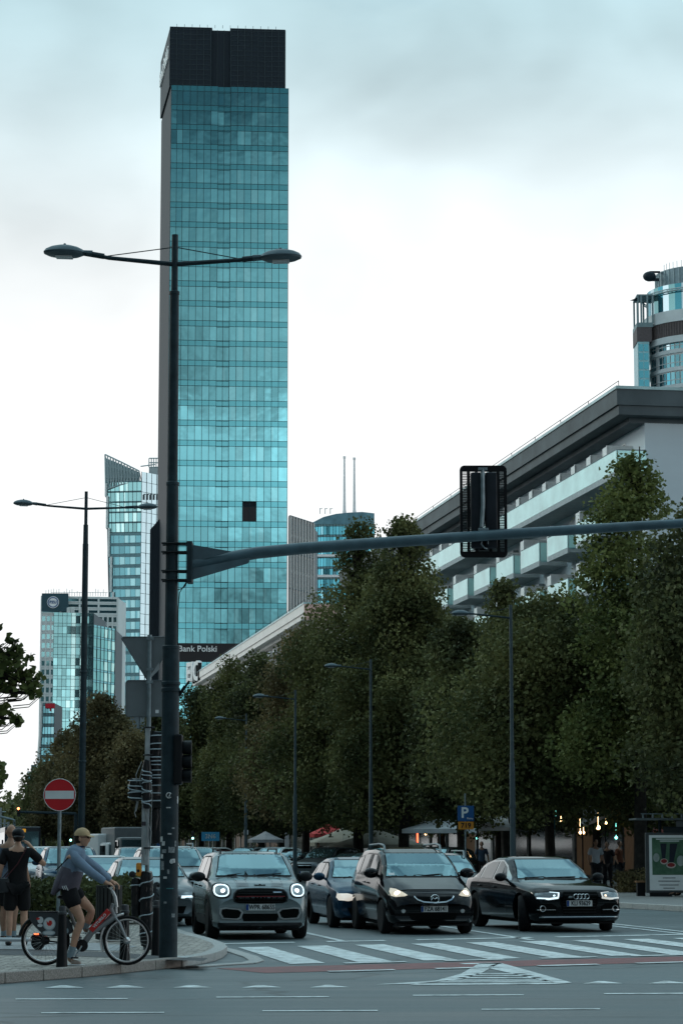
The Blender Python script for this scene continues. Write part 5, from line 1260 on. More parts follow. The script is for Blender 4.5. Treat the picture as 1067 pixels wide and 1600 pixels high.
    b = MB(); b.tube([(-.5, 1.12, 1.13), (-.1, 1.22, 1.17)], .01, 5); b.tube([(.05, 1.10, 1.13), (.5, 1.16, 1.16)], .01, 5); b.tube([(-.12, 1.14, 1.13), (-.16, 1.18, 1.19), (-.15, 1.2, 1.2)], .01, 5); b.build('wiper', BLACK, T)
striped_hatch()
# ------------------------------------------------- black people carrier
def people_carrier():
    S = dict(L=4.5, W=1.76, H=1.63, r=.325, axles=(.92, 3.67), bow=.30, tumble=.27, rake=.12,
             top=[(0, .58), (.03, .70), (.09, .77), (.25, .85), (.6, .965), (.95, 1.06), (1.05, 1.085), (1.4, 1.30), (1.85, 1.52), (2.2, 1.60), (2.8, 1.635), (3.7, 1.61), (4.15, 1.5), (4.38, 1.1), (4.5, .8)],
             belt=[(0, .52), (.1, .68), (.4, .80), (1.1, .97), (2.5, 1.04), (4.5, 1.10)], mir=(1.14, 1.45, .93), ms=1.15)
    c = Car(S); P = gnd(680, 1461); T = thing('car', 'black people carrier with roof rails and warm yellow headlights, middle of the front row', 'car', (P.x, P.y, 0), TH + R(.6), 'cars waiting at the crossing')
    pm = paint('black_paint_gloss', (.004, .004, .005), 0, .12)
    ws = ([(-.72, 1.06), (.72, 1.06), (.60, 1.53), (-.60, 1.53)], [(-.70, 1.085), (.70, 1.085), (.58, 1.51), (-.58, 1.51)])
    sd = ([[(1.25, 1.03), (4.0, 1.12), (3.95, 1.42), (3.0, 1.53), (2.1, 1.51), (1.7, 1.38)]], [[(1.6, 1.06), (2.45, 1.08), (2.45, 1.49), (2.12, 1.48), (1.78, 1.36)], [(2.53, 1.085), (3.35, 1.11), (3.3, 1.49), (2.53, 1.5)], [(3.43, 1.12), (3.9, 1.13), (3.86, 1.40), (3.38, 1.47)]])
    common(c, T, pm, 'ten', None, pm, 0, ws, sd, trim=mat('dark_trim', (.03, .03, .03), .3, metal=.5), gaps=[rect(1.42, 1.43, .35, 1.0), rect(2.48, 2.49, .35, 1.06), rect(3.4, 3.41, .6, 1.1)], handles=((2.3, .95), (2.6, .96)))
    for sx in (-1, 1):
        h = [(.49, .735), (.56, .79), (.66, .85), (.74, .865), (.775, .80), (.77, .72), (.70, .70), (.54, .715)]; h = h if sx > 0 else mirror(h)
        hl = c.put(T, 'headlight', [h], 'F', mat('warm_lamp_glass', (.5, .42, .34), .15, metal=.4, emis=(1, .75, .5), estr=.35, coat=1), .012, step=.04)
        y = surf(c, .65 * sx, .77); lamp_glow(hl, .65 * sx, y - .005, .765, .062, LAMPWARM)
        y = surf(c, .57 * sx, .44); b = MB(); b.lathe([(.001, -.012), (.035, -.012), (.045, 0), (.045, .02)], (.57 * sx, y, .44), 16, 'Y'); b.build('fog_lamp', SILVER, T, smooth=30)
    # five point grille with chrome lip
    g = [(-.38, .70), (0, .705), (.38, .70), (.33, .655), (.22, .605), (.0, .59), (-.22, .605), (-.33, .655)]
    gr = c.put(T, 'grille', [[(x, z) for x, z in g]], 'F', GRILLE, .006)
    lip = []
    P_ = [(-.385, .70), (-.33, .645), (-.22, .60), (0, .585), (.22, .60), (.33, .645), (.385, .70)]
    for (a, b_), (c2, d) in zip(P_, P_[1:]): lip.append([(a, b_), (c2, d), (c2 * .97, d + .022), (a * .97, b_ + .022)])
    c.put(T, 'chrome_lip', lip, 'F', CHROME, .022, parent=gr, step=.05)
    y = surf(c, 0, .66); b = MB(); b.torus((0, y - .03, .665), .078, .010, 'Y', 28, 6); b.tube([(-.07, y - .03, .655), (-.035, y - .032, .695), (0, y - .034, .665), (.035, y - .032, .695), (.07, y - .03, .655)], .009, 5); b.build('emblem', CHROME, T)
    c.put(T, 'lower_intake', [[(-.48, .40), (.48, .40), (.42, .28), (-.42, .28)]], 'F', GRILLE, .008)
    plate(T, .02, surf(c, 0, .48, .03), .48, 'FZA 68141')
    for sx in (-1, 1): b = MB(); b.tube([(.555 * sx, 2.0, 1.52), (.56 * sx, 2.12, 1.67), (.565 * sx, 2.5, 1.70), (.56 * sx, 3.6, 1.68), (.55 * sx, 3.8, 1.58)], .022, 6); b.build('roof_rail', GALV, T)
    b = MB(); b.tube([(-.6, 1.12, 1.09), (-.35, 1.14, 1.115), (.0, 1.06, 1.10)], .012, 5); b.tube([(0, 1.05, 1.095), (.3, 1.09, 1.12), (.62, 1.17, 1.10)], .012, 5); b.build('wiper', BLACK, T)
    c.put(T, 'screen_sticker', [rect(-.66, -.55, 1.10, 1.14)], 'F', WHITEP, .014)
people_carrier()
# ------------------------------------------------- black saloon turning out
def black_saloon():
    S = dict(L=5.1, W=1.93, H=1.46, r=.355, axles=(.97, 4.0), bow=.20, tumble=.42, rake=.05,
             top=[(0, .68), (.03, .76), (.08, .81), (.3, .88), (.8, .94), (1.45, 1.0), (1.62, 1.02), (2.0, 1.21), (2.45, 1.41), (2.75, 1.455), (3.3, 1.45), (3.8, 1.36), (4.45, 1.10), (4.7, 1.06), (5.02, 1.03), (5.08, .95), (5.1, .85)],
             belt=[(0, .60), (.1, .74), (.3, .81), (1.5, .93), (3.0, .97), (5.1, .99)], mir=(1.04, 1.92, 1.01), ms=1.0)
    c = Car(S); P = gnd(908, 1457); T = thing('car', 'black executive saloon with four linked rings and a dark grille, right of the front row', 'car', (P.x, P.y, 0), TH + R(4.0), 'cars waiting at the crossing')
    pm = paint('deep_black_paint', (.003, .004, .005), 0, .10)
    ws = ([(-.76, 1.0), (.76, 1.0), (.60, 1.40), (-.60, 1.40)], [(-.735, 1.02), (.735, 1.02), (.575, 1.385), (-.575, 1.385)])
    sd = ([[(1.75, .975), (4.3, 1.02), (3.95, 1.22), (3.4, 1.36), (2.7, 1.375), (2.3, 1.27)]], [[(2.02, .995), (2.85, 1.0), (2.85, 1.35), (2.7, 1.35), (2.35, 1.24)], [(2.93, 1.0), (3.72, 1.015), (3.68, 1.27), (3.38, 1.335), (2.93, 1.35)], [(3.8, 1.02), (4.12, 1.03), (3.9, 1.19), (3.77, 1.24)]])
    common(c, T, pm, 'split', None, BLACK, R(-16), ws, sd, trim=mat('bright_trim', (.4, .42, .43), .2, metal=.9), gaps=[rect(1.80, 1.81, .35, .93), rect(2.88, 2.89, .35, .96), rect(3.85, 3.86, .6, .97)], handles=((2.65, .84), (3.65, .86)), sw=.24)
    g = [(-.36, .72), (-.34, .775), (.34, .775), (.36, .72), (.38, .55), (.29, .34), (-.29, .34), (-.38, .55)]
    gr = c.put(T, 'grille', [g], 'F', GRILLE, .014); 
    for i in range(7): z = .38 + i * .055; c.put(T, 'grille_bar', [rect(-.33, .33, z, z + .010)], 'F', DARKPL, .022, parent=gr)
    y = surf(c, 0, .70); b = MB()
    for i in range(4): b.torus(((i - 1.5) * .073, y - .045, .685), .048, .0085, 'Y', 24, 6)
    b.build('ring_emblem', CHROME, T, smooth=True)
    c.put(T, 'badge', [rect(-.25, -.17, .675, .69)], 'F', SILVER, .03)
    for sx in (-1, 1):
        h = [(.44, .66), (.42, .755), (.60, .77), (.84, .745), (.86, .70), (.84, .63), (.62, .625)]; h = h if sx > 0 else mirror(h)
        hl = c.put(T, 'headlight', [h], 'F', LAMPG, .012, step=.04)
        a = [(.45, .655), (.62, .632), (.83, .645), (.835, .665), (.62, .655), (.46, .68)]; a = a if sx > 0 else mirror(a)
        a2 = [(.44, .66), (.465, .66), (.45, .75), (.60, .762), (.60, .772), (.42, .757)]; a2 = a2 if sx > 0 else mirror(a2)
        c.put(T, 'light_strip', [a, a2], 'F', DRL if sx < 0 else mat('dim_strip', (.7, .75, .8), .3, emis=(.9, .9, .8), estr=.5), .022, parent=hl, step=.04)
        yb = surf(c, .60 * sx, .70)
        lamp_glow(hl, .52 * sx, surf(c, .52 * sx, .70) - .005, .70, .030, mat('small_warm_lamp', (1, .8, .5), emis=(1, .75, .45), estr=2.5, var=0) if sx > 0 else DRL)
        q = [(.46, .50), (.56, .55), (.84, .55), (.86, .42), (.80, .34), (.45, .34)]; q = q if sx > 0 else mirror(q)
        it = c.put(T, 'side_intake', [q], 'F', GRILLE, .010); q2 = rect(.48, .85, .425, .44); q2 = q2 if sx > 0 else mirror(q2); c.put(T, 'chrome_blade', [q2], 'F', CHROME, .022, parent=it)
        y = surf(c, .74 * sx, .455); b = MB(); b.torus((.74 * sx, y - .02, .455), .055, .008, 'Y', 20, 5); b.build('sensor_ring', SILVER, it)
    c.put(T, 'front_lip', [rect(-.80, .80, .285, .30)], 'F', SILVER, .014)
    plate(T, .0, surf(c, 0, .56, .03), .555, 'KLI 93629')
    b = MB(); b.tube([(-.62, 1.62, 1.03), (-.2, 1.66, 1.05)], .01, 5); b.tube([(-.15, 1.62, 1.035), (.45, 1.64, 1.05)], .01, 5); b.build('wiper', BLACK, T)
black_saloon()
# ------------------------------------------------- generic bodies used for the rest of the traffic
def sedanS(): return dict(L=4.6, W=1.78, H=1.43, r=.325, axles=(.88, 3.55), bow=.24, tumble=.40, rake=.06,
             top=[(0, .62), (.03, .71), (.08, .77), (.3, .85), (.8, .93), (1.25, .985), (1.4, 1.01), (1.8, 1.22), (2.2, 1.385), (2.5, 1.43), (3.0, 1.425), (3.5, 1.33), (4.0, 1.10), (4.3, 1.06), (4.55, 1.02), (4.6, .85)],
             belt=[(0, .55), (.1, .70), (.3, .78), (1.4, .92), (3.0, .96), (4.6, .99)], mir=(1.03, 1.68, .94))
def estateS(): return dict(L=4.7, W=1.82, H=1.50, r=.33, axles=(.9, 3.65), bow=.24, tumble=.36, rake=.06,
             top=[(0, .64), (.03, .74), (.08, .80), (.3, .87), (.8, .95), (1.2, 1.0), (1.35, 1.03), (1.8, 1.28), (2.15, 1.45), (2.5, 1.50), (3.6, 1.49), (4.2, 1.42), (4.5, 1.15), (4.66, 1.0), (4.7, .85)],
             belt=[(0, .57), (.1, .72), (.3, .80), (1.4, .94), (3.0, 1.0), (4.7, 1.04)], mir=(1.06, 1.62, .97))
def suvS(): return dict(L=4.55, W=1.87, H=1.68, r=.36, axles=(.88, 3.55), bow=.22, tumble=.27, rake=.05,
             top=[(0, .80), (.03, .90), (.08, .97), (.3, 1.03), (.8, 1.09), (1.15, 1.13), (1.25, 1.15), (1.6, 1.38), (1.95, 1.60), (2.3, 1.67), (3.5, 1.66), (4.1, 1.56), (4.4, 1.2), (4.5, 1.05), (4.55, .9)],
             belt=[(0, .68), (.1, .85), (.3, .92), (1.3, 1.06), (3.0, 1.12), (4.55, 1.16)], mir=(1.20, 1.50, 1.0), bot=[(0, .32), (.15, .25), (4.3, .28), (4.55, .4)])
def hatchS(): return dict(L=4.1, W=1.74, H=1.46, r=.31, axles=(.80, 3.35), bow=.25, tumble=.34, rake=.08,
             top=[(0, .62), (.03, .72), (.08, .79), (.3, .88), (.7, .97), (.95, 1.02), (1.05, 1.05), (1.5, 1.28), (1.85, 1.42), (2.2, 1.46), (3.2, 1.44), (3.7, 1.33), (3.95, 1.05), (4.07, .95), (4.1, .8)],
             belt=[(0, .55), (.1, .72), (.3, .82), (1.2, .95), (3.0, 1.02), (4.1, 1.06)], mir=(1.07, 1.35, .93))
KINDS = {}
def kind(k):
    if k not in KINDS: KINDS[k] = Car({'sedan': sedanS, 'estate': estateS, 'suv': suvS, 'hatch': hatchS}[k]())
    return KINDS[k]
def dress(T, c, k, pm, style='ten', lamps=None, rails=False, txt=None, screen=None, lampm=None, steer=0.0, mirror_m=None):
    S = c.S; t = S['top']; L = S['L']; W = S['W']
    yc = [p for p in t if p[0] > .9 and p[1] > 1.0]; zc = itp(t, S['mir'][1] - .25) ; zr = S['H'] - .05
    z0 = {'sedan': 1.0, 'estate': 1.02, 'suv': 1.15, 'hatch': 1.05}[k]; xb = W * .405; xt = W * .335 - (S['tumble'] - .27) * .15
    ws = ([(-xb, z0), (xb, z0), (xt, zr), (-xt, zr)], [(-xb + .025, z0 + .022), (xb - .025, z0 + .022), (xt - .02, zr - .018), (-xt + .02, zr - .018)])
    be = itp(S['belt'], 2.0) + .03; y1 = S['mir'][1] - .05; ym = 2.35 if k != 'sedan' else 2.45; zt = S['H'] - .10
    ye = {'sedan': 3.85, 'estate': 4.25, 'suv': 4.05, 'hatch': 3.6}[k]
    sd = ([[(y1, be), (ye, be + .05), (ye - .22, zt - .08 - (.14 if k == 'sedan' else 0)), (ye - .9, zt), (y1 + .65, zt), (y1 + .35, lerp(be, zt, .72))]],
          [[(y1 + .12, be + .02), (ym, be + .03), (ym, zt - .025), (y1 + .66, zt - .03), (y1 + .4, lerp(be, zt, .70))], [(ym + .08, be + .03), (ym + .88, be + .05), (ym + .8, zt - .03), (ym + .08, zt - .025)], [(ym + .96, be + .05), (ye - .10, be + .06), (ye - .26, zt - .11 - (.13 if k == 'sedan' else 0)), (ym + .89, zt - .05)]])
    common(c, T, pm, style, None, mirror_m or pm, steer, ws, sd, screen=screen, gaps=[rect(ym + .03, ym + .042, .35, be - .03), rect(y1 - .1, y1 - .088, .35, be - .04)], handles=((ym - .15, be - .12), (ym + .75, be - .10)))
    zl = itp(t, .05) - .07
    for sx in (-1, 1):
        h = [(.46, zl - .08), (.44, zl), (.62, zl + .04), (W * .45, zl + .035), (W * .46, zl - .04), (W * .44, zl - .10), (.6, zl - .11)]; h = h if sx > 0 else mirror(h)
        hl = c.put(T, 'headlight', [h], 'F', lampm or LAMPG, .012, step=.06)
        if lamps == 'on': y = surf(c, .68 * sx, zl - .03); lamp_glow(hl, .68 * sx, y - .01, zl - .03, .055, LAMPON)
        if lamps == 'strip':
            a = rect(.50, W * .44, zl - .07, zl - .03); a = a if sx > 0 else mirror(a); c.put(T, 'light_strip', [a], 'F', DRL, .022, parent=hl)
    g = [(-.40, zl + .02), (.40, zl + .02), (.36, zl - .17), (-.36, zl - .17)]
    c.put(T, 'grille', [g], 'F', GRILLE, .012); c.put(T, 'lower_intake', [[(-.62, .42), (.62, .42), (.56, .27), (-.56, .27)]], 'F', GRILLE, .010)
    c.put(T, 'grille_bar', [rect(-.38, .38, zl - .05, zl - .038)], 'F', CHROME, .02)
    plate(T, 0, surf(c, 0, .50, .03), .50, txt)
    if rails:
        for sx in (-1, 1): b = MB(); h = S['H']; b.tube([(.56 * sx, 2.0, h - .12), (.57 * sx, 2.15, h + .05), (.57 * sx, 3.5, h + .05), (.56 * sx, 3.7, h - .08)], .02, 6); b.build('roof_rail', GALV, T)
    b = MB()
    for p in (.25 * 1, ): b.tube([(-.5, S['mir'][1] - .30, z0 + .005), (-.05, S['mir'][1] - .26, z0 + .02)], .011, 4); b.tube([(.0, S['mir'][1] - .30, z0 + .005), (.5, S['mir'][1] - .26, z0 + .02)], .011, 4)
    b.build('wiper', BLACK, T)
    # tail of the car
    for sx in (-1, 1):
        q = rect(.50 * sx, (W * .43) * sx, .80, .93) if sx > 0 else rect(W * .43 * sx, .50 * sx, .80, .93); c.put(T, 'tail_lamp', [q], 'B', mat('tail_red', (.25, .01, .012), .25, coat=1), .012)
    c.put(T, 'rear_window', [[(-.55, be + .06), (.55, be + .06), (.46, zt - .08), (-.46, zt - .08)]], 'B', SIDEG, .012)
PAINTS = dict(silver=paint('silver_paint', (.42, .45, .46), .6, .28), grey=paint('mid_grey_paint', (.16, .18, .19), .5, .28), white=paint('white_car_paint', (.70, .72, .72), 0, .3), black=paint('black_car_paint', (.012, .013, .015), .3, .22),
              blue=paint('dark_blue_paint', (.010, .045, .085), .5, .25), red=paint('dark_red_paint', (.16, .012, .018), .3, .28), pewter=paint('pewter_paint', (.09, .105, .11), .5, .28), brown=paint('brown_paint', (.10, .075, .06), .4, .3))
def traffic(label, k, col, p, yaw=0.0, group=None, **kw):
    c = kind(k); T = thing('car', label, 'car', (p.x, p.y, kw.pop('z', 0)), TH + yaw, group); dress(T, c, k, PAINTS[col], **kw); return T
WG = 'cars waiting at the crossing'
traffic('dark blue saloon waiting behind the left side of the black people carrier', 'sedan', 'blue', gnd(592, 1451), R(0), WG, lamps=None, lampm=mat('bluish_lit_glass', (.6, .6, .58), .2, metal=.2, emis=(1, .92, .8), estr=.55, coat=1), style='ten')
traffic('grey saloon with a lit strip of running lights, half hidden behind the thick lamp post', 'sedan', 'grey', SP(4.75, 51.0), R(0), WG, lamps='strip')
traffic('dark estate with bright roof rails between the people carrier and the black saloon', 'estate', 'pewter', SP(12.35, 56.5), R(0), WG, rails=True)
traffic('silver saloon with blazing headlights behind the wrapped signal post', 'sedan', 'silver', SP(4.6, 62.5), R(0), WG, lamps='on')
traffic('dark blue crossover behind the silver saloon with blazing headlights', 'suv', 'blue', SP(4.2, 71), R(0), WG)
traffic('silver crossover behind the thick lamp post, left of the striped car', 'suv', 'silver', SP(6.1, 60.0), R(0), WG, rails=True)
traffic('white crossover just left of the dark blue crossover', 'suv', 'white', SP(3.9, 79), R(0), WG)
traffic('dark red hatchback seen above the cyclist handlebar', 'hatch', 'red', SP(3.3, 87), R(0), WG)
traffic('grey van-like crossover at the back of the left queue, behind the cyclist', 'suv', 'grey', SP(4.6, 96), R(0), WG)
traffic('white saloon with a wide black lower grille driving alone, left of the cyclist', 'sedan', 'white', gnd(66, 1367), R(1), None)
# parked row on the right, nose to the street, at an angle
rr = random.Random(12)
ORD = ['first', 'second', 'third', 'fourth', 'fifth', 'sixth', 'seventh', 'eighth', 'ninth', 'tenth', 'eleventh', 'twelfth', 'thirteenth', 'fourteenth', 'fifteenth', 'sixteenth', 'seventeenth', 'eighteenth', 'nineteenth', 'twentieth']
protos = {}
def parked(label, k, col, p, rz, group):
    if k not in protos:
        c = kind(k); T = thing('parked_car', label, 'car', p, rz, group); dress(T, c, k, PAINTS[col]); protos[k] = T; return T
    T = copy_tree(protos[k]); T.location = p; T.rotation_euler = (0, 0, rz); tag(T, label, 'car', group)
    for ch in T.children:
        if ch.name.startswith('body') or ch.name.startswith('door_handle') or ch.name.startswith('door_mirror'):
            if not ch.name.startswith('body'): continue
            ch.material_slots[0].link = 'OBJECT'; ch.material_slots[0].material = PAINTS[col]
    return T
kinds = ['suv', 'estate', 'hatch', 'sedan', 'suv', 'hatch', 'estate', 'sedan', 'suv', 'sedan', 'hatch', 'suv', 'estate', 'sedan', 'hatch', 'suv', 'sedan', 'estate', 'suv', 'hatch']
cols = ['black', 'black', 'black', 'black', 'grey', 'black', 'silver', 'black', 'silver', 'white', 'silver', 'pewter', 'black', 'silver', 'red', 'white', 'black', 'grey', 'silver', 'black']
for i in range(20):
    s = 88 + i * 6.2 if i < 4 else 88 + i * 4.3 + 7.6
    parked('%s %s, %s from the right in the angled row parked under the trees' % (cols[i], {'suv': 'crossover', 'estate': 'estate', 'hatch': 'hatchback', 'sedan': 'saloon'}[kinds[i]], ORD[i]), kinds[i], cols[i], SP(17.4 + rr.uniform(-.2, .2), s + rr.uniform(-.3, .3)), TH + R(-38 + rr.uniform(-3, 3)), 'cars parked in the angled row')
# queue of far traffic on the left
far = [(3.0, 108, 'hatch', 'silver'), (6.6, 112, 'sedan', 'black'), (10.0, 118, 'suv', 'grey'), (13.2, 150, 'hatch', 'red'), (13.0, 162, 'estate', 'white'), (6.8, 185, 'sedan', 'silver'), (12.9, 178, 'suv', 'black'), (3.2, 205, 'suv', 'white'), (12.6, 205, 'sedan', 'silver'), (15.0, 190, 'hatch', 'black'), (15.2, 215, 'suv', 'silver'), (12.4, 232, 'estate', 'black')]
fl = ['silver hatchback at the back of the left queue beyond the cyclist', 'black saloon in the middle lane far behind the striped car', 'grey crossover alone in the right lane behind the dark blue saloon', 'dark red hatchback parked under the blue direction sign', 'white estate parked next to the red hatchback beneath the signals', 'small silver saloon driving far up the street beyond the white saloon', 'black crossover under the trees left of the white van', 'white crossover farthest up the left lane', 'silver saloon under the trees behind the no entry sign', 'black hatchback parked deep under the trees left of the signals', 'silver crossover parked deep under the trees behind the cyclist', 'black estate at the far end of the tree row']
for i in range(10):
    k = ('suv', 'hatch', 'sedan', 'estate')[i % 4]; col = ('silver', 'black', 'white', 'grey', 'blue')[i % 5]
    parked('%s %s, %s from near in the file of cars beside the trees' % (col, {'suv': 'crossover', 'estate': 'estate', 'hatch': 'hatchback', 'sedan': 'saloon'}[k], ORD[i]), k, col, SP(14.6 + rr.uniform(-.2, .2), 128 + i * 6.5), TH + R(rr.uniform(-3, 3)), 'cars standing beside the trees')
for (n0, s0, k, col), lb in zip(far, fl): parked(lb, k, col, SP(n0, s0), TH + R(rr.uniform(-2, 2)), 'distant traffic and parked cars')
# ================================================================== lamp posts, signals, signs
def rel(T): 
    o = T.location.copy()
    return lambda px, py, dy=0.0: at(px, py, o.y + dy) - o
LAMPW = mat('lamp_shell', (.07, .10, .115), .35, metal=.4, var=.15); LAMPGL = mat('lamp_window', (.5, .5, .5), .3, var=.1)
def lamp_head(T, c, L_=.60, d=1, tilt=0.0):
    """flat oval lantern; c is its centre, d = side it points to"""
    b = MB(); n = 24; pr = [(0.0, .105), (.10, .10), (.2, .075), (.27, .04), (.30, .0), (.29, -.03), (.22, -.06), (.16, -.068), (0, -.068)]
    b.lathe(pr, (0, 0, 0), n, 'Z', sx=1.0 * L_ / .6, sy=.62 * L_ / .6); b.ball((0, 0, .112), .022, 8, 6); b.tube([(-d * .27 * L_ / .6, 0, 0), (-d * .40, 0, -.01)], [.04, .05], 8)
    h = b.build('lantern', LAMPW, T, smooth=35); h.location = c; h.rotation_euler = (0, tilt, 0)
    w = MB(); w.box((0, 0, -.072), (.24, .2, .02), bev=.008); w.build('lamp_window', LAMPGL, h)
    return h
def double_lamp(label, px, py, ytop, zg, arms, pr, group, junction, wires=True, bulges=()):
    P = gnd(px, py, zg); T = thing('street_lamp', label, 'street lamp', (P.x, P.y, P.z), 0, group); k = 3836 / P.y
    def zz(y): return at(px, y, P.y).z - zg
    zt = zz(ytop)
    b = MB()
    for (ya, yb, r0, r1) in pr: b.lathe([(r0, max(0, zz(ya))), (r1, zz(yb))], n=20)
    for (y, r) in bulges: b.lathe([(r, zz(y) - .03), (r + .012, zz(y) - .02), (r + .012, zz(y) + .02), (r, zz(y) + .03)], n=20)
    b.build('pole', POLE, T, smooth=30)
    zj = zz(junction)
    for (dx, dz, dy) in arms:
        s = 1 if dx > 0 else -1
        b = MB(); b.tube([(0, 0, zj), (dx * .60, dy * .6, zj + dz * .55), (dx * .72, dy * .72, zj + dz * .8)], [.036, .030, .028], 8); b.tube([(dx * .64, dy * .66, zj + dz * .68), (dx * .84, dy * .84, zj + dz * 1.0)], .042, 8)
        b.build('arm', POLE, T, smooth=True)
        if wires: b = MB(); b.tube([(0, 0, zt - .18), (dx * .64, dy * .64, zj + dz * .68)], .008, 5); b.build('stay_wire', POLE, T)
        lamp_head(T, (dx, dy, zj + dz * 1.04), .60, s, tilt=-s * .03)
    return T, zz
G_ = 'street lamps along the road'
NL, nz_ = double_lamp('near double lamp on a thick sticker covered post carrying the signal arm', 263, 1497, 367, .12, [(-1.58, .17, 0), (1.52, .06, -.2)],
    [(1500, 1012, .128, .120), (1012, 756, .092, .084), (756, 458, .072, .066), (458, 367, .048, .046)], G_, 413, bulges=[(1078, .122), (1068, .122), (1012, .112), (756, .080), (458, .062)])
k0 = 3836 / NL.location.y
FL_, fz = double_lamp('second double street lamp with thin post, left of the thick near one', 126, 1414, 768, 0.0, [(-1.84, .16, 0), (1.80, .06, 0)], [(1414, 850, .105, .085), (850, 820, .075, .07), (820, 768, .05, .048)], G_, 795, bulges=[(1050, .10), (1190, .105)])
b = MB(); kk_ = NL.location.z; b.tube([(.12, 0, nz_(1085)), (.20, -.02, nz_(1072))], .02, 6); b.tube([(.12, 0, nz_(1088)), (.26, -.02, nz_(1064))], .016, 6); b.build('flag_bracket', BLACK, NL)
STICK = [mat('sticker_white', (.55, .57, .57), .6, var=.4, vscale=40), mat('sticker_grey', (.22, .25, .26), .6, var=.5, vscale=40), mat('sticker_teal', (.05, .22, .24), .6, var=.3)]
rs_ = random.Random(4)
def sticker(T, y, ang, w, h, m, r=.1285):
    b = MB(); n = 4
    a0 = -pi / 2 + ang
    for i in range(n):
        a, c = a0 + w / r * (i / n - .5), a0 + w / r * ((i + 1) / n - .5); z = nz_(y); dz = rs_.uniform(-.3, .3) * h
        b.quad(((r + .002) * cos(a), (r + .002) * sin(a), z - h / 2), ((r + .002) * cos(c), (r + .002) * sin(c), z - h / 2 + dz * .2), ((r + .002) * cos(c), (r + .002) * sin(c), z + h / 2), ((r + .002) * cos(a), (r + .002) * sin(a), z + h / 2 + dz * .3))
    b.build('sticker', m, T, recalc=False)
for (y, ang, w, h, mi) in ((1262, -.05, .06, .015, 0), (1345, .5, .07, .055, 0), (1318, -.6, .05, .06, 0), (1311, -.9, .05, .07, 0), (1303, .1, .05, .02, 0), (1330, -.5, .07, .05, 1), (1328, .35, .09, .08, 1), (1352, -.7, .06, .12, 1), (1338, -.8, .05, .06, 0), (1371, -.35, .05, .03, 0), (1362, .0, .03, .06, 1), (1388, .2, .10, .012, 2), (1318, .8, .03, .08, 1), (1250, 1.1, .03, .1, 0), (1294, .5, .04, .02, 1), (1410, -.3, .04, .03, 1), (1430, .6, .05, .05, 1)): sticker(NL, y, ang, w, h, STICK[mi])
b = MB(); b.torus((.0, -.133, nz_(1243)), .035, .008, n=16, q=5, a0=.6, a1=5.6); b.tube([(.0, -.133, nz_(1245)), (.02, -.133, nz_(1240))], .008, 5); b.build('sprayed_mark', STICK[0], NL)
b = MB(); b.lathe([(.001, -.004), (.03, -.003), (.03, .004)], (.045, -.125, nz_(1346)), 14, 'Y'); b.build('round_sticker', STICK[0], NL)
# ---- mast arm clamped to the near lamp post
def mast_arm():
    o = NL.location; T = thing('signal_gantry', 'long grey blue mast arm reaching right across the photo from the thick lamp post', 'signal gantry', (o.x, o.y, o.z), 0); r_ = rel(T)
    pts = [(297, 883), (350, 873), (400, 864), (470, 857), (540, 852), (650, 844.5), (790, 834.5), (930, 826), (1067, 817.5), (1180, 811)]
    V = [r_(x, y, (x - 263) / k0 * .168) for x, y in pts]; b = MB(); b.tube(V, [.088, .088, .086, .083, .082, .079, .075, .071, .066, .062], 18); b.build('tube', ARM, T, smooth=True)
    b = MB(); p, q = r_(293, 847), r_(301, 911); b.b2(p.x, q.x, -.13, .16, q.z, p.z, bev=.01); b.build('flange_plate', POLE, T)
    for y in (850, 863.5, 893, 907):
        p = r_(257, y); q = r_(296, y); z = p.z; b = MB(); b.torus((0, 0, z), .104, .014, 'Z', 24, 6); b.tube([(-.14, -.1, z), (q.x, -.1, z)], .014, 6); b.tube([(-.14, .11, z), (q.x, .11, z)], .014, 6); b.build('clamp', BLACK, T)
    for name, tri in (('upper_gusset', [(300, 851), (362, 861.5), (300, 879)]), ('lower_gusset', [(300, 906), (300, 888), (392, 871), (388, 880)])):
        V2 = [r_(x, y) for x, y in tri]; b = MB(); b.prism([(v.x, v.z) for v in V2], .0, .02, 'XZ'); g_ = b.build(name, ARM, T)
    b = MB(); b.tube([r_(297, 896, -.1), r_(290, 912, -.12), r_(281, 926, -.1), r_(278, 960, -.12), r_(278, 1008, -.12)], .007, 5); b.tube([r_(297, 902, -.1), r_(288, 918, -.12), r_(278, 922, -.1)], .007, 5); b.build('cable', BLACK, T)
    return T
MA = mast_arm()
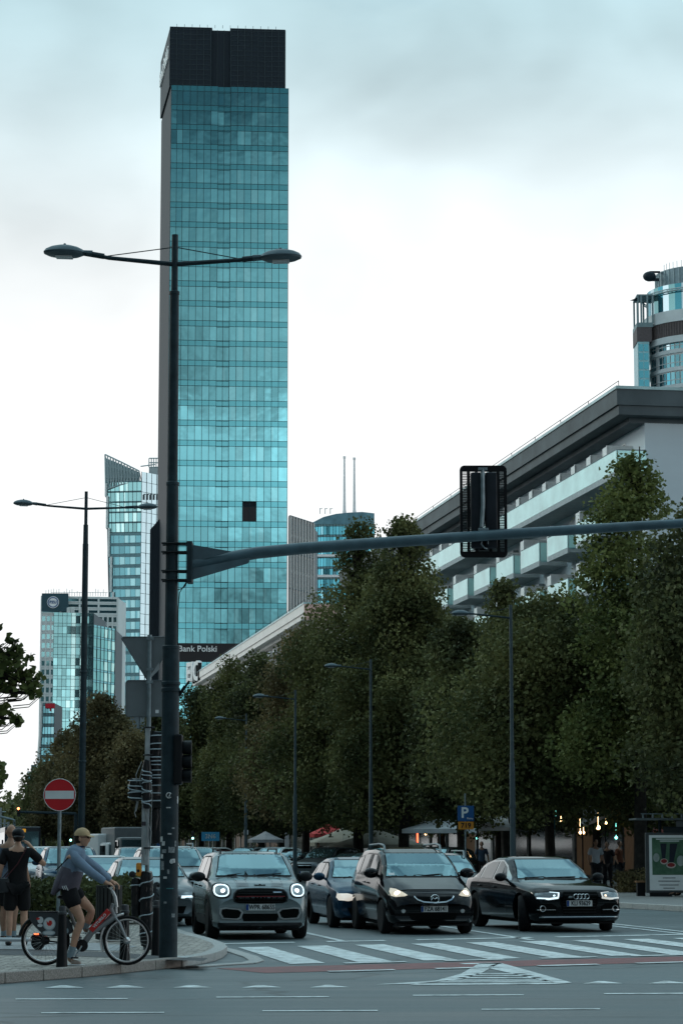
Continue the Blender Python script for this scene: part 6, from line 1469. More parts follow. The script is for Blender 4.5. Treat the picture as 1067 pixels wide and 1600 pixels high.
def board():
    Y = NL.location.y + (755 - 263) / k0 * .168 + .22; c = at(755, 799, Y); T = thing('traffic_signal', 'black signal board with louvred slots seen from behind, hung on the mast arm', 'traffic signal', c)
    k = 3836 / Y; w, h = 37.5 / k, 74 / k; b = MB(); rad = .07
    out = []
    for cx, cz, a0 in ((w - rad, h - rad, 0), (-w + rad, h - rad, 90), (-w + rad, -h + rad, 180), (w - rad, -h + rad, 270)):
        for i in range(6): a = R(a0 + 90 * i / 5); out.append((cx + rad * cos(a), cz + rad * sin(a)))
    # frame ring, and slotted fields left open
    fw, fh = .30, .60
    inner = [(max(-fw, min(fw, x * .9)), max(-h + .09, min(h - .09, z * .95))) for x, z in out]
    n = len(out)
    for i in range(n):
        j = (i + 1) % n
        for y in (0, .03): b.quad((out[i][0], y, out[i][1]), (out[j][0], y, out[j][1]), (inner[j][0], y, inner[j][1]), (inner[i][0], y, inner[i][1]))
        b.quad((out[i][0], 0, out[i][1]), (out[j][0], 0, out[j][1]), (out[j][0], .03, out[j][1]), (out[i][0], .03, out[i][1]))
    for x in (-.215, -.10, .10, .215): b.b2(x - .022, x + .022, .002, .028, -h + .08, h - .08)
    z = -h + .08
    while z < h - .08:
        b.b2(-.32, .32, .006, .02, z, z + .0125); z += .024
    b.build('backplate', mat('signal_black', (.006, .007, .009), .5, var=.3), T)
    b = MB(); b.b2(-.19, -.015, -.16, -.01, -h + .12, h - .12, bev=.03); b.b2(.02, .19, -.16, -.01, -h + .12, h - .12, bev=.03); hs = b.build('housing', mat('signal_housing', (.014, .018, .024), .5, var=.3), T, smooth=30)
    for i in range(3):
        zz = h - .25 - i * .43; b = MB(); b.lathe([(.13, .03), (.15, .32)], (0, 0, zz), 18, 'Y'); b.lathe([(.001, .05), (.12, .05)], (0, 0, zz), 18, 'Y'); b.build('visor', BLACK, T, smooth=30)
    b = MB(); b.tube([(-.02, -.19, h - .08), (-.02, -.20, .05), (-.04, -.20, -.26)], .030, 4); b.b2(-.09, .06, -.23, -.14, -.34, -.27, bev=.01); b.b2(-.08, .05, -.21, -.15, h - .1, h - .06); b.build('bracket', GALV, T)
    b = MB(); b.tube([(-.03, -.17, -.42), (-.05, -.19, -.50), (0, -.2, -.56), (.04, -.17, -.57)], .012, 6); b.tube([(.05, -.17, -.43), (.05, -.18, -.50)], .008, 5); b.build('cable', GALV, T)
board()
def side_signal():
    o = NL.location; T = thing('traffic_signal', 'dark traffic signal with hooded lamps turned away on the right of the near post', 'traffic signal', (o.x, o.y, o.z), 0); r_ = rel(T)
    b = MB(); p, q = r_(263, 1148), r_(274, 1226); b.b2(.06, .175, -.16, .14, q.z, p.z, bev=.02); b.tube([(.02, 0, p.z + .02), (.1, 0, p.z + .05)], .025, 6); b.build('housing', BLACK, T)
    for y in (1168, 1190, 1212):
        z = r_(0, y).z; b = MB(); b.lathe([(.085, .0), (.095, .03), (.097, .13)], (.17, -.01, z), 18, 'X'); hh = b.build('visor', BLACK, T, smooth=30)
        b = MB(); b.lathe([(.001, .02), (.08, .015)], (.18, -.01, z), 16, 'X'); b.build('lens', mat('dead_lens', (.03, .03, .03), .3), hh)
side_signal()
# ---- post with the backs of the road signs
def sign_post():
    P = gnd(229, 1484, .12); T = thing('sign_post', 'post with the grey backs of a triangular and a square sign, beside the thick lamp', 'sign post', P); r_ = rel(T); SB = mat('sign_back', (.17, .195, .205), .55, metal=.3, var=.12, vscale=3)
    b = MB(); p = r_(228, 992); b.lathe([(.05, 0), (.05, 1.0), (.034, 1.0), (.034, p.z)], n=14); b.build('pole', GALV, T, smooth=30)
    def plate_(pts, name, y=-.01):
        V = [r_(x, yy) for x, yy in pts]; b = MB(); b.prism([(v.x, v.z) for v in V], .04, .052, 'XZ'); o = b.build(name, SB, T)
        b = MB(); b.tube([(v.x, .036, v.z) for v in V + [V[0]]], .010, 5); b.build('rim', mat('sign_rim', (.12, .14, .15), .5), o); return o
    tr = plate_([(190, 997), (193, 995), (271, 995), (274, 998), (233, 1062), (230, 1062)], 'triangle_plate')
    b = MB(); z = r_(0, 1000).z; b.b2(-.04, .06, -.04, .03, z, z + .04); z = r_(0, 1048).z; b.b2(-.04, .06, -.04, .03, z, z + .04); b.build('bracket', GALV, tr)
    p = r_(231, 1048); b = MB(); b.b2(p.x, p.x + .05, .03, .038, p.z - .025, p.z + .025); b.build('label', WHITEP, tr)
    sq = plate_([(197, 1066), (200, 1063), (260, 1063), (262, 1066), (262, 1116), (259, 1119), (200, 1119), (197, 1116)], 'square_plate')
    b = MB(); z = r_(0, 1068).z; b.b2(-.04, .06, -.04, .03, z, z + .04); b.build('bracket', GALV, sq); p = r_(243, 1112); b = MB(); b.b2(p.x, p.x + .05, .03, .038, p.z - .02, p.z + .03); b.build('label', WHITEP, sq)
    V = [r_(236, 1056), r_(249, 1036), r_(250, 1046), r_(238, 1058)]; b = MB(); b.prism([(v.x, v.z) for v in V], -.06, -.045, 'XZ'); b.build('side_plate', mat('side_plate_grey', (.3, .32, .33), .5), T)
    # pale conduit and cable channel
    b = MB(); p, q = r_(228, 1138), r_(235, 1190); b.b2(p.x, q.x, -.10, -.04, q.z, p.z, bev=.006); p, q = r_(223, 1250), r_(233, 1352); b.b2(p.x, q.x, -.10, -.02, q.z, p.z, bev=.01); b.build('pale_channel', mat('pale_channel', (.34, .37, .38), .5, var=.2, vscale=8), T)
    b = MB()
    for (xa, ya, sw, yb) in ((222, 1190, -9, 1252), (224, 1195, -5, 1258), (226, 1190, 3, 1280), (234, 1200, 4, 1310), (226, 1262, 6, 1335), (232, 1285, 5, 1330), (224, 1290, -2, 1345)):
        b.tube([r_(xa, ya, -.09), r_(xa + sw, (ya * 2 + yb) / 3, -.12), r_(xa + sw * .7, (ya + yb * 2) / 3, -.11), r_(xa + 2, yb, -.10)], .008, 5)
    b.tube([r_(215, 1248, -.1), r_(213, 1258, -.1), r_(211, 1270, -.1), r_(213, 1277, -.1)], .006, 5); b.tube([r_(216, 1252, -.1), r_(214, 1262, -.1), r_(212, 1268, -.1)], .014, 5)
    b.build('loose_cables', mat('cable_grey', (.28, .29, .29), .6, var=.3), T)
    for y in (1137, 1180, 1253, 1325): b = MB(); z = r_(0, y).z; b.torus((.01, -.04, z), .075, .012, 'Z', 16, 5); b.build('clamp_ring', DARKPL, T)
    p = r_(226, 1287); b = MB(); b.b2(p.x - .03, p.x + .03, -.108, -.10, p.z - .03, p.z + .03); b.build('stencil', mat('dark_stencil', (.06, .05, .06), .6), T)
    return T, r_
SPT, sr = sign_post()
BAG = mat('black_plastic_wrap', (.010, .011, .013), .32, var=.3, vscale=8, bump=.8, bscale=14, coat=.3)
TAPE = mat('pale_tape', (.42, .50, .54), .5, var=.15)
def wrapped(label, x0, x1, y0, y1, dep, tapes, seed, dy=0.0):
    o = SPT.location; a, c = sr(x0, y1, dy), sr(x1, y0, dy); T = thing('wrapped_signal', label, 'wrapped signal', (o.x + (a.x + c.x) / 2, o.y + dy, o.z + a.z)); w = c.x - a.x; h = c.z - a.z; rs = random.Random(seed)
    b = MB(); m = max(4, int(h / .09)); n = 14; base = []
    for i in range(m + 1):
        f = i / m; ring = []
        for j in range(n):
            t = 2 * pi * j / n; e = .8 if i in (0, m) else 1; q = 1 + rs.uniform(-.07, .07); ring.append((w / 2 * e * q * (abs(cos(t)) ** .5) * (1 if cos(t) > 0 else -1), dep / 2 * e * q * (abs(sin(t)) ** .5) * (1 if sin(t) > 0 else -1), f * h + rs.uniform(-.015, .015)))
        base += ring
    fs = [(i * n + j, i * n + (j + 1) % n, (i + 1) * n + (j + 1) % n, (i + 1) * n + j) for i in range(m) for j in range(n)] + [list(range(n)), [m * n + j for j in range(n)]]
    b.add(base, fs); b.build('wrapping', BAG, T, smooth=50)
    for (f0, f1) in tapes:
        b = MB(); P_ = []
        for j in range(17):
            t = -pi + pi * j / 16; x = w / 2 * 1.10 * (abs(cos(t)) ** .5) * (1 if cos(t) > 0 else -1); y = dep / 2 * 1.12 * (abs(sin(t)) ** .5) * (1 if sin(t) > 0 else -1); P_.append((x, y, lerp(f0, f1, j / 16) * h))
        b.tube(P_, .009, 5); b.build('tape', TAPE, T)
    return T
wrapped('tall signal head wrapped in black plastic with many straight pale tape bands', 234, 262, 1143, 1262, .26, [(.93, .96), (.82, .86), (.76, .77), (.66, .66), (.60, .62), (.57, .55), (.48, .50), (.42, .43), (.385, .39), (.28, .30), (.20, .18), (.08, .10)], 1, .05)
wrapped('small signal box wrapped in black plastic with crossed tape on the left of the post', 202, 226, 1217, 1250, .22, [(.92, .90), (.70, .60), (.62, .28), (.15, .02), (.30, .45)], 2, -.02)
wrapped('narrow signal wrapped in black plastic with looping tape directly on the post', 223, 237, 1188, 1262, .16, [(.80, .72), (.70, .66), (.62, .52), (.50, .58), (.42, .30), (.30, .36), (.16, .02), (.10, .16)], 3, -.14)
wrapped('long dark housing hanging under the wrapped signal heads beside the lamp post', 236, 254, 1264, 1318, .2, [], 4, .05)
wrapped('lower post foot wrapped in black plastic with three slanting tape bands', 219, 240, 1362, 1478, .24, [(.80, .92), (.60, .70), (.38, .46), (.14, .22)], 5, 0)
wrapped('dark wrapped push button box leaning left of the post foot', 205, 222, 1372, 1432, .2, [(.80, .84)], 6, .1)
o = SPT.location; p = sr(217, 1369, -.02); T = thing('push_button_box', 'orange pedestrian push button box on the pale post', 'push button', (o.x + p.x, o.y - .04, o.z + p.z)); b = MB(); b.b2(-.035, .045, -.06, .06, 0, .20, bev=.025); b.build('case', mat('orange_plastic', (.62, .25, .04), .45, var=.1), T, smooth=30); b = MB(); b.lathe([(.001, -.065), (.022, -.065), (.022, -.05)], (.0, 0, .08), 12, 'Y'); b.build('button', DARKPL, T)
# motor scooter mirrors and bars behind the wrapped foot
def moped():
    P = gnd(226, 1466, .12); T = thing('motor_scooter', 'dark parked motor scooter mostly hidden behind the wrapped post foot, one round mirror showing', 'motor scooter', P, 0); r_ = rel(T)
    b = MB(); b.ball((.18, .4, .42), (.17, .5, .24), 16, 10); b.ball((.18, -.15, .55), (.17, .12, .33), 16, 10); b.ball((.18, .5, .70), (.14, .38, .09), 14, 8); b.build('body', mat('scooter_dark', (.02, .021, .024), .25, coat=1, var=.2), T, smooth=True)
    for y in (-.42, .85): b = MB(); b.torus((.18, y, .22), .17, .05, 'X', 26, 8); b.build('wheel', RUBBER, T, smooth=True)
    for x in (208, 246):
        p = r_(x, 1366 if x == 208 else 1383); b = MB(); b.ball((p.x, -.1, p.z), (.06, .03, .055), 12, 8); b.tube([(.18 + (p.x - .18) * .5, -.15, .88), (p.x, -.1, p.z - .03)], .009, 5); b.build('mirror', DARKPL, T, smooth=True)
    b = MB(); b.tube([(-.12, -.05, .92), (.18, -.18, .88), (.46, -.05, .92)], .018, 6); b.tube([(.18, -.17, .88), (.18, -.42, .25)], .035, 8); b.build('handlebar', DARKPL, T)
    b = MB(); b.lathe([(.001, -.02), (.07, 0), (.07, .05)], (.30, -.27, .78), 14, 'Y'); b.build('headlamp', LAMPG, T, smooth=30)
moped()
# ---- bollards
proto = None
for i, (px, py, lb) in enumerate(((97, 1511, 'black bollard in front of the cyclist foot, nearest the rear wheel'), (195, 1507, 'black bollard in front of the bicycle front wheel'), (244.5, 1493, 'black bollard touching the left side of the thick lamp post'), (233, 1484, 'black bollard second from the thick lamp post, with pale top'))):
    P = gnd(px, py, .12)
    if proto is None:
        proto = thing('bollard', lb, 'bollard', P, 0, 'black bollards along the corner'); b = MB(); b.lathe([(.075, 0), (.072, .03), (.062, .3), (.052, .62), (.050, .66)], n=20); b.build('shaft', BLACK, proto, smooth=30)
        b = MB(); b.lathe([(.050, .66), (.058, .665), (.058, .69), (.050, .70), (.050, .74), (.044, .765), (.0, .77)], n=20); b.build('cap', mat('bollard_cap', (.05, .055, .06), .4, var=.2), proto, smooth=30)
    else:
        c = copy_tree(proto); c.location = P; tag(c, lb, 'bollard', 'black bollards along the corner')
# ---- slatted bin
P = gnd(170, 1471, .12); T = thing('litter_bin', 'dark slatted litter bin behind the bicycle', 'litter bin', P, R(8)); b = MB(); b.lathe([(.0, .03), (.185, .03), (.185, .86), (0, .86)], n=20); b.build('liner', BLACK, T)
for i in range(20):
    a = 2 * pi * i / 20; b = MB(); b.box((.205 * cos(a), .205 * sin(a), .47), (.016, .048, .86), a, bev=.003); b.build('slat', mat('bin_slat', (.035, .037, .036), .6, var=.25), T)
b = MB(); b.torus((0, 0, .88), .20, .014, 'Z', 28, 6); b.torus((0, 0, .06), .20, .012, 'Z', 28, 6); b.build('rim', BLACK, T)
# ---- no entry sign
def no_entry():
    P = gnd(91, 1449, .12); T = thing('no_entry_sign', 'round red no entry sign with a white bar on a grey pole', 'road sign', P); r_ = rel(T); k = 3836 / P.y; c = r_(92, 1242)
    b = MB(); b.lathe([(.035, 0), (.035, c.z + .15)], n=12); b.build('pole', GALV, T, smooth=30)
    rr_ = 25.2 / k; b = MB(); b.lathe([(.001, -.06), (rr_ * .97, -.06), (rr_, -.05), (rr_, -.042), (.001, -.042)], (0, 0, c.z), 48, 'Y'); d = b.build('disc', mat('sign_red', (.50, .020, .028), .4, var=.06), T, smooth=30)
    b = MB(); w, h = 22.5 / k, 6.3 / k; b.prism([(-w, -h), (w, -h), (w, h), (-w, h)], -.066, -.062, 'XZ'); b.prism; q = b.build('bar', mat('sign_white2', (.62, .66, .67), .4, var=.06), d); q.location = (0, 0, c.z)
    b = MB(); b.torus((0, -.06, c.z), rr_ * .985, .006, 'Y', 48, 5); b.build('edge', MATS['sign_white2'], d)
no_entry()
# ---- single lamps along the right pavement
def single_lamp(label, px, Y, ytop, g):
    p = at(px, 1325, Y); T = thing('street_lamp', label, 'street lamp', (p.x, Y, .13), 0, g); k = 3836 / Y; zt = at(px, ytop, Y).z - .13
    b = MB(); b.lathe([(.10, 0), (.085, zt * .45), (.062, zt * .46), (.05, zt)], n=12); b.lathe([(.11, zt * .3), (.11, zt * .3 + .1)], n=12); b.build('pole', mat('lamp_post_blue_grey', (.055, .08, .09), .5, var=.2), T, smooth=30)
    b = MB(); b.tube([(0, 0, zt - .42), (-1.1, 0, zt - .30), (-1.35, 0, zt - .28)], [.035, .03, .028], 6); b.build('arm', POLE, T)
    b = MB(); b.tube([(0, 0, zt - .08), (-.95, 0, zt - .32)], .008, 4); b.build('stay_wire', POLE, T)
    lamp_head(T, (-1.6, 0, zt - .27), .58, -1)
single_lamp('single street lamp reaching left in front of the broad olive tree, behind the black saloon', 801, 77, 945, G_)
single_lamp('single street lamp in front of the twin peaked trees, behind the people carrier', 579.5, 99, 1030, G_)
single_lamp('single street lamp seen low between the striped car and the blue saloon', 461, 108, 1078, G_)
single_lamp('farthest single street lamp above the direction sign, in front of the dark trees', 384, 146, 1115, G_)
# ---- parking sign
def parking():
    P = at(727, 1325, 84); T = thing('parking_sign', 'blue parking sign with an orange number plate below it, on a thin pole', 'road sign', (P.x, 84, .13)); k = 3836 / 84.0; r_ = rel(T)
    b = MB(); z0 = r_(0, 1240).z; b.lathe([(.03, 0), (.03, z0)], n=10); b.build('pole', GALV, T)
    a, c = r_(714.5, 1283), r_(740, 1259); b = MB(); b.b2(a.x, c.x, -.06, -.04, a.z, c.z, bev=.008); s_ = b.build('blue_panel', mat('parking_blue', (.015, .09, .26), .4, var=.05), T)
    text('P', .50, mat('sign_letter_white', (.75, .78, .78), .5, var=0), s_, ((a.x + c.x) / 2 - .04, -.066, (a.z + c.z) / 2 + .01), bold=.012); text('Platny', .09, MATS['sign_letter_white'], s_, (c.x - .14, -.066, a.z + .09))
    a, c = r_(715.5, 1296), r_(739.5, 1284); b = MB(); b.b2(a.x, c.x, -.06, -.04, a.z, c.z, bev=.008); s2 = b.build('orange_panel', mat('orange_panel', (.60, .24, .03), .4, var=.05), T)
    text('719', .23, INK, s2, ((a.x + c.x) / 2, -.066, (a.z + c.z) / 2), bold=.006)
parking()
# ---- bus shelter with poster
def shelter():
    Y = 77.0; P = at(1008, 1325, Y); T = thing('bus_shelter', 'bus shelter with a thin ribbed roof and bench at the right edge', 'bus shelter', (P.x, Y, .13)); r_ = rel(T)
    z = r_(0, 1281).z; b = MB(); b.b2(-.35, 5.5, -.6, 1.4, z, z + .05); b.build('roof', mat('shelter_roof', (.12, .15, .16), .4, metal=.4), T)
    b = MB(); b.tube([(-.2, -.55, z + .18), (5.4, -.55, z + .18)], .018, 5)
    for i in range(19): x = -.15 + i * .3; b.b2(x, x + .04, -.58, -.5, z + .05, z + .17)
    b.build('roof_rail', GALV, T)
    for x in (.6, 3.0, 5.2): b = MB(); b.tube([(x, 1.1, 0), (x, 1.1, z)], .05, 8); b.build('post', POLE, T)
    b = MB(); b.b2(.7, 5.0, 1.08, 1.10, .3, z - .2); b.build('back_glass', glass('shelter_glass', (.05, .07, .08), .1, .4, .1), T)
    b = MB(); p, q = r_(999, 1385), r_(1012, 1388); b.b2(-.32, -.02, -.1, .35, .42, .47); b.build('bench_seat', mat('bench_wood', (.30, .17, .09), .6, var=.2), T); b = MB(); b.b2(-.28, -.04, -.05, .3, 0, .42); b.build('bench_leg', BLACK, T)
    b = MB(); p = r_(1053, 1295); b.b2(p.x, p.x + .8, -.45, -.38, r_(0, 1292).z, r_(0, 1283).z); b.build('stop_sign_box', mat('grey_box', (.14, .16, .17), .5), T)
    K = thing('poster_case', 'lit poster case at the shelter showing legs in red shoes on green ground', 'poster', (P.x, Y - .75, .13)); r_ = rel(K)
    a, c = r_(1008.5, 1395), r_(1078, 1301); b = MB(); b.b2(a.x, c.x, -.09, .09, a.z, c.z, bev=.03); b.build('case', mat('case_grey', (.07, .08, .085), .45, metal=.4), K)
    b = MB(); b.b2(a.x + .12, a.x + .80, -.07, .07, 0, a.z); b.build('foot', BLACK, K)
    def R4(x0, y0, x1, y1, y, m, name, par):
        p, q = r_(x0, y1), r_(x1, y0); b = MB(); b.b2(p.x, q.x, y - .004, y, p.z, q.z); return b.build(name, m, par)
    base = R4(1014, 1305, 1074, 1391, -.094, mat('poster_paper', (.42, .50, .52), .5, var=.08, emis=(.55, .68, .7), estr=.08), 'poster', K)
    pic = R4(1018, 1309, 1071, 1367, -.100, mat('poster_green', (.035, .10, .055), .5, var=.5, vscale=4, col2=(.10, .20, .13)), 'picture', base)
    def blob(pts, m, name, y=-.104):
        V = [r_(x, yy) for x, yy in pts]; b = MB(); b.prism([(v.x, v.z) for v in V], y - .003, y, 'XZ'); b.build(name, m, base)
    JN = mat('poster_jeans', (.015, .022, .035), .6); SH = mat('poster_red', (.24, .03, .03), .5)
    for cx_, cy_, rx_ in ((1024, 1340, 5), (1062, 1345, 6)): blob([(cx_ + rx_ * cos(a), cy_ + rx_ * 1.4 * sin(a)) for a in [2 * pi * i / 14 for i in range(14)]], mat('poster_pale', (.30, .36, .34), .6, var=.3), 'flower', -.102)
    blob([(1030, 1318), (1040, 1318), (1038, 1342), (1033, 1342)], JN, 'printed_leg'); blob([(1045, 1318), (1057, 1318), (1051, 1347), (1044, 1347)], JN, 'printed_leg')
    for cx_, cy_, rx_ in ((1036, 1346, 6), (1047, 1352, 7.5)):
        blob([(cx_ + rx_ * cos(a), cy_ + 4.6 * sin(a)) for a in [2 * pi * i / 16 for i in range(16)]], mat('poster_shoe', (.5, .45, .42), .6), 'printed_shoe', -.107); blob([(cx_ + rx_ * .8 * cos(a), cy_ - .6 + 3.2 * sin(a)) for a in [2 * pi * i / 16 for i in range(16)]], SH, 'printed_upper', -.111)
    for y, w in ((1310.5, 42), (1313.5, 30)): R4(1044.5 - w / 2, y, 1044.5 + w / 2, y + 1.3, -.106, MATS['poster_paper'], 'printed_line', base)
    for y, w in ((1371, 20), (1376, 34), (1382, 30), (1387, 18)): R4(1044 - w / 2, y, 1044 + w / 2, y + 1.4, -.098, mat('poster_ink', (.15, .17, .18), .6), 'printed_line', base)
shelter()
# ---- terrace umbrellas and awnings under the trees
def umbrella(label, px, Y, ytop, w, m, h=.75):
    p = at(px, 1325, Y); zt = at(px, ytop, Y).z; T = thing('parasol', label, 'parasol', (p.x, Y, .13), 0, 'cafe parasols'); b = MB(); zt -= .13
    b.lathe([(.02, zt), (w * .5, zt - h * .55), (w, zt - h), (w, zt - h - .18), (w * .99, zt - h)], n=8); b.build('canopy', m, T); b = MB(); b.lathe([(.03, 0), (.03, zt)], n=8); b.build('pole', GALV, T)
BEI = mat('beige_canvas', (.34, .31, .25), .8, var=.15); REDC = mat('red_canvas', (.45, .05, .05), .8, var=.1); GRC = mat('grey_canvas', (.30, .29, .30), .8, var=.15); WHC = mat('white_canvas', (.62, .64, .66), .8, var=.1)
umbrella('beige cafe parasol left of the people carrier roof', 535, 128, 1294, 2.0, BEI); umbrella('wide beige cafe parasol behind the people carrier roof', 590, 122, 1296, 2.4, BEI); umbrella('red cafe parasol above the parked cars', 515, 134, 1286, 1.2, REDC, .6); umbrella('pale grey awning parasol far left of the red one', 415, 150, 1299, 1.1, GRC, .5)
umbrella('white parasol left of the blue parking sign', 687, 110, 1278, 1.7, WHC, .5)
def awning(label, x0, x1, yt, yb, Y, m, tilt=0, proj=1.6):
    a, c = at(x0, yb, Y), at(x1, yt, Y); T = thing('awning', label, 'awning', ((a.x + c.x) / 2, Y, a.z), 0, 'shop awnings'); w = (c.x - a.x) / 2; h = c.z - a.z
    b = MB(); b.add([(-w, -proj, 0), (w, -proj, tilt), (w, 0, h + tilt), (-w, 0, h), (-w, -proj, -.14), (w, -proj, -.14 + tilt), (w, .06, h + tilt), (-w, .06, h)], [(0, 1, 2, 3), (0, 1, 5, 4), (4, 5, 6, 7), (0, 3, 7, 4), (1, 2, 6, 5)]); b.build('canvas', m, T)
    b = MB()
    for x in (-w, w): b.tube([(x, -proj, 0), (x, -proj, -a.z + .13)], .03, 6)
    b.build('post', BLACK, T)
awning('white scalloped canopy right of the parking sign', 742, 792, 1275, 1293, 100, WHC); awning('slanted grey canopy behind the lamp right of the black saloon', 903, 938, 1266, 1288, 96, GRC, .35); awning('small white shop canopy under the twin peaked trees', 655, 712, 1280, 1292, 128, WHC)
# small lit shop lights
BULB = mat('warm_bulb', (1, .7, .4), .4, var=0, emis=(1, .62, .28), estr=9); NEON = mat('red_neon', (1, .1, .05), .4, var=0, emis=(1, .10, .04), estr=5); TEALB = mat('teal_bulb', (.2, 1, .9), .4, var=0, emis=(.25, 1, .85), estr=4)
for i, (px, py, Y, m, r, lb) in enumerate(((906, 1301, 95, BULB, .055, 'warm bulb, left of a close pair under the slanted canopy'), (911, 1301, 95, BULB, .055, 'warm bulb, right of a close pair under the slanted canopy'), (934, 1293, 93, BULB, .08, 'brightest warm bulb at the canopy corner'), (946, 1286, 96, BULB, .05, 'small warm bulb right of the canopy corner'), (876, 1283, 96, BULB, .04, 'tiny warm bulb left of the canopy'), (962, 1309, 98, TEALB, .06, 'teal shop bulb near the shelter'), (652, 1305, 128, NEON, .05, 'thin red neon strip in a shop front'), (665, 1303, 128, BULB, .06, 'warm bulb right of the red neon strip'), (745, 1310, 110, TEALB, .05, 'teal shop bulb right of the parking sign'))):
    p = at(px, py, Y); T = thing('shop_light', lb, 'light', p, 0, 'small shop lights'); b = MB()
    if m is NEON: b.b2(-.04, .04, -.02, .02, -.45, .45)
    else: b.ball((0, 0, 0), r, 10, 7)
    b.tube([(0, 0, r * .8), (0, 0, .6)], .008, 4) if m is not NEON else None
    b.build('bulb', m, T)
p = at(860, 1271, 95); T = thing('shop_sign', 'small teal lit sign hanging above the black saloon', 'shop sign', p); b = MB(); b.b2(-.35, .35, -.04, .04, -.18, .18, bev=.02); b.build('panel', DARKPL, T); b2 = MB(); b2.b2(-.24, -.20, -.055, -.045, -.1, .12); b2.b2(-.08, .04, -.055, -.045, .06, .10); b2.b2(-.08, -.04, -.055, -.045, -.1, .06); b2.b2(.16, .20, -.055, -.045, -.1, .1); b2.build('lit_marks', TEALB, T); b = MB(); b.tube([(0, 0, .18), (0, 0, .5)], .015, 5); b.build('hanger', BLACK, T)
# ---- small road signs and signals far behind
def small_sign(label, px, Y, y0, y1, w, m, pole_h=None, txt=None, tm=None, name='road_sign', tsize=.3, round_=False):
    p = at(px, 1325, Y); T = thing(name, label, 'road sign', (p.x, Y, .05)); r_ = rel(T); a, c = r_(px, y1), r_(px, y0); k = 3836 / Y
    b = MB(); b.lathe([(.035, 0), (.035, c.z)], n=8); b.build('pole', GALV, T); b = MB()
    if round_: b.lathe([(.001, -.06), (w / k / 2, -.06), (w / k / 2, -.04), (.001, -.04)], (0, 0, (a.z + c.z) / 2), 24, 'Y')
    else: b.b2(-w / k / 2, w / k / 2, -.07, -.045, a.z, c.z, bev=.006)
    s_ = b.build('panel', m, T)
    if txt: text(txt, tsize, tm or MATS['sign_letter_white'], s_, (0, -.08, (a.z + c.z) / 2), bold=.01)
    return T
BLU = mat('direction_blue', (.02, .13, .25), .4, var=.05, emis=(.03, .22, .4), estr=.15)
small_sign('teal and white stop sign on a pole behind the black saloon', 863.5, 90, 1296, 1308, 7, mat('stop_paper', (.35, .48, .48), .5, var=.3), name='stop_sign'); small_sign('small teal panel above the stop sign sheet', 863.6, 89.6, 1281, 1295, 7, mat('teal_panel2', (.03, .16, .19), .4), name='stop_sign')
small_sign('wide blue direction sign with white letters, above the far red cars', 329, 170, 1300, 1314, 28, BLU, txt='3N6', tsize=.42, name='direction_sign'); small_sign('small pale square sign high on a pole among the trees', 384.5, 150, 1297, 1304, 7, WHITEP)
small_sign('round blue sign half behind the thick lamp post', 250, 90, 1315, 1336, 17, mat('round_blue', (.015, .07, .19), .4), round_=True)
small_sign('dark roadside message board with amber characters', 186, 150, 1296, 1318, 36, DARKPL, name='message_board'); AMB = mat('amber_lit', (1, .5, .05), .4, emis=(1, .45, .05), estr=.35, var=0); b = MB(); zc_ = at(186, 1308, 150).z; [b.b2(.12 + i * .13, .19 + i * .13, -.09, -.08, zc_ - .28 + .06 * (i % 2), zc_ + .2 - .05 * (i % 3)) for i in range(4)]; b.b2(.08, .62, -.09, -.08, zc_ - .03, zc_ + .03); b.build('amber_dots', AMB, bpy.data.objects['message_board'])
small_sign('yellow warning sign in front of the grey lorry', 214, 145, 1314, 1322, 14, mat('yellow_panel', (.38, .22, .04), .5))
def far_signal(label, px, Y, y0, y1, lit, colr, gantry=None):
    p = at(px, 1325, Y); T = thing('traffic_signal', label, 'traffic signal', (p.x, Y, .05), 0, 'distant traffic signals'); r_ = rel(T); a, c = r_(px, y1), r_(px, y0); h = c.z - a.z; w = h / 3 * .95
    b = MB(); b.b2(-w / 2, w / 2, -.12, .12, a.z, c.z, bev=.03); hs = b.build('housing', BLACK, T)
    for i in range(3):
        z = c.z - h * (i + .5) / 3; b = MB(); b.lathe([(.001, -.14), (w * .40, -.14), (w * .42, -.10)], (0, 0, z), 16, 'Y'); b.build('lens', colr if i == lit else mat('dead_lens', (.03, .03, .03), .3), hs)
    b = MB()
    if gantry: b.tube([(0, .05, (a.z + c.z) / 2), (gantry, .05, (a.z + c.z) / 2 - .1), ], .09, 6); b.tube([(gantry, .05, (a.z + c.z) / 2 - .1), (gantry, .05, 0)], .11, 8)
    else: b.lathe([(.05, 0), (.05, a.z + .1)], n=8)
    b.build('pole', POLE, T)
RL = mat('lit_red', (1, .15, .05), .4, var=0, emis=(1, .22, .08), estr=7); GRL = mat('lit_green', (.2, 1, .8), .4, var=0, emis=(.35, 1, .85), estr=6)
far_signal('hanging traffic signal showing red at the far left against the sky', 28.7, 150, 1261, 1276, 0, RL, 3.5)
far_signal('traffic signal showing green beside the thick lamp post', 243, 88, 1290, 1316, 2, GRL); far_signal('small green signal right of the thick lamp post under the trees', 301.5, 150, 1299, 1312, 2, GRL); far_signal('small green signal above the white saloon under the trees', 111, 190, 1301, 1315, 2, GRL); far_signal('tiny green signal right of the cyclist face', 146, 210, 1303, 1315, 2, GRL)
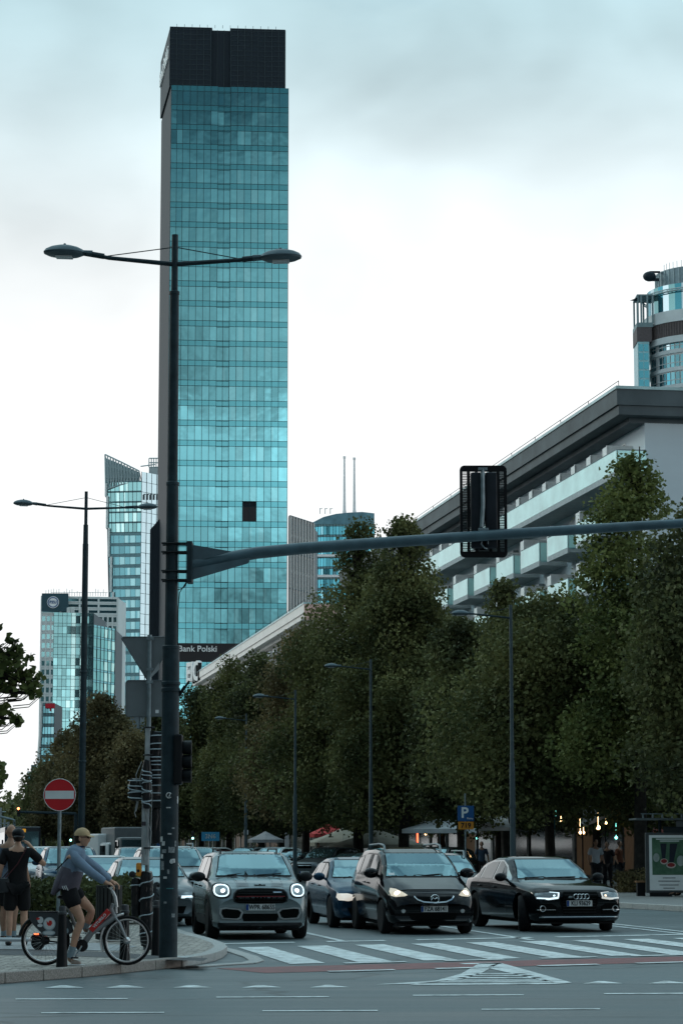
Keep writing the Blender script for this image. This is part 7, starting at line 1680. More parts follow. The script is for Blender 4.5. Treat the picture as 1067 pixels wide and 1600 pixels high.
# grey gantry at far left
p = at(12, 1325, 230); T = thing('gantry', 'pale steel gantry arm over the road at the far left', 'gantry', (p.x, 230, 0)); r_ = rel(T); b = MB(); b.tube([r_(-30, 1270), r_(2, 1276), r_(14, 1279), r_(23, 1281), r_(23.5, 1330)], .12, 6); b.build('frame', GALV, T)
for x, yt in ((1, 1262), (7, 1280), (13, 1284)):
    p = at(x, 1325, 300); T = thing('mast', 'thin distant pole at the far left of the street, %s of the three' % {1: 'tallest', 7: 'middle', 13: 'shortest'}[x], 'pole', (p.x, 300, 0), 0, 'thin distant poles'); b = MB(); zt = at(x, yt, 300).z; b.tube([(0, 0, 0), (0, 0, zt)], .12, 5); b.tube([(-.6, 0, zt - .5), (.6, 0, zt - .5)], .06, 4); b.build('pole', GALV, T)
# ---- bus, lorry and van far behind
def box_vehicle(label, name, cat, px, yb, Y, w, h, L_, m, cab=True, rz=0.0):
    p = at(px, 1325, Y); T = thing(name, label, cat, (p.x, Y, 0), TH + rz); b = MB(); b.b2(-w / 2, w / 2, .0 if not cab else 1.7, L_, .45, h, bev=.08); b.build('body', m, T)
    if cab: b = MB(); b.b2(-w / 2 + .05, w / 2 - .05, 0, 1.65, .4, h * .80, bev=.15); b.build('cab', m, T, smooth=30)
    zt = h * (.78 if cab else .92); b = MB(); b.b2(-w / 2 + .15, w / 2 - .15, -.02, .03, h * .45, zt - .08); b.build('windscreen', SCREEN, T)
    b = MB(); b.b2(-w / 2 - .01, w / 2 + .01, .3 if not cab else .4, L_ - .3 if not cab else 1.3, h * .5, zt - .12); b.build('side_window', SIDEG, T)
    for y in (1.1, L_ - 1.2):
        for sx in (-1, 1): wheel(T, sx * (w / 2 - .13), y, .45, 'cap', 0, .25)
    for sx in (-1, 1): b = MB(); b.box((sx * w * .38, -.02, .75), (.28, .05, .16), bev=.02); b.build('headlight', LAMPG, T); b = MB(); b.box((sx * (w / 2 + .15), .1, h * .65), (.12, .08, .35), bev=.03); b.build('door_mirror', BLACK, T)
    b = MB(); b.b2(-.45, .45, -.03, .0, .9, 1.05); b.build('grille', GRILLE, T); return T
T = box_vehicle('dark city bus with an amber display, far up the street at the left', 'bus', 'bus', 36, 1342, 172, 2.5, 3.1, 12, mat('bus_dark', (.03, .04, .05), .35, coat=.5), False)
b = MB(); b.b2(-.9, .2, -.05, -.02, 2.72, 2.95); b.build('route_display', MATS['amber_lit'], T)
box_vehicle('white box van under the trees left of the pale post', 'van', 'van', 193, 1340, 135, 1.9, 2.4, 5, PAINTS['white'], True, R(12)); box_vehicle('grey lorry beside the white box van', 'lorry', 'lorry', 221, 1342, 132, 2.4, 2.75, 7, mat('lorry_grey', (.15, .16, .165), .5, var=.1), True, R(4))
# ================================================================== people and the bicycle
SKIN = mat('skin', (.50, .29, .20), .5, var=.12, vscale=12); SKIN2 = mat('skin_tan', (.33, .19, .13), .5, var=.12, vscale=12)
HAIR = mat('dark_hair', (.02, .014, .010), .6, var=.4, vscale=30)
def join(objs, name):
    """join several linked meshes into the first one"""
    bm = bmesh.new(); mats = []
    base = objs[0]
    for o in objs:
        off = len(mats); mats += [m for m in o.data.materials]; k0_ = len(bm.faces); nv = len(bm.verts); bm.from_mesh(o.data); bm.faces.ensure_lookup_table()
        for f in bm.faces[k0_:]: f.material_index += off
    me = bpy.data.meshes.new(name); bm.to_mesh(me); bm.free()
    for m in mats: me.materials.append(m)
    base.data = me
    for o in objs[1:]: bpy.data.objects.remove(o)
    base.name = name; return base
def head_mesh(c, face, s=1.0, m=None, tilt=0.0, ears=True):
    """head of about 0.23 m; face = unit direction it looks towards (x,y)"""
    b = MB(); seg, rings = 20, 14; f = Vector((face[0], face[1], 0)).normalized(); sd = Vector((-f.y, f.x, 0)); vs = []
    for i in range(rings + 1):
        th = pi * i / rings; z = -cos(th)
        for j in range(seg):
            ph = 2 * pi * j / seg; cx_, cy_ = sin(th) * cos(ph), sin(th) * sin(ph)   # cx_: forward, cy_: side
            w = .075 * (1 - .22 * max(0, -z)); d = .098 * (1 - .10 * max(0, -z)); fx, sy, zz = cx_ * d, cy_ * w, z * .118
            if z < -.2 and cx_ < 0: fx *= .72
            if cx_ > .8 and abs(cy_) < .25:
                if -.25 < z < .12: fx += .022 * (1 - abs(z + .12) * 3)          # nose
                if -.62 < z < -.4: fx += .006                                    # lips
            if cx_ > .5 and .05 < z < .25 and .2 < abs(cy_) < .6: fx -= .008      # eye sockets
            if cx_ > .3 and z < -.75: fx += .012                                  # chin
            vs.append(Vector(c) + (f * fx + sd * sy + Vector((0, 0, zz))) * s)
    fs = [(i * seg + j, i * seg + (j + 1) % seg, (i + 1) * seg + (j + 1) % seg, (i + 1) * seg + j) for i in range(rings) for j in range(seg)]
    b.add(vs, fs)
    if ears:
        for k in (-1, 1): p = Vector(c) + (sd * .078 * k - f * .005 + Vector((0, 0, -.005))) * s; b.ball(p, (.014 * s, .014 * s, .032 * s), 8, 6)
    o = b.build('head', m, None, smooth=True); return o, f, sd
def eyes(T, c, f, sd, s=1.0):
    b = MB()
    for k in (-1, 1): p = Vector(c) + (f * .086 + sd * .032 * k + Vector((0, 0, .012))) * s; b.ball(p, .010 * s, 8, 6)
    b.build('eyes', mat('eye_dark', (.02, .015, .012), .2), T)
def hand(J, E, wrist, d, up, side, curl=.6, s=1.0):
    """adds palm and five fingers to a skin graph; d: hand direction, side: thumb side"""
    d = Vector(d).normalized(); up = Vector(up).normalized(); sd = Vector(side).normalized(); w = Vector(J[wrist][0]); pre = wrist
    J[pre + '_palm'] = (tuple(w + d * .055 * s), (.030 * s, .016 * s)); E.append((wrist, pre + '_palm'))
    for i, (off, ln) in enumerate(((.024, .075), (.008, .085), (-.008, .08), (-.024, .062))):
        a = w + d * .085 * s + sd * off * s; J['%s_f%da' % (pre, i)] = (tuple(a), .0095 * s); m_ = a + (d * (1 - curl * .5) - up * curl * .7).normalized() * ln * .5 * s
        J['%s_f%db' % (pre, i)] = (tuple(m_), .0085 * s); e = m_ + (d * (1 - curl * 1.3) - up * curl).normalized() * ln * .45 * s; J['%s_f%dc' % (pre, i)] = (tuple(e), .0072 * s)
        E += [(pre + '_palm', '%s_f%da' % (pre, i)), ('%s_f%da' % (pre, i), '%s_f%db' % (pre, i)), ('%s_f%db' % (pre, i), '%s_f%dc' % (pre, i))]
    a = w + d * .03 * s + sd * .032 * s; J[pre + '_ta'] = (tuple(a), .011 * s); e = a + (d * .8 + sd * .5 - up * curl * .5).normalized() * .045 * s; J[pre + '_tb'] = (tuple(e), .009 * s)
    E += [(pre + '_palm', pre + '_ta'), (pre + '_ta', pre + '_tb')]
def cloth(name, T, J, names, edges, m, k=1.12, add=.006):
    d = {n: (J[n][0], tuple(r * k + add for r in (J[n][1] if isinstance(J[n][1], tuple) else (J[n][1], J[n][1])))) for n in names}
    return skin(name, d, edges, m, T)
# ---------------------------------------------------------------- bicycle
CY = 31.9; P0 = at(131, 1325, CY); KC = 4.85 * 3836 / CY
def c8(cx, cy, y=0.0): return Vector(((cx - 490) / KC, y, (1147 - cy) / KC))
def bicycle():
    T = thing('bicycle', 'grey and red hire bicycle with advert panels over the rear wheel, ridden at the kerb', 'bicycle', (P0.x, CY, .12)); r = .316
    RC, FC = c8(214, 975), c8(829, 974); RC.z = FC.z = r
    REDP = mat('bike_red', (.52, .025, .020), .35, coat=.5, var=.05); BG = mat('bike_grey', (.28, .29, .30), .4, metal=.4, var=.08); BK = mat('bike_black', (.015, .015, .017), .45)
    for nm, C in (('rear', RC), ('front', FC)):
        b = MB(); b.torus(C, r - .018, .018, 'Y', 56, 8); w = b.build('wheel', RUBBER, T, smooth=True)
        b = MB(); b.torus(C, r - .045, .013, 'Y', 56, 6); b.build('rim', SILVER, w, smooth=True)
        b = MB()
        for i in range(28): a = 2 * pi * i / 28; a2 = a + (.35 if i % 2 else -.35); b.tube([(C.x + .025 * cos(a2), (.02 if i % 4 < 2 else -.02), C.z + .025 * sin(a2)), (C.x + (r - .05) * cos(a), 0, C.z + (r - .05) * sin(a))], .0016, 4, cap=False)
        b.build('spokes', mat('spoke_steel', (.35, .36, .36), .35, metal=.8), w)
        b = MB(); rr_ = .045 if nm == 'front' else .055; b.lathe([(.001, -.055), (.02, -.055), (rr_, -.03), (rr_, .03), (.02, .055), (.001, .055)], C, 20, 'Y'); b.build('hub', BK if nm == 'rear' else SILVER, w, smooth=30)
    BB = c8(492, 1000); HT = c8(706, 728); HT2 = c8(735, 790); SEATT = c8(372, 650); 
    b = MB(); b.tube([HT2 + Vector((-.01, 0, 0)), c8(560, 900), BB], [.042, .045, .045], 10); b.tube([BB, c8(372, 690)], .022, 8); b.build('frame', BG, T, smooth=True)
    fr_ = T.children[-1]
    a, c = c8(690, 742), c8(556, 888); d = (c - a).normalized(); up = Vector((-d.z, 0, d.x)); b = MB(); hw = .037
    b.prism([((a + up * hw).x, (a + up * hw).z), ((c + up * hw).x, (c + up * hw).z), ((c - up * hw).x, (c - up * hw).z), ((a - up * hw).x, (a - up * hw).z)], -.055, .055, 'XZ'); rp = b.build('red_panel', REDP, fr_)
    mid = (a + c) / 2; ang = atan2(a.z - c.z, a.x - c.x); tx = text('VETURILO', .05, WHITEP, rp, (mid.x, -.058, mid.z), (pi / 2, 0, 0), bold=.001, extrude=.001); tx.rotation_euler = (pi / 2, -ang, 0)
    b = MB()
    for s in (-1, 1): b.tube([(HT2.x, s * .02, HT2.z), (c8(770, 830).x, s * .05, c8(770, 830).z), (FC.x, s * .055, FC.z)], [.018, .016, .012], 8)
    b.build('fork', BG, T, smooth=True)
    b = MB(); b.tube([c8(738, 800), c8(706, 728), c8(722, 690)], .030, 10); b.build('head_tube', BG, fr_, smooth=True)
    b = MB(); b.tube([c8(722, 700), c8(748, 712), c8(735, 640), c8(712, 592)], .020, 8); b.tube([c8(745, 760), c8(740, 660)], .014, 8); b.build('stem', SILVER, T, smooth=True)
    b = MB(); bx = c8(712, 588)
    for s in (-1, 1): b.tube([(bx.x, 0, bx.z), (bx.x - .01, s * .12, bx.z + .02), (bx.x - .03, s * .26, bx.z + .055), (bx.x - .02, s * .30, bx.z + .058)], .013, 8)
    hb = b.build('handlebar', SILVER, T, smooth=True)
    for s in (-1, 1): b = MB(); b.tube([(bx.x - .03, s * .24, bx.z + .052), (bx.x - .01, s * .33, bx.z + .058)], .019, 8); b.tube([(bx.x + .02, s * .22, bx.z + .03), (bx.x + .03, s * .31, bx.z + .02)], .007, 6); b.build('grip', BK, hb, smooth=True)
    b = MB(); b.torus(FC, r + .022, .018, 'Y', 30, 6, a0=R(98), a1=R(205)); b.build('front_mudguard', SILVER, T, smooth=True)
    b = MB(); b.tube([c8(640, 960, .05), (FC.x, .055, FC.z)], .005, 5); b.build('mudguard_stay', SILVER, T)
    b = MB(); b.torus(RC, r + .022, .020, 'Y', 30, 6, a0=R(20), a1=R(170)); b.build('rear_mudguard', BK, T, smooth=True)
    # skirt guard panels with adverts on both sides
    pan = [(88, 752), (290, 756), (372, 790), (412, 850), (420, 900), (380, 925), (270, 935), (205, 925), (160, 880), (120, 840), (92, 800)]
    for s in (-1, 1):
        V = [c8(x, y) for x, y in pan]; b = MB(); b.prism([(v.x, v.z) for v in V], s * .065 - .004, s * .065 + .004, 'XZ'); pn = b.build('skirt_guard', mat('guard_dark', (.045, .052, .058), .45, var=.2), T)
        y = s * .070
        def disc(cx, cy, rx, ry, m, yy, n=24, name='sticker'):
            V = [c8(cx + rx * cos(a), cy + ry * sin(a)) for a in [2 * pi * i / n for i in range(n)]]; b = MB(); b.prism([(v.x, v.z) for v in V], yy - .001, yy + .001, 'XZ'); b.build(name, m, pn)
        WS_ = mat('advert_white', (.55, .60, .62), .5, var=.1); GB_ = mat('advert_grey', (.30, .38, .42), .5, var=.2)
        disc(245, 838, 47, 50, GB_, y); disc(245, 836, 40, 43, WS_, y + s * .002); 
        V = [c8(x, yy) for x, yy in ((225, 815), (238, 830), (246, 812), (262, 815), (268, 835), (258, 852), (240, 853), (228, 842))]; b = MB(); b.prism([(v.x, v.z) for v in V], y + s * .004 - .001, y + s * .004 + .001, 'XZ'); b.build('red_mark', REDP, pn)
        disc(178, 810, 22, 26, WS_, y); disc(160, 800, 14, 8, REDP, y + s * .002); disc(176, 850, 20, 12, WS_, y); disc(243, 905, 48, 20, GB_, y + s * .001); disc(243, 905, 38, 12, WS_, y + s * .003); disc(350, 890, 20, 22, GB_, y); disc(380, 890, 12, 18, GB_, y)
    b = MB(); b.b2(c8(80, 750).x, c8(330, 750).x, -.06, .06, c8(0, 755).z, c8(0, 745).z); b.tube([c8(330, 750), c8(372, 690)], .012, 6); b.build('rack', BK, T)
    b = MB(); b.lathe([(.001, -.06), (.078, -.06), (.078, -.05), (.001, -.05)], BB, 26, 'Y'); b.build('chainring', BK, T, smooth=30)
    b = MB(); b.tube([(BB.x, -.075, BB.z), c8(445, 1085, -.085)], .012, 6); b.tube([(BB.x, .075, BB.z), c8(530, 915, .085)], .012, 6); b.build('crank', CHROME, T)
    b = MB(); p = c8(445, 1088, -.12); b.box(p, (.09, .08, .02), bev=.004); p = c8(535, 912, .12); b.box(p, (.09, .08, .02), bev=.004); b.build('pedal', BK, T)
    b = MB(); b.b2(RC.x, BB.x, -.068, -.05, RC.z - .045, RC.z - .035); b.b2(RC.x, BB.x, -.068, -.05, RC.z + .035, RC.z + .045); b.tube([(RC.x, -.05, RC.z), (BB.x, -.04, BB.z)], .012, 6); b.build('chain', BK, T)
    b = MB(); b.ball(c8(370, 640), (.13, .08, .035), 14, 8); b.tube([c8(372, 700), c8(370, 645)], .016, 8); b.build('saddle', BK, T, smooth=True)
    b = MB(); b.ball(c8(338, 778, -.05), (.03, .02, .02), 8, 6); b.tube([c8(350, 790, -.05), c8(385, 760, -.05)], .012, 5); b.build('lock', SILVER, T)
bicycle()
# ---------------------------------------------------------------- cyclist
def loft(name, T, rings, m, n=22):
    b = MB(); R_ = []
    for q in range(len(rings) * 3 - 2):
        i, f = divmod(q, 3); f /= 3; a = rings[i]; c = rings[min(i + 1, len(rings) - 1)]; R_.append((a[0].lerp(c[0], f), lerp(a[1], c[1], f), lerp(a[2], c[2], f)))
    for q, (p, sy, dp) in enumerate(R_):
        t = (R_[min(q + 1, len(R_) - 1)][0] - R_[max(q - 1, 0)][0]).normalized(); u = Vector((-t.z, 0, t.x))
        for j in range(n):
            w = 2 * pi * j / n; wr = 1 + .025 * sin(w * 5 + q * 1.3) * (q > 2)
            b.v.append(tuple(p + u * dp * cos(w) * wr + Vector((0, 1, 0)) * sy * sin(w) * wr))
    k = len(R_)
    for q in range(k - 1):
        for j in range(n): b.f.append([q * n + j, q * n + (j + 1) % n, (q + 1) * n + (j + 1) % n, (q + 1) * n + j]); b.m.append(0)
    b.f.append([j for j in range(n)]); b.f.append([(k - 1) * n + j for j in range(n)]); b.m += [0, 0]
    return b.build(name, m, T, smooth=55)
def cyclist():
    T = thing('person', 'person in beige cap, blue sweatshirt and striped black shorts astride the hire bicycle', 'person', (P0.x, CY, .12))
    J = {'pelvis': (c8(375, 575), (.125, .115)), 'waist': (c8(400, 490), (.105, .125)), 'chest': (c8(425, 380), (.115, .150)), 'upchest': (c8(440, 305), (.10, .15)), 'neck': (c8(460, 258), (.052, .055)), 'skull': (c8(472, 215), (.055, .055)),
         'shN': (c8(418, 335, -.17), .058), 'elN': (c8(560, 450, -.27), .046), 'wrN': (c8(682, 532, -.28), .028), 'shF': (c8(440, 330, .17), .058), 'elF': (c8(585, 430, .27), .046), 'wrF': (c8(690, 528, .28), .028),
         'hipN': (c8(385, 600, -.09), .098), 'thN': (c8(430, 700, -.11), .083), 'knN': (c8(492, 815, -.11), .056), 'cfN': (c8(452, 905, -.11), .056), 'anN': (c8(420, 1040, -.11), .036), 'hlN': (c8(400, 1100, -.11), .034), 'baN': (c8(440, 1122, -.11), .028), 'toN': (c8(468, 1128, -.11), .02),
         'hipF': (c8(390, 600, .09), .098), 'thF': (c8(470, 665, .10), .080), 'knF': (c8(556, 740, .11), .054), 'cfF': (c8(530, 810, .11), .052), 'anF': (c8(505, 870, .11), .034), 'hlF': (c8(500, 892, .11), .03), 'toF': (c8(560, 900, .11), .022)}
    E = [('pelvis', 'waist'), ('waist', 'chest'), ('chest', 'upchest'), ('upchest', 'neck'), ('neck', 'skull'), ('upchest', 'shN'), ('shN', 'elN'), ('elN', 'wrN'), ('upchest', 'shF'), ('shF', 'elF'), ('elF', 'wrF'),
         ('pelvis', 'hipN'), ('hipN', 'thN'), ('thN', 'knN'), ('knN', 'cfN'), ('cfN', 'anN'), ('anN', 'hlN'), ('hlN', 'baN'), ('baN', 'toN'), ('pelvis', 'hipF'), ('hipF', 'thF'), ('thF', 'knF'), ('knF', 'cfF'), ('cfF', 'anF'), ('anF', 'hlF'), ('hlF', 'toF')]
    hand(J, E, 'wrN', (1, -.05, -.35), (.3, 0, 1), (0, 1, 0), .7); hand(J, E, 'wrF', (1, .05, -.35), (.3, 0, 1), (0, -1, 0), .7)
    body = skin('body', J, E, SKIN, None, root='pelvis')
    hc = c8(482, 200); fc = (.94, -.30)
    hd, f, sd = head_mesh(hc, fc, 1.0, SKIN); body = join([body, hd], 'body'); body.parent = T; eyes(T, hc, f, sd)
    # glasses
    b = MB()
    for k in (-1, 1): p = hc + f * .098 + sd * .033 * k + Vector((0, 0, .014)); b.torus(p, .020, .003, 'X', 14, 4); b.tube([p + sd * .018 * k, hc + sd * .080 * k + Vector((0, 0, .012))], .003, 4)
    b.build('glasses', BLACK, T)
    # hair under the cap
    b = MB(); b.ball(hc - f * .030 + Vector((0, 0, -.005)), (.082, .078, .085), 16, 10); b.build('hair', HAIR, T, smooth=True)
    CAP = mat('cap_beige', (.46, .33, .19), .8, var=.1, vscale=10); b = MB(); n = 18; m_ = 8
    for i in range(m_ + 1):
        th = pi / 2 * i / m_; z = .105 * sin(th)
        for j in range(n): ph = 2 * pi * j / n; p = hc + (f * (.108 * cos(th) * cos(ph) - .006) + sd * .09 * cos(th) * sin(ph)) + Vector((0, 0, .035 + z)); b.v.append(tuple(p))
    for i in range(m_):
        for j in range(n): b.f.append([i * n + j, i * n + (j + 1) % n, (i + 1) * n + (j + 1) % n, (i + 1) * n + j]); b.m.append(0)
    cp = b.build('cap', CAP, T, smooth=True)
    b = MB(); V = [];
    for j in range(9): ph = -1.0 + 2.0 * j / 8; V.append(hc + f * (.09 + .075 * cos(ph)) + sd * .085 * sin(ph) * 1.0 + Vector((0, 0, .030 - .012 * cos(ph)))); 
    W_ = [hc + f * .085 + sd * .08 * (j / 4 - 1) + Vector((0, 0, .042)) for j in range(9)]
    b.add(V + W_, [[j, j + 1, 10 + j, 9 + j] for j in range(8)]); b.add([v - Vector((0, 0, .006)) for v in V + W_], [[j, j + 1, 10 + j, 9 + j] for j in range(8)]); b.build('peak', CAP, cp)
    # sweatshirt with long loose back
    SW = mat('blue_sweatshirt', (.17, .235, .32), .85, var=.18, vscale=6, bump=.3, bscale=18); PU = mat('mauve_lining', (.105, .095, .12), .85, var=.2, vscale=6)
    K = dict(J); K['hemB'] = (c8(290, 590, 0), (.055, .13)); K['hemM'] = (c8(330, 500, 0), (.075, .15)); K['cuffN'] = (c8(676, 528, -.28), .036); K['cuffF'] = (c8(684, 524, .28), .036)
    cloth('sleeves', T, K, ['upchest', 'neck', 'shN', 'elN', 'cuffN', 'shF', 'elF', 'cuffF'], [('upchest', 'neck'), ('upchest', 'shN'), ('shN', 'elN'), ('elN', 'cuffN'), ('upchest', 'shF'), ('shF', 'elF'), ('elF', 'cuffF')], SW, 1.15, .010)
    loft('sweatshirt', T, [(c8(458, 256), .062, .062), (c8(450, 275), .16, .10), (c8(436, 312), .205, .125), (c8(418, 400), .195, .142), (c8(405, 450), .188, .148)], SW)
    loft('sweatshirt_hem', T, [(c8(410, 430), .190, .150), (c8(388, 500), .195, .158), (c8(374, 555), .188, .150), (c8(366, 585), .18, .138)], PU)
    loft('shirt_tail', T, [(c8(352, 470), .17, .09), (c8(312, 540), .15, .075), (c8(262, 618), .11, .028)], PU)
    b = MB(); b.tube([c8(458, 268, -.07), c8(440, 300, -.15), c8(400, 330, -.17), c8(335, 400, -.16), c8(290, 440, -.12)], .008, 5); b.build('bag_strap', BLACK, T)
    b = MB(); b.torus(c8(462, 262), .06, .014, 'Z', 18, 6); b.build('collar', mat('collar_navy', (.02, .03, .06), .8), T, smooth=True)
    # shorts
    SHT = mat('black_shorts', (.010, .010, .012), .8, var=.3, bump=.3, bscale=20); K = dict(J); K['hemN'] = (c8(450, 722, -.11), (.100, .100)); K['hemF'] = (c8(492, 672, .10), (.095, .095)); K['pelvis'] = (J['pelvis'][0], (.125, .15))
    cloth('shorts', T, K, ['waist', 'pelvis', 'hipN', 'hemN', 'hipF', 'hemF'], [('waist', 'pelvis'), ('pelvis', 'hipN'), ('hipN', 'hemN'), ('pelvis', 'hipF'), ('hipF', 'hemF')], SHT, 1.10, .004)
    sh = T.children[-1]; bvh = BVHTree.FromPolygons([v.co.copy() for v in sh.data.vertices], [list(p.vertices) for p in sh.data.polygons])
    def on(cx, cy): q = c8(cx, cy, -1.0); h = bvh.ray_cast(q, Vector((0, 1, 0))); return (h[0] + Vector((0, -.004, 0))) if h[0] else None
    for k in range(3):
        P_ = [on(lerp(345 + k * 14, 398 + k * 10, t), lerp(556 - k * 2, 662 - k * 6, t)) for t in [i / 8 for i in range(9)]]; P_ = [p for p in P_ if p]
        b = MB(); b.tube(P_, .005, 4); b.build('stripe', WHITEP, sh)
    P_ = [on(x, y) for x, y in ((398, 700), (412, 690), (430, 672), (445, 650), (455, 632))]; P_ = [p for p in P_ if p]; b = MB(); b.tube(P_, [.012, .016, .018, .014, .006][:len(P_)], 6); b.build('side_panel', WHITEP, sh)
    # socks and shoes
    SK = mat('grey_blue_sock', (.22, .29, .33), .85, var=.1)
    for s_, (a, h_, t_) in (('N', ('anN', 'hlN', 'toN')), ('F', ('anF', 'hlF', 'toF'))):
        an = Vector(J[a][0]); hl = Vector(J[h_][0]); to = Vector(J[t_][0]); up = (Vector(J['cf' + s_][0]) - an).normalized(); b = MB(); b.tube([hl + Vector((.005, 0, .02)), an, an + up * .06], [.044, .042, .047], 12); b.build('sock', SK, T, smooth=True)
        bt = min(hl.z, to.z) - .034 if s_ == 'N' else hl.z - .04; bt = max(bt, 0) if s_ == 'N' else bt
        d_ = {'h': ((hl.x - .01, hl.y, bt + .042), (.042, .042)), 'm': ((hl.x + .08, hl.y, bt + .040), (.044, .038)), 't': ((hl.x + .16, hl.y, bt + .030), (.040, .027)), 'u': ((hl.x + .01, hl.y, bt + .085), (.045, .04))}
        skin('shoe', d_, [('u', 'h'), ('h', 'm'), ('m', 't')], mat('taupe_shoe', (.30, .25, .22), .7, var=.2), T)
        b = MB(); b.ball((hl.x + .065, hl.y, bt + .010), (.145, .048, .012), 16, 6); b.build('sole', WHITEP, T, smooth=True)
cyclist()
# ---------------------------------------------------------------- generic standing figure
def stand(label, loc, rz, h=1.78, top=None, topm=None, bot=None, shorts=False, skinm=SKIN, hair='short', arms=((.22, .05, -.02), (.24, .02, -.05)), face=(0, 1), legs=.0, parts=None, group=None, detail=True):
    """body faces local -y unless rz turns it; face: where the head looks, local"""
    s = h / 1.78; T = thing('person', label, 'person', loc, rz, group)
    def V(x, y, z): return (x * s, y * s, z * s)
    J = {'pelvis': (V(0, 0, .94), (.135 * s, .105 * s)), 'waist': (V(0, -.01, 1.10), (.12 * s, .095 * s)), 'chest': (V(0, 0, 1.28), (.145 * s, .105 * s)), 'up': (V(0, .01, 1.42), (.13 * s, .09 * s)), 'neck': (V(0, .0, 1.52), (.052 * s, .052 * s)), 'skull': (V(0, -.015, 1.60), (.05 * s, .05 * s))}
    E = [('pelvis', 'waist'), ('waist', 'chest'), ('chest', 'up'), ('up', 'neck'), ('neck', 'skull')]
    for k, sx, ar in (('L', -1, arms[0]), ('R', 1, arms[1])):
        sh = V(.19 * sx, .01, 1.43)
        if len(ar) == 3: el = V((.19 + ar[0] * .35) * sx, ar[1], 1.14); wr = V((.19 + ar[0] * .45) * sx, ar[2] - .05, .90); hd_ = (0.05 * sx, -.15, -1); upv = (0, -1, 0); sdv = (-sx * .2, -1, 0)
        else: el = V(ar[0] * sx, ar[1], ar[2]); wr = V(ar[3] * sx, ar[4], ar[5]); hd_ = tuple(Vector(wr) - Vector(el)); upv = (0, 0, 1); sdv = (-sx, 0, .3)
        J['sh' + k] = (sh, .055 * s); J['el' + k] = (el, .042 * s); J['wr' + k] = (wr, .027 * s); E += [('up', 'sh' + k), ('sh' + k, 'el' + k), ('el' + k, 'wr' + k)]
        if detail: hand(J, E, 'wr' + k, hd_, upv, sdv, .45, s)
        ly = legs * sx
        J['hip' + k] = (V(.10 * sx, 0, .88), .095 * s); J['kn' + k] = (V(.11 * sx, -.02 + ly * .6, .50), .06 * s); J['cf' + k] = (V(.11 * sx, .02 + ly * .8, .36), .058 * s); J['an' + k] = (V(.11 * sx, ly, .09), .037 * s); J['hl' + k] = (V(.11 * sx, .03 + ly, .04), .035 * s); J['to' + k] = (V(.13 * sx, -.15 + ly, .03), .028 * s)
        E += [('pelvis', 'hip' + k), ('hip' + k, 'kn' + k), ('kn' + k, 'cf' + k), ('cf' + k, 'an' + k), ('an' + k, 'hl' + k), ('hl' + k, 'to' + k)]
    body = skin('body', J, E, skinm, None, sub=2 if detail else 1, root='pelvis'); hc = Vector(V(0, -.02, 1.665)); hd, f, sd = head_mesh(hc, face, s, skinm); body = join([body, hd], 'body'); body.parent = T
    if detail: eyes(T, hc, f, sd, s)
    if hair == 'short': b = MB(); b.ball(hc - f * .02 * s + Vector((0, 0, .028 * s)), (.086 * s, .086 * s, .098 * s), 16, 10); b.build('hair', HAIR, T, smooth=True)
    if hair == 'cap':
        b = MB(); b.ball(hc - f * .018 * s + Vector((0, 0, -.005 * s)), (.083 * s, .083 * s, .085 * s), 16, 10); b.build('hair', HAIR, T, smooth=True)
        b = MB(); b.ball(hc + Vector((0, 0, .035 * s)), (.098 * s, .104 * s, .092 * s), 18, 10); q = hc - f * .13 * s + Vector((0, 0, -.01 * s)); b.ball(q, (.07 * s, .06 * s, .018 * s), 12, 6); b.build('cap', BLACK, T, smooth=True)
    K = dict(J)
    for k, sx in (('L', -1), ('R', 1)):
        e, sh_ = Vector(J['el' + k][0]), Vector(J['sh' + k][0]); K['sl' + k] = (tuple(sh_.lerp(e, .75 if top == 'tee' else 1.0)), .060 * s); kn, hp = Vector(J['kn' + k][0]), Vector(J['hip' + k][0]); K['hm' + k] = (tuple(hp.lerp(kn, 1.0)), (.098 * s, .098 * s))
    K['hemT'] = (V(0, 0, .80), (.155 * s, .125 * s)); K['hemM'] = (V(0, 0, .92), (.15 * s, .12 * s))
    cloth('shirt', T, K, ['hemT', 'hemM', 'waist', 'chest', 'up', 'shL', 'slL', 'shR', 'slR'] + (['elL', 'wrL', 'elR', 'wrR'] if top == 'long' else []), [('hemT', 'hemM'), ('hemM', 'waist'), ('waist', 'chest'), ('chest', 'up'), ('up', 'shL'), ('shL', 'slL'), ('up', 'shR'), ('shR', 'slR')] + ([('slL', 'elL'), ('elL', 'wrL'), ('slR', 'elR'), ('elR', 'wrR')] if top == 'long' else []), topm, 1.12, .012 * s)
    if shorts: cloth('shorts', T, K, ['pelvis', 'hipL', 'hmL', 'hipR', 'hmR'], [('pelvis', 'hipL'), ('hipL', 'hmL'), ('pelvis', 'hipR'), ('hipR', 'hmR')], bot, 1.10, .006 * s)
    else: cloth('trousers', T, K, ['pelvis', 'hipL', 'knL', 'anL', 'hipR', 'knR', 'anR'], [('pelvis', 'hipL'), ('hipL', 'knL'), ('knL', 'anL'), ('pelvis', 'hipR'), ('hipR', 'knR'), ('knR', 'anR')], bot, 1.12, .012 * s)
    for k, sx in (('L', -1), ('R', 1)):
        h_ = Vector(J['hl' + k][0]); b = MB(); b.ball((h_.x + .01 * sx, h_.y - .09 * s, .045 * s), (.05 * s, .14 * s, .045 * s), 14, 8); b.build('shoe', DARKPL, T, smooth=True)
        if shorts: b = MB(); a_ = Vector(J['an' + k][0]); b.tube([a_ + Vector((0, 0, -.02)), a_ + Vector((0, 0, .07))], .044 * s, 10); b.build('sock', mat('grey_blue_sock', (.22, .29, .33), .85, var=.1), T, smooth=True)
    return T, J, hc
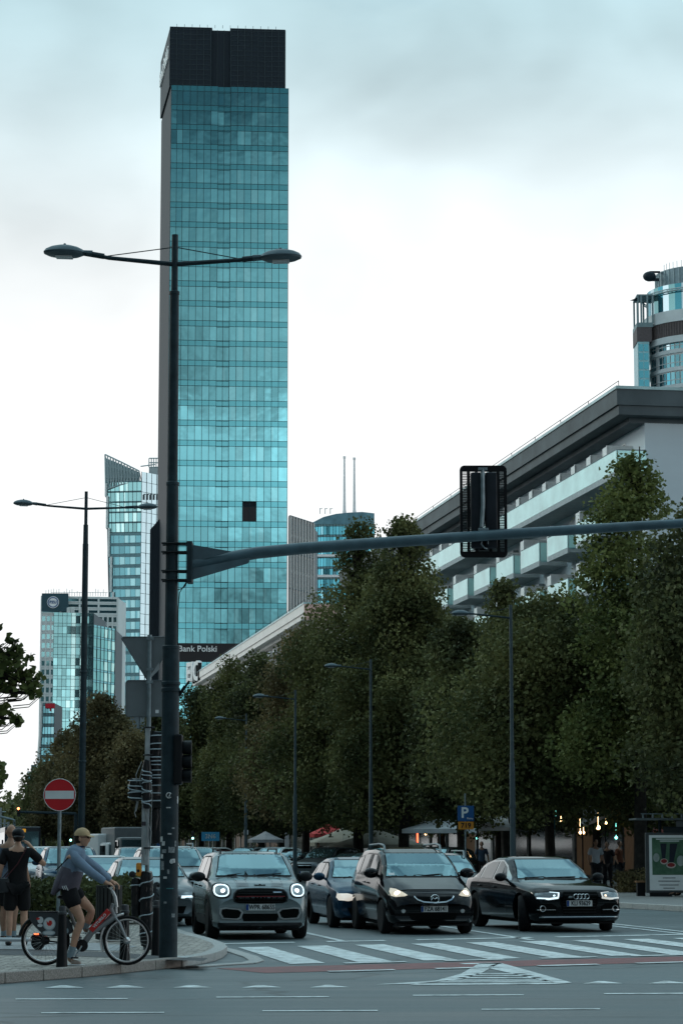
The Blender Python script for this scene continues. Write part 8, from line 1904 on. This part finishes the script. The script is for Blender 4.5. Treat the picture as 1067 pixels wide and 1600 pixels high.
BLKT = mat('black_cotton', (.010, .010, .011), .85, var=.3, bump=.3, bscale=15)
P = gnd(26, 1478, .12); T, J, hc = stand('person all in black with backward black cap and shoulder bag, seen from behind', P, pi + R(6), 1.80, 'tee', BLKT, BLKT, True, SKIN, 'cap', ((.42, .02, 1.22, .18, -.16, 1.52), (.22, .03, -.02)), (0, -1), .03)
b = MB(); b.box((.24, .13, .93), (.24, .08, .22), R(15), bev=.03); b.build('shoulder_bag', mat('bag_leather', (.02, .024, .027), .45, var=.2), T, smooth=30); b = MB(); b.tube([(-.12, .12, 1.47), (.0, .15, 1.25), (.18, .15, 1.04)], .010, 5); b.tube([(-.12, .12, 1.47), (-.13, .02, 1.53), (-.10, -.1, 1.45), (.1, -.16, 1.2), (.26, .0, 1.0)], .009, 5); b.build('bag_strap', mat('strap_maroon', (.05, .015, .018), .6), T)
FLOR = mat('dark_floral', (.02, .03, .05), .8, var=.9, vscale=14, col2=(.16, .20, .26))
P = gnd(14, 1470, .12); T, J, hc = stand('bald person in dark floral shirt, head showing above the black cap', P, pi - R(25), 1.88, 'tee', FLOR, BLKT, True, SKIN2, 'bald', ((.25, .0, -.02), (.22, .05, -.02)), (.4, -.9), -.03)
# e-scooter beside them
def kick_scooter():
    P = gnd(18, 1484, .12); T = thing('kick_scooter', 'white electric kick scooter with a red tail light at the feet of the two walkers', 'scooter', P, R(-12)); WH = mat('scooter_white', (.62, .66, .68), .35, coat=.5, var=.05)
    b = MB(); b.box((.0, 0, .15), (.62, .15, .055), bev=.02); b.build('deck', WH, T)
    for x in (-.42, .42): b = MB(); b.torus((x, 0, .11), .085, .026, 'Y', 28, 8); w = b.build('wheel', RUBBER, T, smooth=True); b = MB(); b.lathe([(.001, -.03), (.06, -.025), (.06, .025), (.001, .03)], (x, 0, .11), 16, 'Y'); b.build('hub', DARKPL, w)
    b = MB(); b.tube([(-.30, 0, .16), (-.40, 0, .22), (-.36, 0, .5), (-.30, 0, 1.05)], [.03, .035, .026, .024], 10); b.build('stem', WH, T, smooth=True); b = MB(); b.tube([(-.30, -.24, 1.06), (-.30, .24, 1.06)], .016, 8); b.build('handlebar', BLACK, T)
    b = MB(); b.torus((.42, 0, .11), .12, .022, 'Y', 16, 6, a0=R(20), a1=R(150)); b.build('rear_mudguard', BLACK, T, smooth=True); b = MB(); b.box((.535, 0, .19), (.02, .06, .025)); b.box((.40, -.03, .235), (.07, .01, .02)); b.build('tail_light', mat('tail_lit', (1, .1, .05), .4, var=0, emis=(1, .12, .04), estr=4), T)
kick_scooter()
# ---------------------------------------------------------------- people on the right pavement
WT = mat('white_tshirt', (.48, .52, .56), .85, var=.15); DT = mat('dark_clothes', (.02, .02, .024), .85, var=.3); RT = mat('rust_clothes', (.14, .05, .03), .85, var=.2); BT = mat('blue_clothes', (.06, .09, .14), .85, var=.2); PT = mat('pale_clothes', (.35, .33, .30), .85, var=.15)
def far_person(label, px, Y, h, tm, bm_, rz=0.0, legs=.1, sh=False): 
    p = at(px, 1325, Y); return stand(label, (p.x, Y, .13), rz, h, 'tee', tm, bm_, sh, SKIN2, 'short', face=(0, -1), legs=legs, group='people on the right pavement', detail=False)
far_person('person in a loose white t-shirt walking behind the black saloon', 930, 88, 1.80, WT, DT, R(20)); far_person('person in dark clothes right of the one in white', 948, 90, 1.72, DT, DT, R(-30)); far_person('person in pale top near the grey awning, left of the parked cars', 402, 146, 1.75, PT, DT, R(10)); far_person('person in dark clothes beside the red parasol', 497, 124, 1.75, DT, BT, R(40))
far_person('person in a white top left of the red parasol', 479, 128, 1.7, WT, DT, R(-20)); far_person('person in a rust top deep under the trees near the shelter', 967, 93, 1.75, RT, DT, R(60)); far_person('person in blue by the shop fronts left of the lamp behind the saloon', 752, 104, 1.76, BT, DT, R(0))
far_person('person in white by the shop fronts above the middle of the parked row', 432, 140, 1.72, WT, BT, R(15))
# legs of somebody sitting in the shelter
def sitter():
    p = at(1078, 1325, 76.2); T = thing('person', 'seated person in patterned trousers and laced boots at the right edge of the photo', 'person', (p.x, 76.2, .13))
    J = {'pelvis': ((.10, .25, .55), (.13, .12)), 'waist': ((.12, .28, .75), (.12, .10)), 'chest': ((.10, .25, .98), (.14, .11)), 'up': ((.08, .22, 1.10), .1), 'neck': ((.06, .2, 1.2), .05), 'skull': ((.05, .19, 1.28), .05),
         'hL': ((0, .18, .52), .09), 'kL': ((-.36, .02, .52), .06), 'aL': ((-.50, 0, .16), .038), 'tL': ((-.70, -.02, .06), .028), 'hR': ((0, .32, .52), .09), 'kR': ((-.28, .30, .50), .06), 'aR': ((-.30, .3, .12), .038), 'tR': ((-.50, .28, .04), .028),
         'sL': ((.05, .08, 1.08), .05), 'eL': ((-.05, .02, .82), .042), 'wL': ((-.24, .06, .66), .028), 'sR': ((.08, .40, 1.08), .05), 'eR': ((-.02, .46, .82), .042), 'wR': ((-.2, .36, .66), .028)}
    E = [('pelvis', 'waist'), ('waist', 'chest'), ('chest', 'up'), ('up', 'neck'), ('neck', 'skull'), ('pelvis', 'hL'), ('hL', 'kL'), ('kL', 'aL'), ('aL', 'tL'), ('pelvis', 'hR'), ('hR', 'kR'), ('kR', 'aR'), ('aR', 'tR'), ('up', 'sL'), ('sL', 'eL'), ('eL', 'wL'), ('up', 'sR'), ('sR', 'eR'), ('eR', 'wR')]
    hand(J, E, 'wL', (-1, .2, -.3), (0, 0, 1), (0, 1, 0), .5); hand(J, E, 'wR', (-1, -.2, -.3), (0, 0, 1), (0, -1, 0), .5)
    body = skin('body', J, E, SKIN2, None, root='pelvis'); hd, f, sd = head_mesh((.04, .19, 1.34), (-1, 0), 1, SKIN2); body = join([body, hd], 'body'); body.parent = T; eyes(T, (.04, .19, 1.34), f, sd)
    b = MB(); b.ball((.06, .19, 1.37), (.09, .085, .095), 14, 9); b.build('hair', HAIR, T, smooth=True)
    cloth('trousers', T, J, ['pelvis', 'hL', 'kL', 'aL', 'hR', 'kR', 'aR'], [('pelvis', 'hL'), ('hL', 'kL'), ('kL', 'aL'), ('pelvis', 'hR'), ('hR', 'kR'), ('kR', 'aR')], mat('patterned_cloth', (.02, .02, .025), .8, var=.9, vscale=20, col2=(.14, .07, .06)), 1.12, .008)
    cloth('top', T, J, ['waist', 'chest', 'up', 'sL', 'eL', 'sR', 'eR'], [('waist', 'chest'), ('chest', 'up'), ('up', 'sL'), ('sL', 'eL'), ('up', 'sR'), ('sR', 'eR')], DT, 1.12, .01)
    for k in 'LR': t_ = Vector(J['t' + k][0]); a_ = Vector(J['a' + k][0]); d_ = {'a': (tuple(a_), .05), 'b': ((a_.x - .01, a_.y, t_.z + .03), (.045, .045)), 'c': (tuple(t_), (.04, .035))}; skin('boot', d_, [('a', 'b'), ('b', 'c')], mat('boot_leather', (.02, .016, .014), .4), T)
sitter()
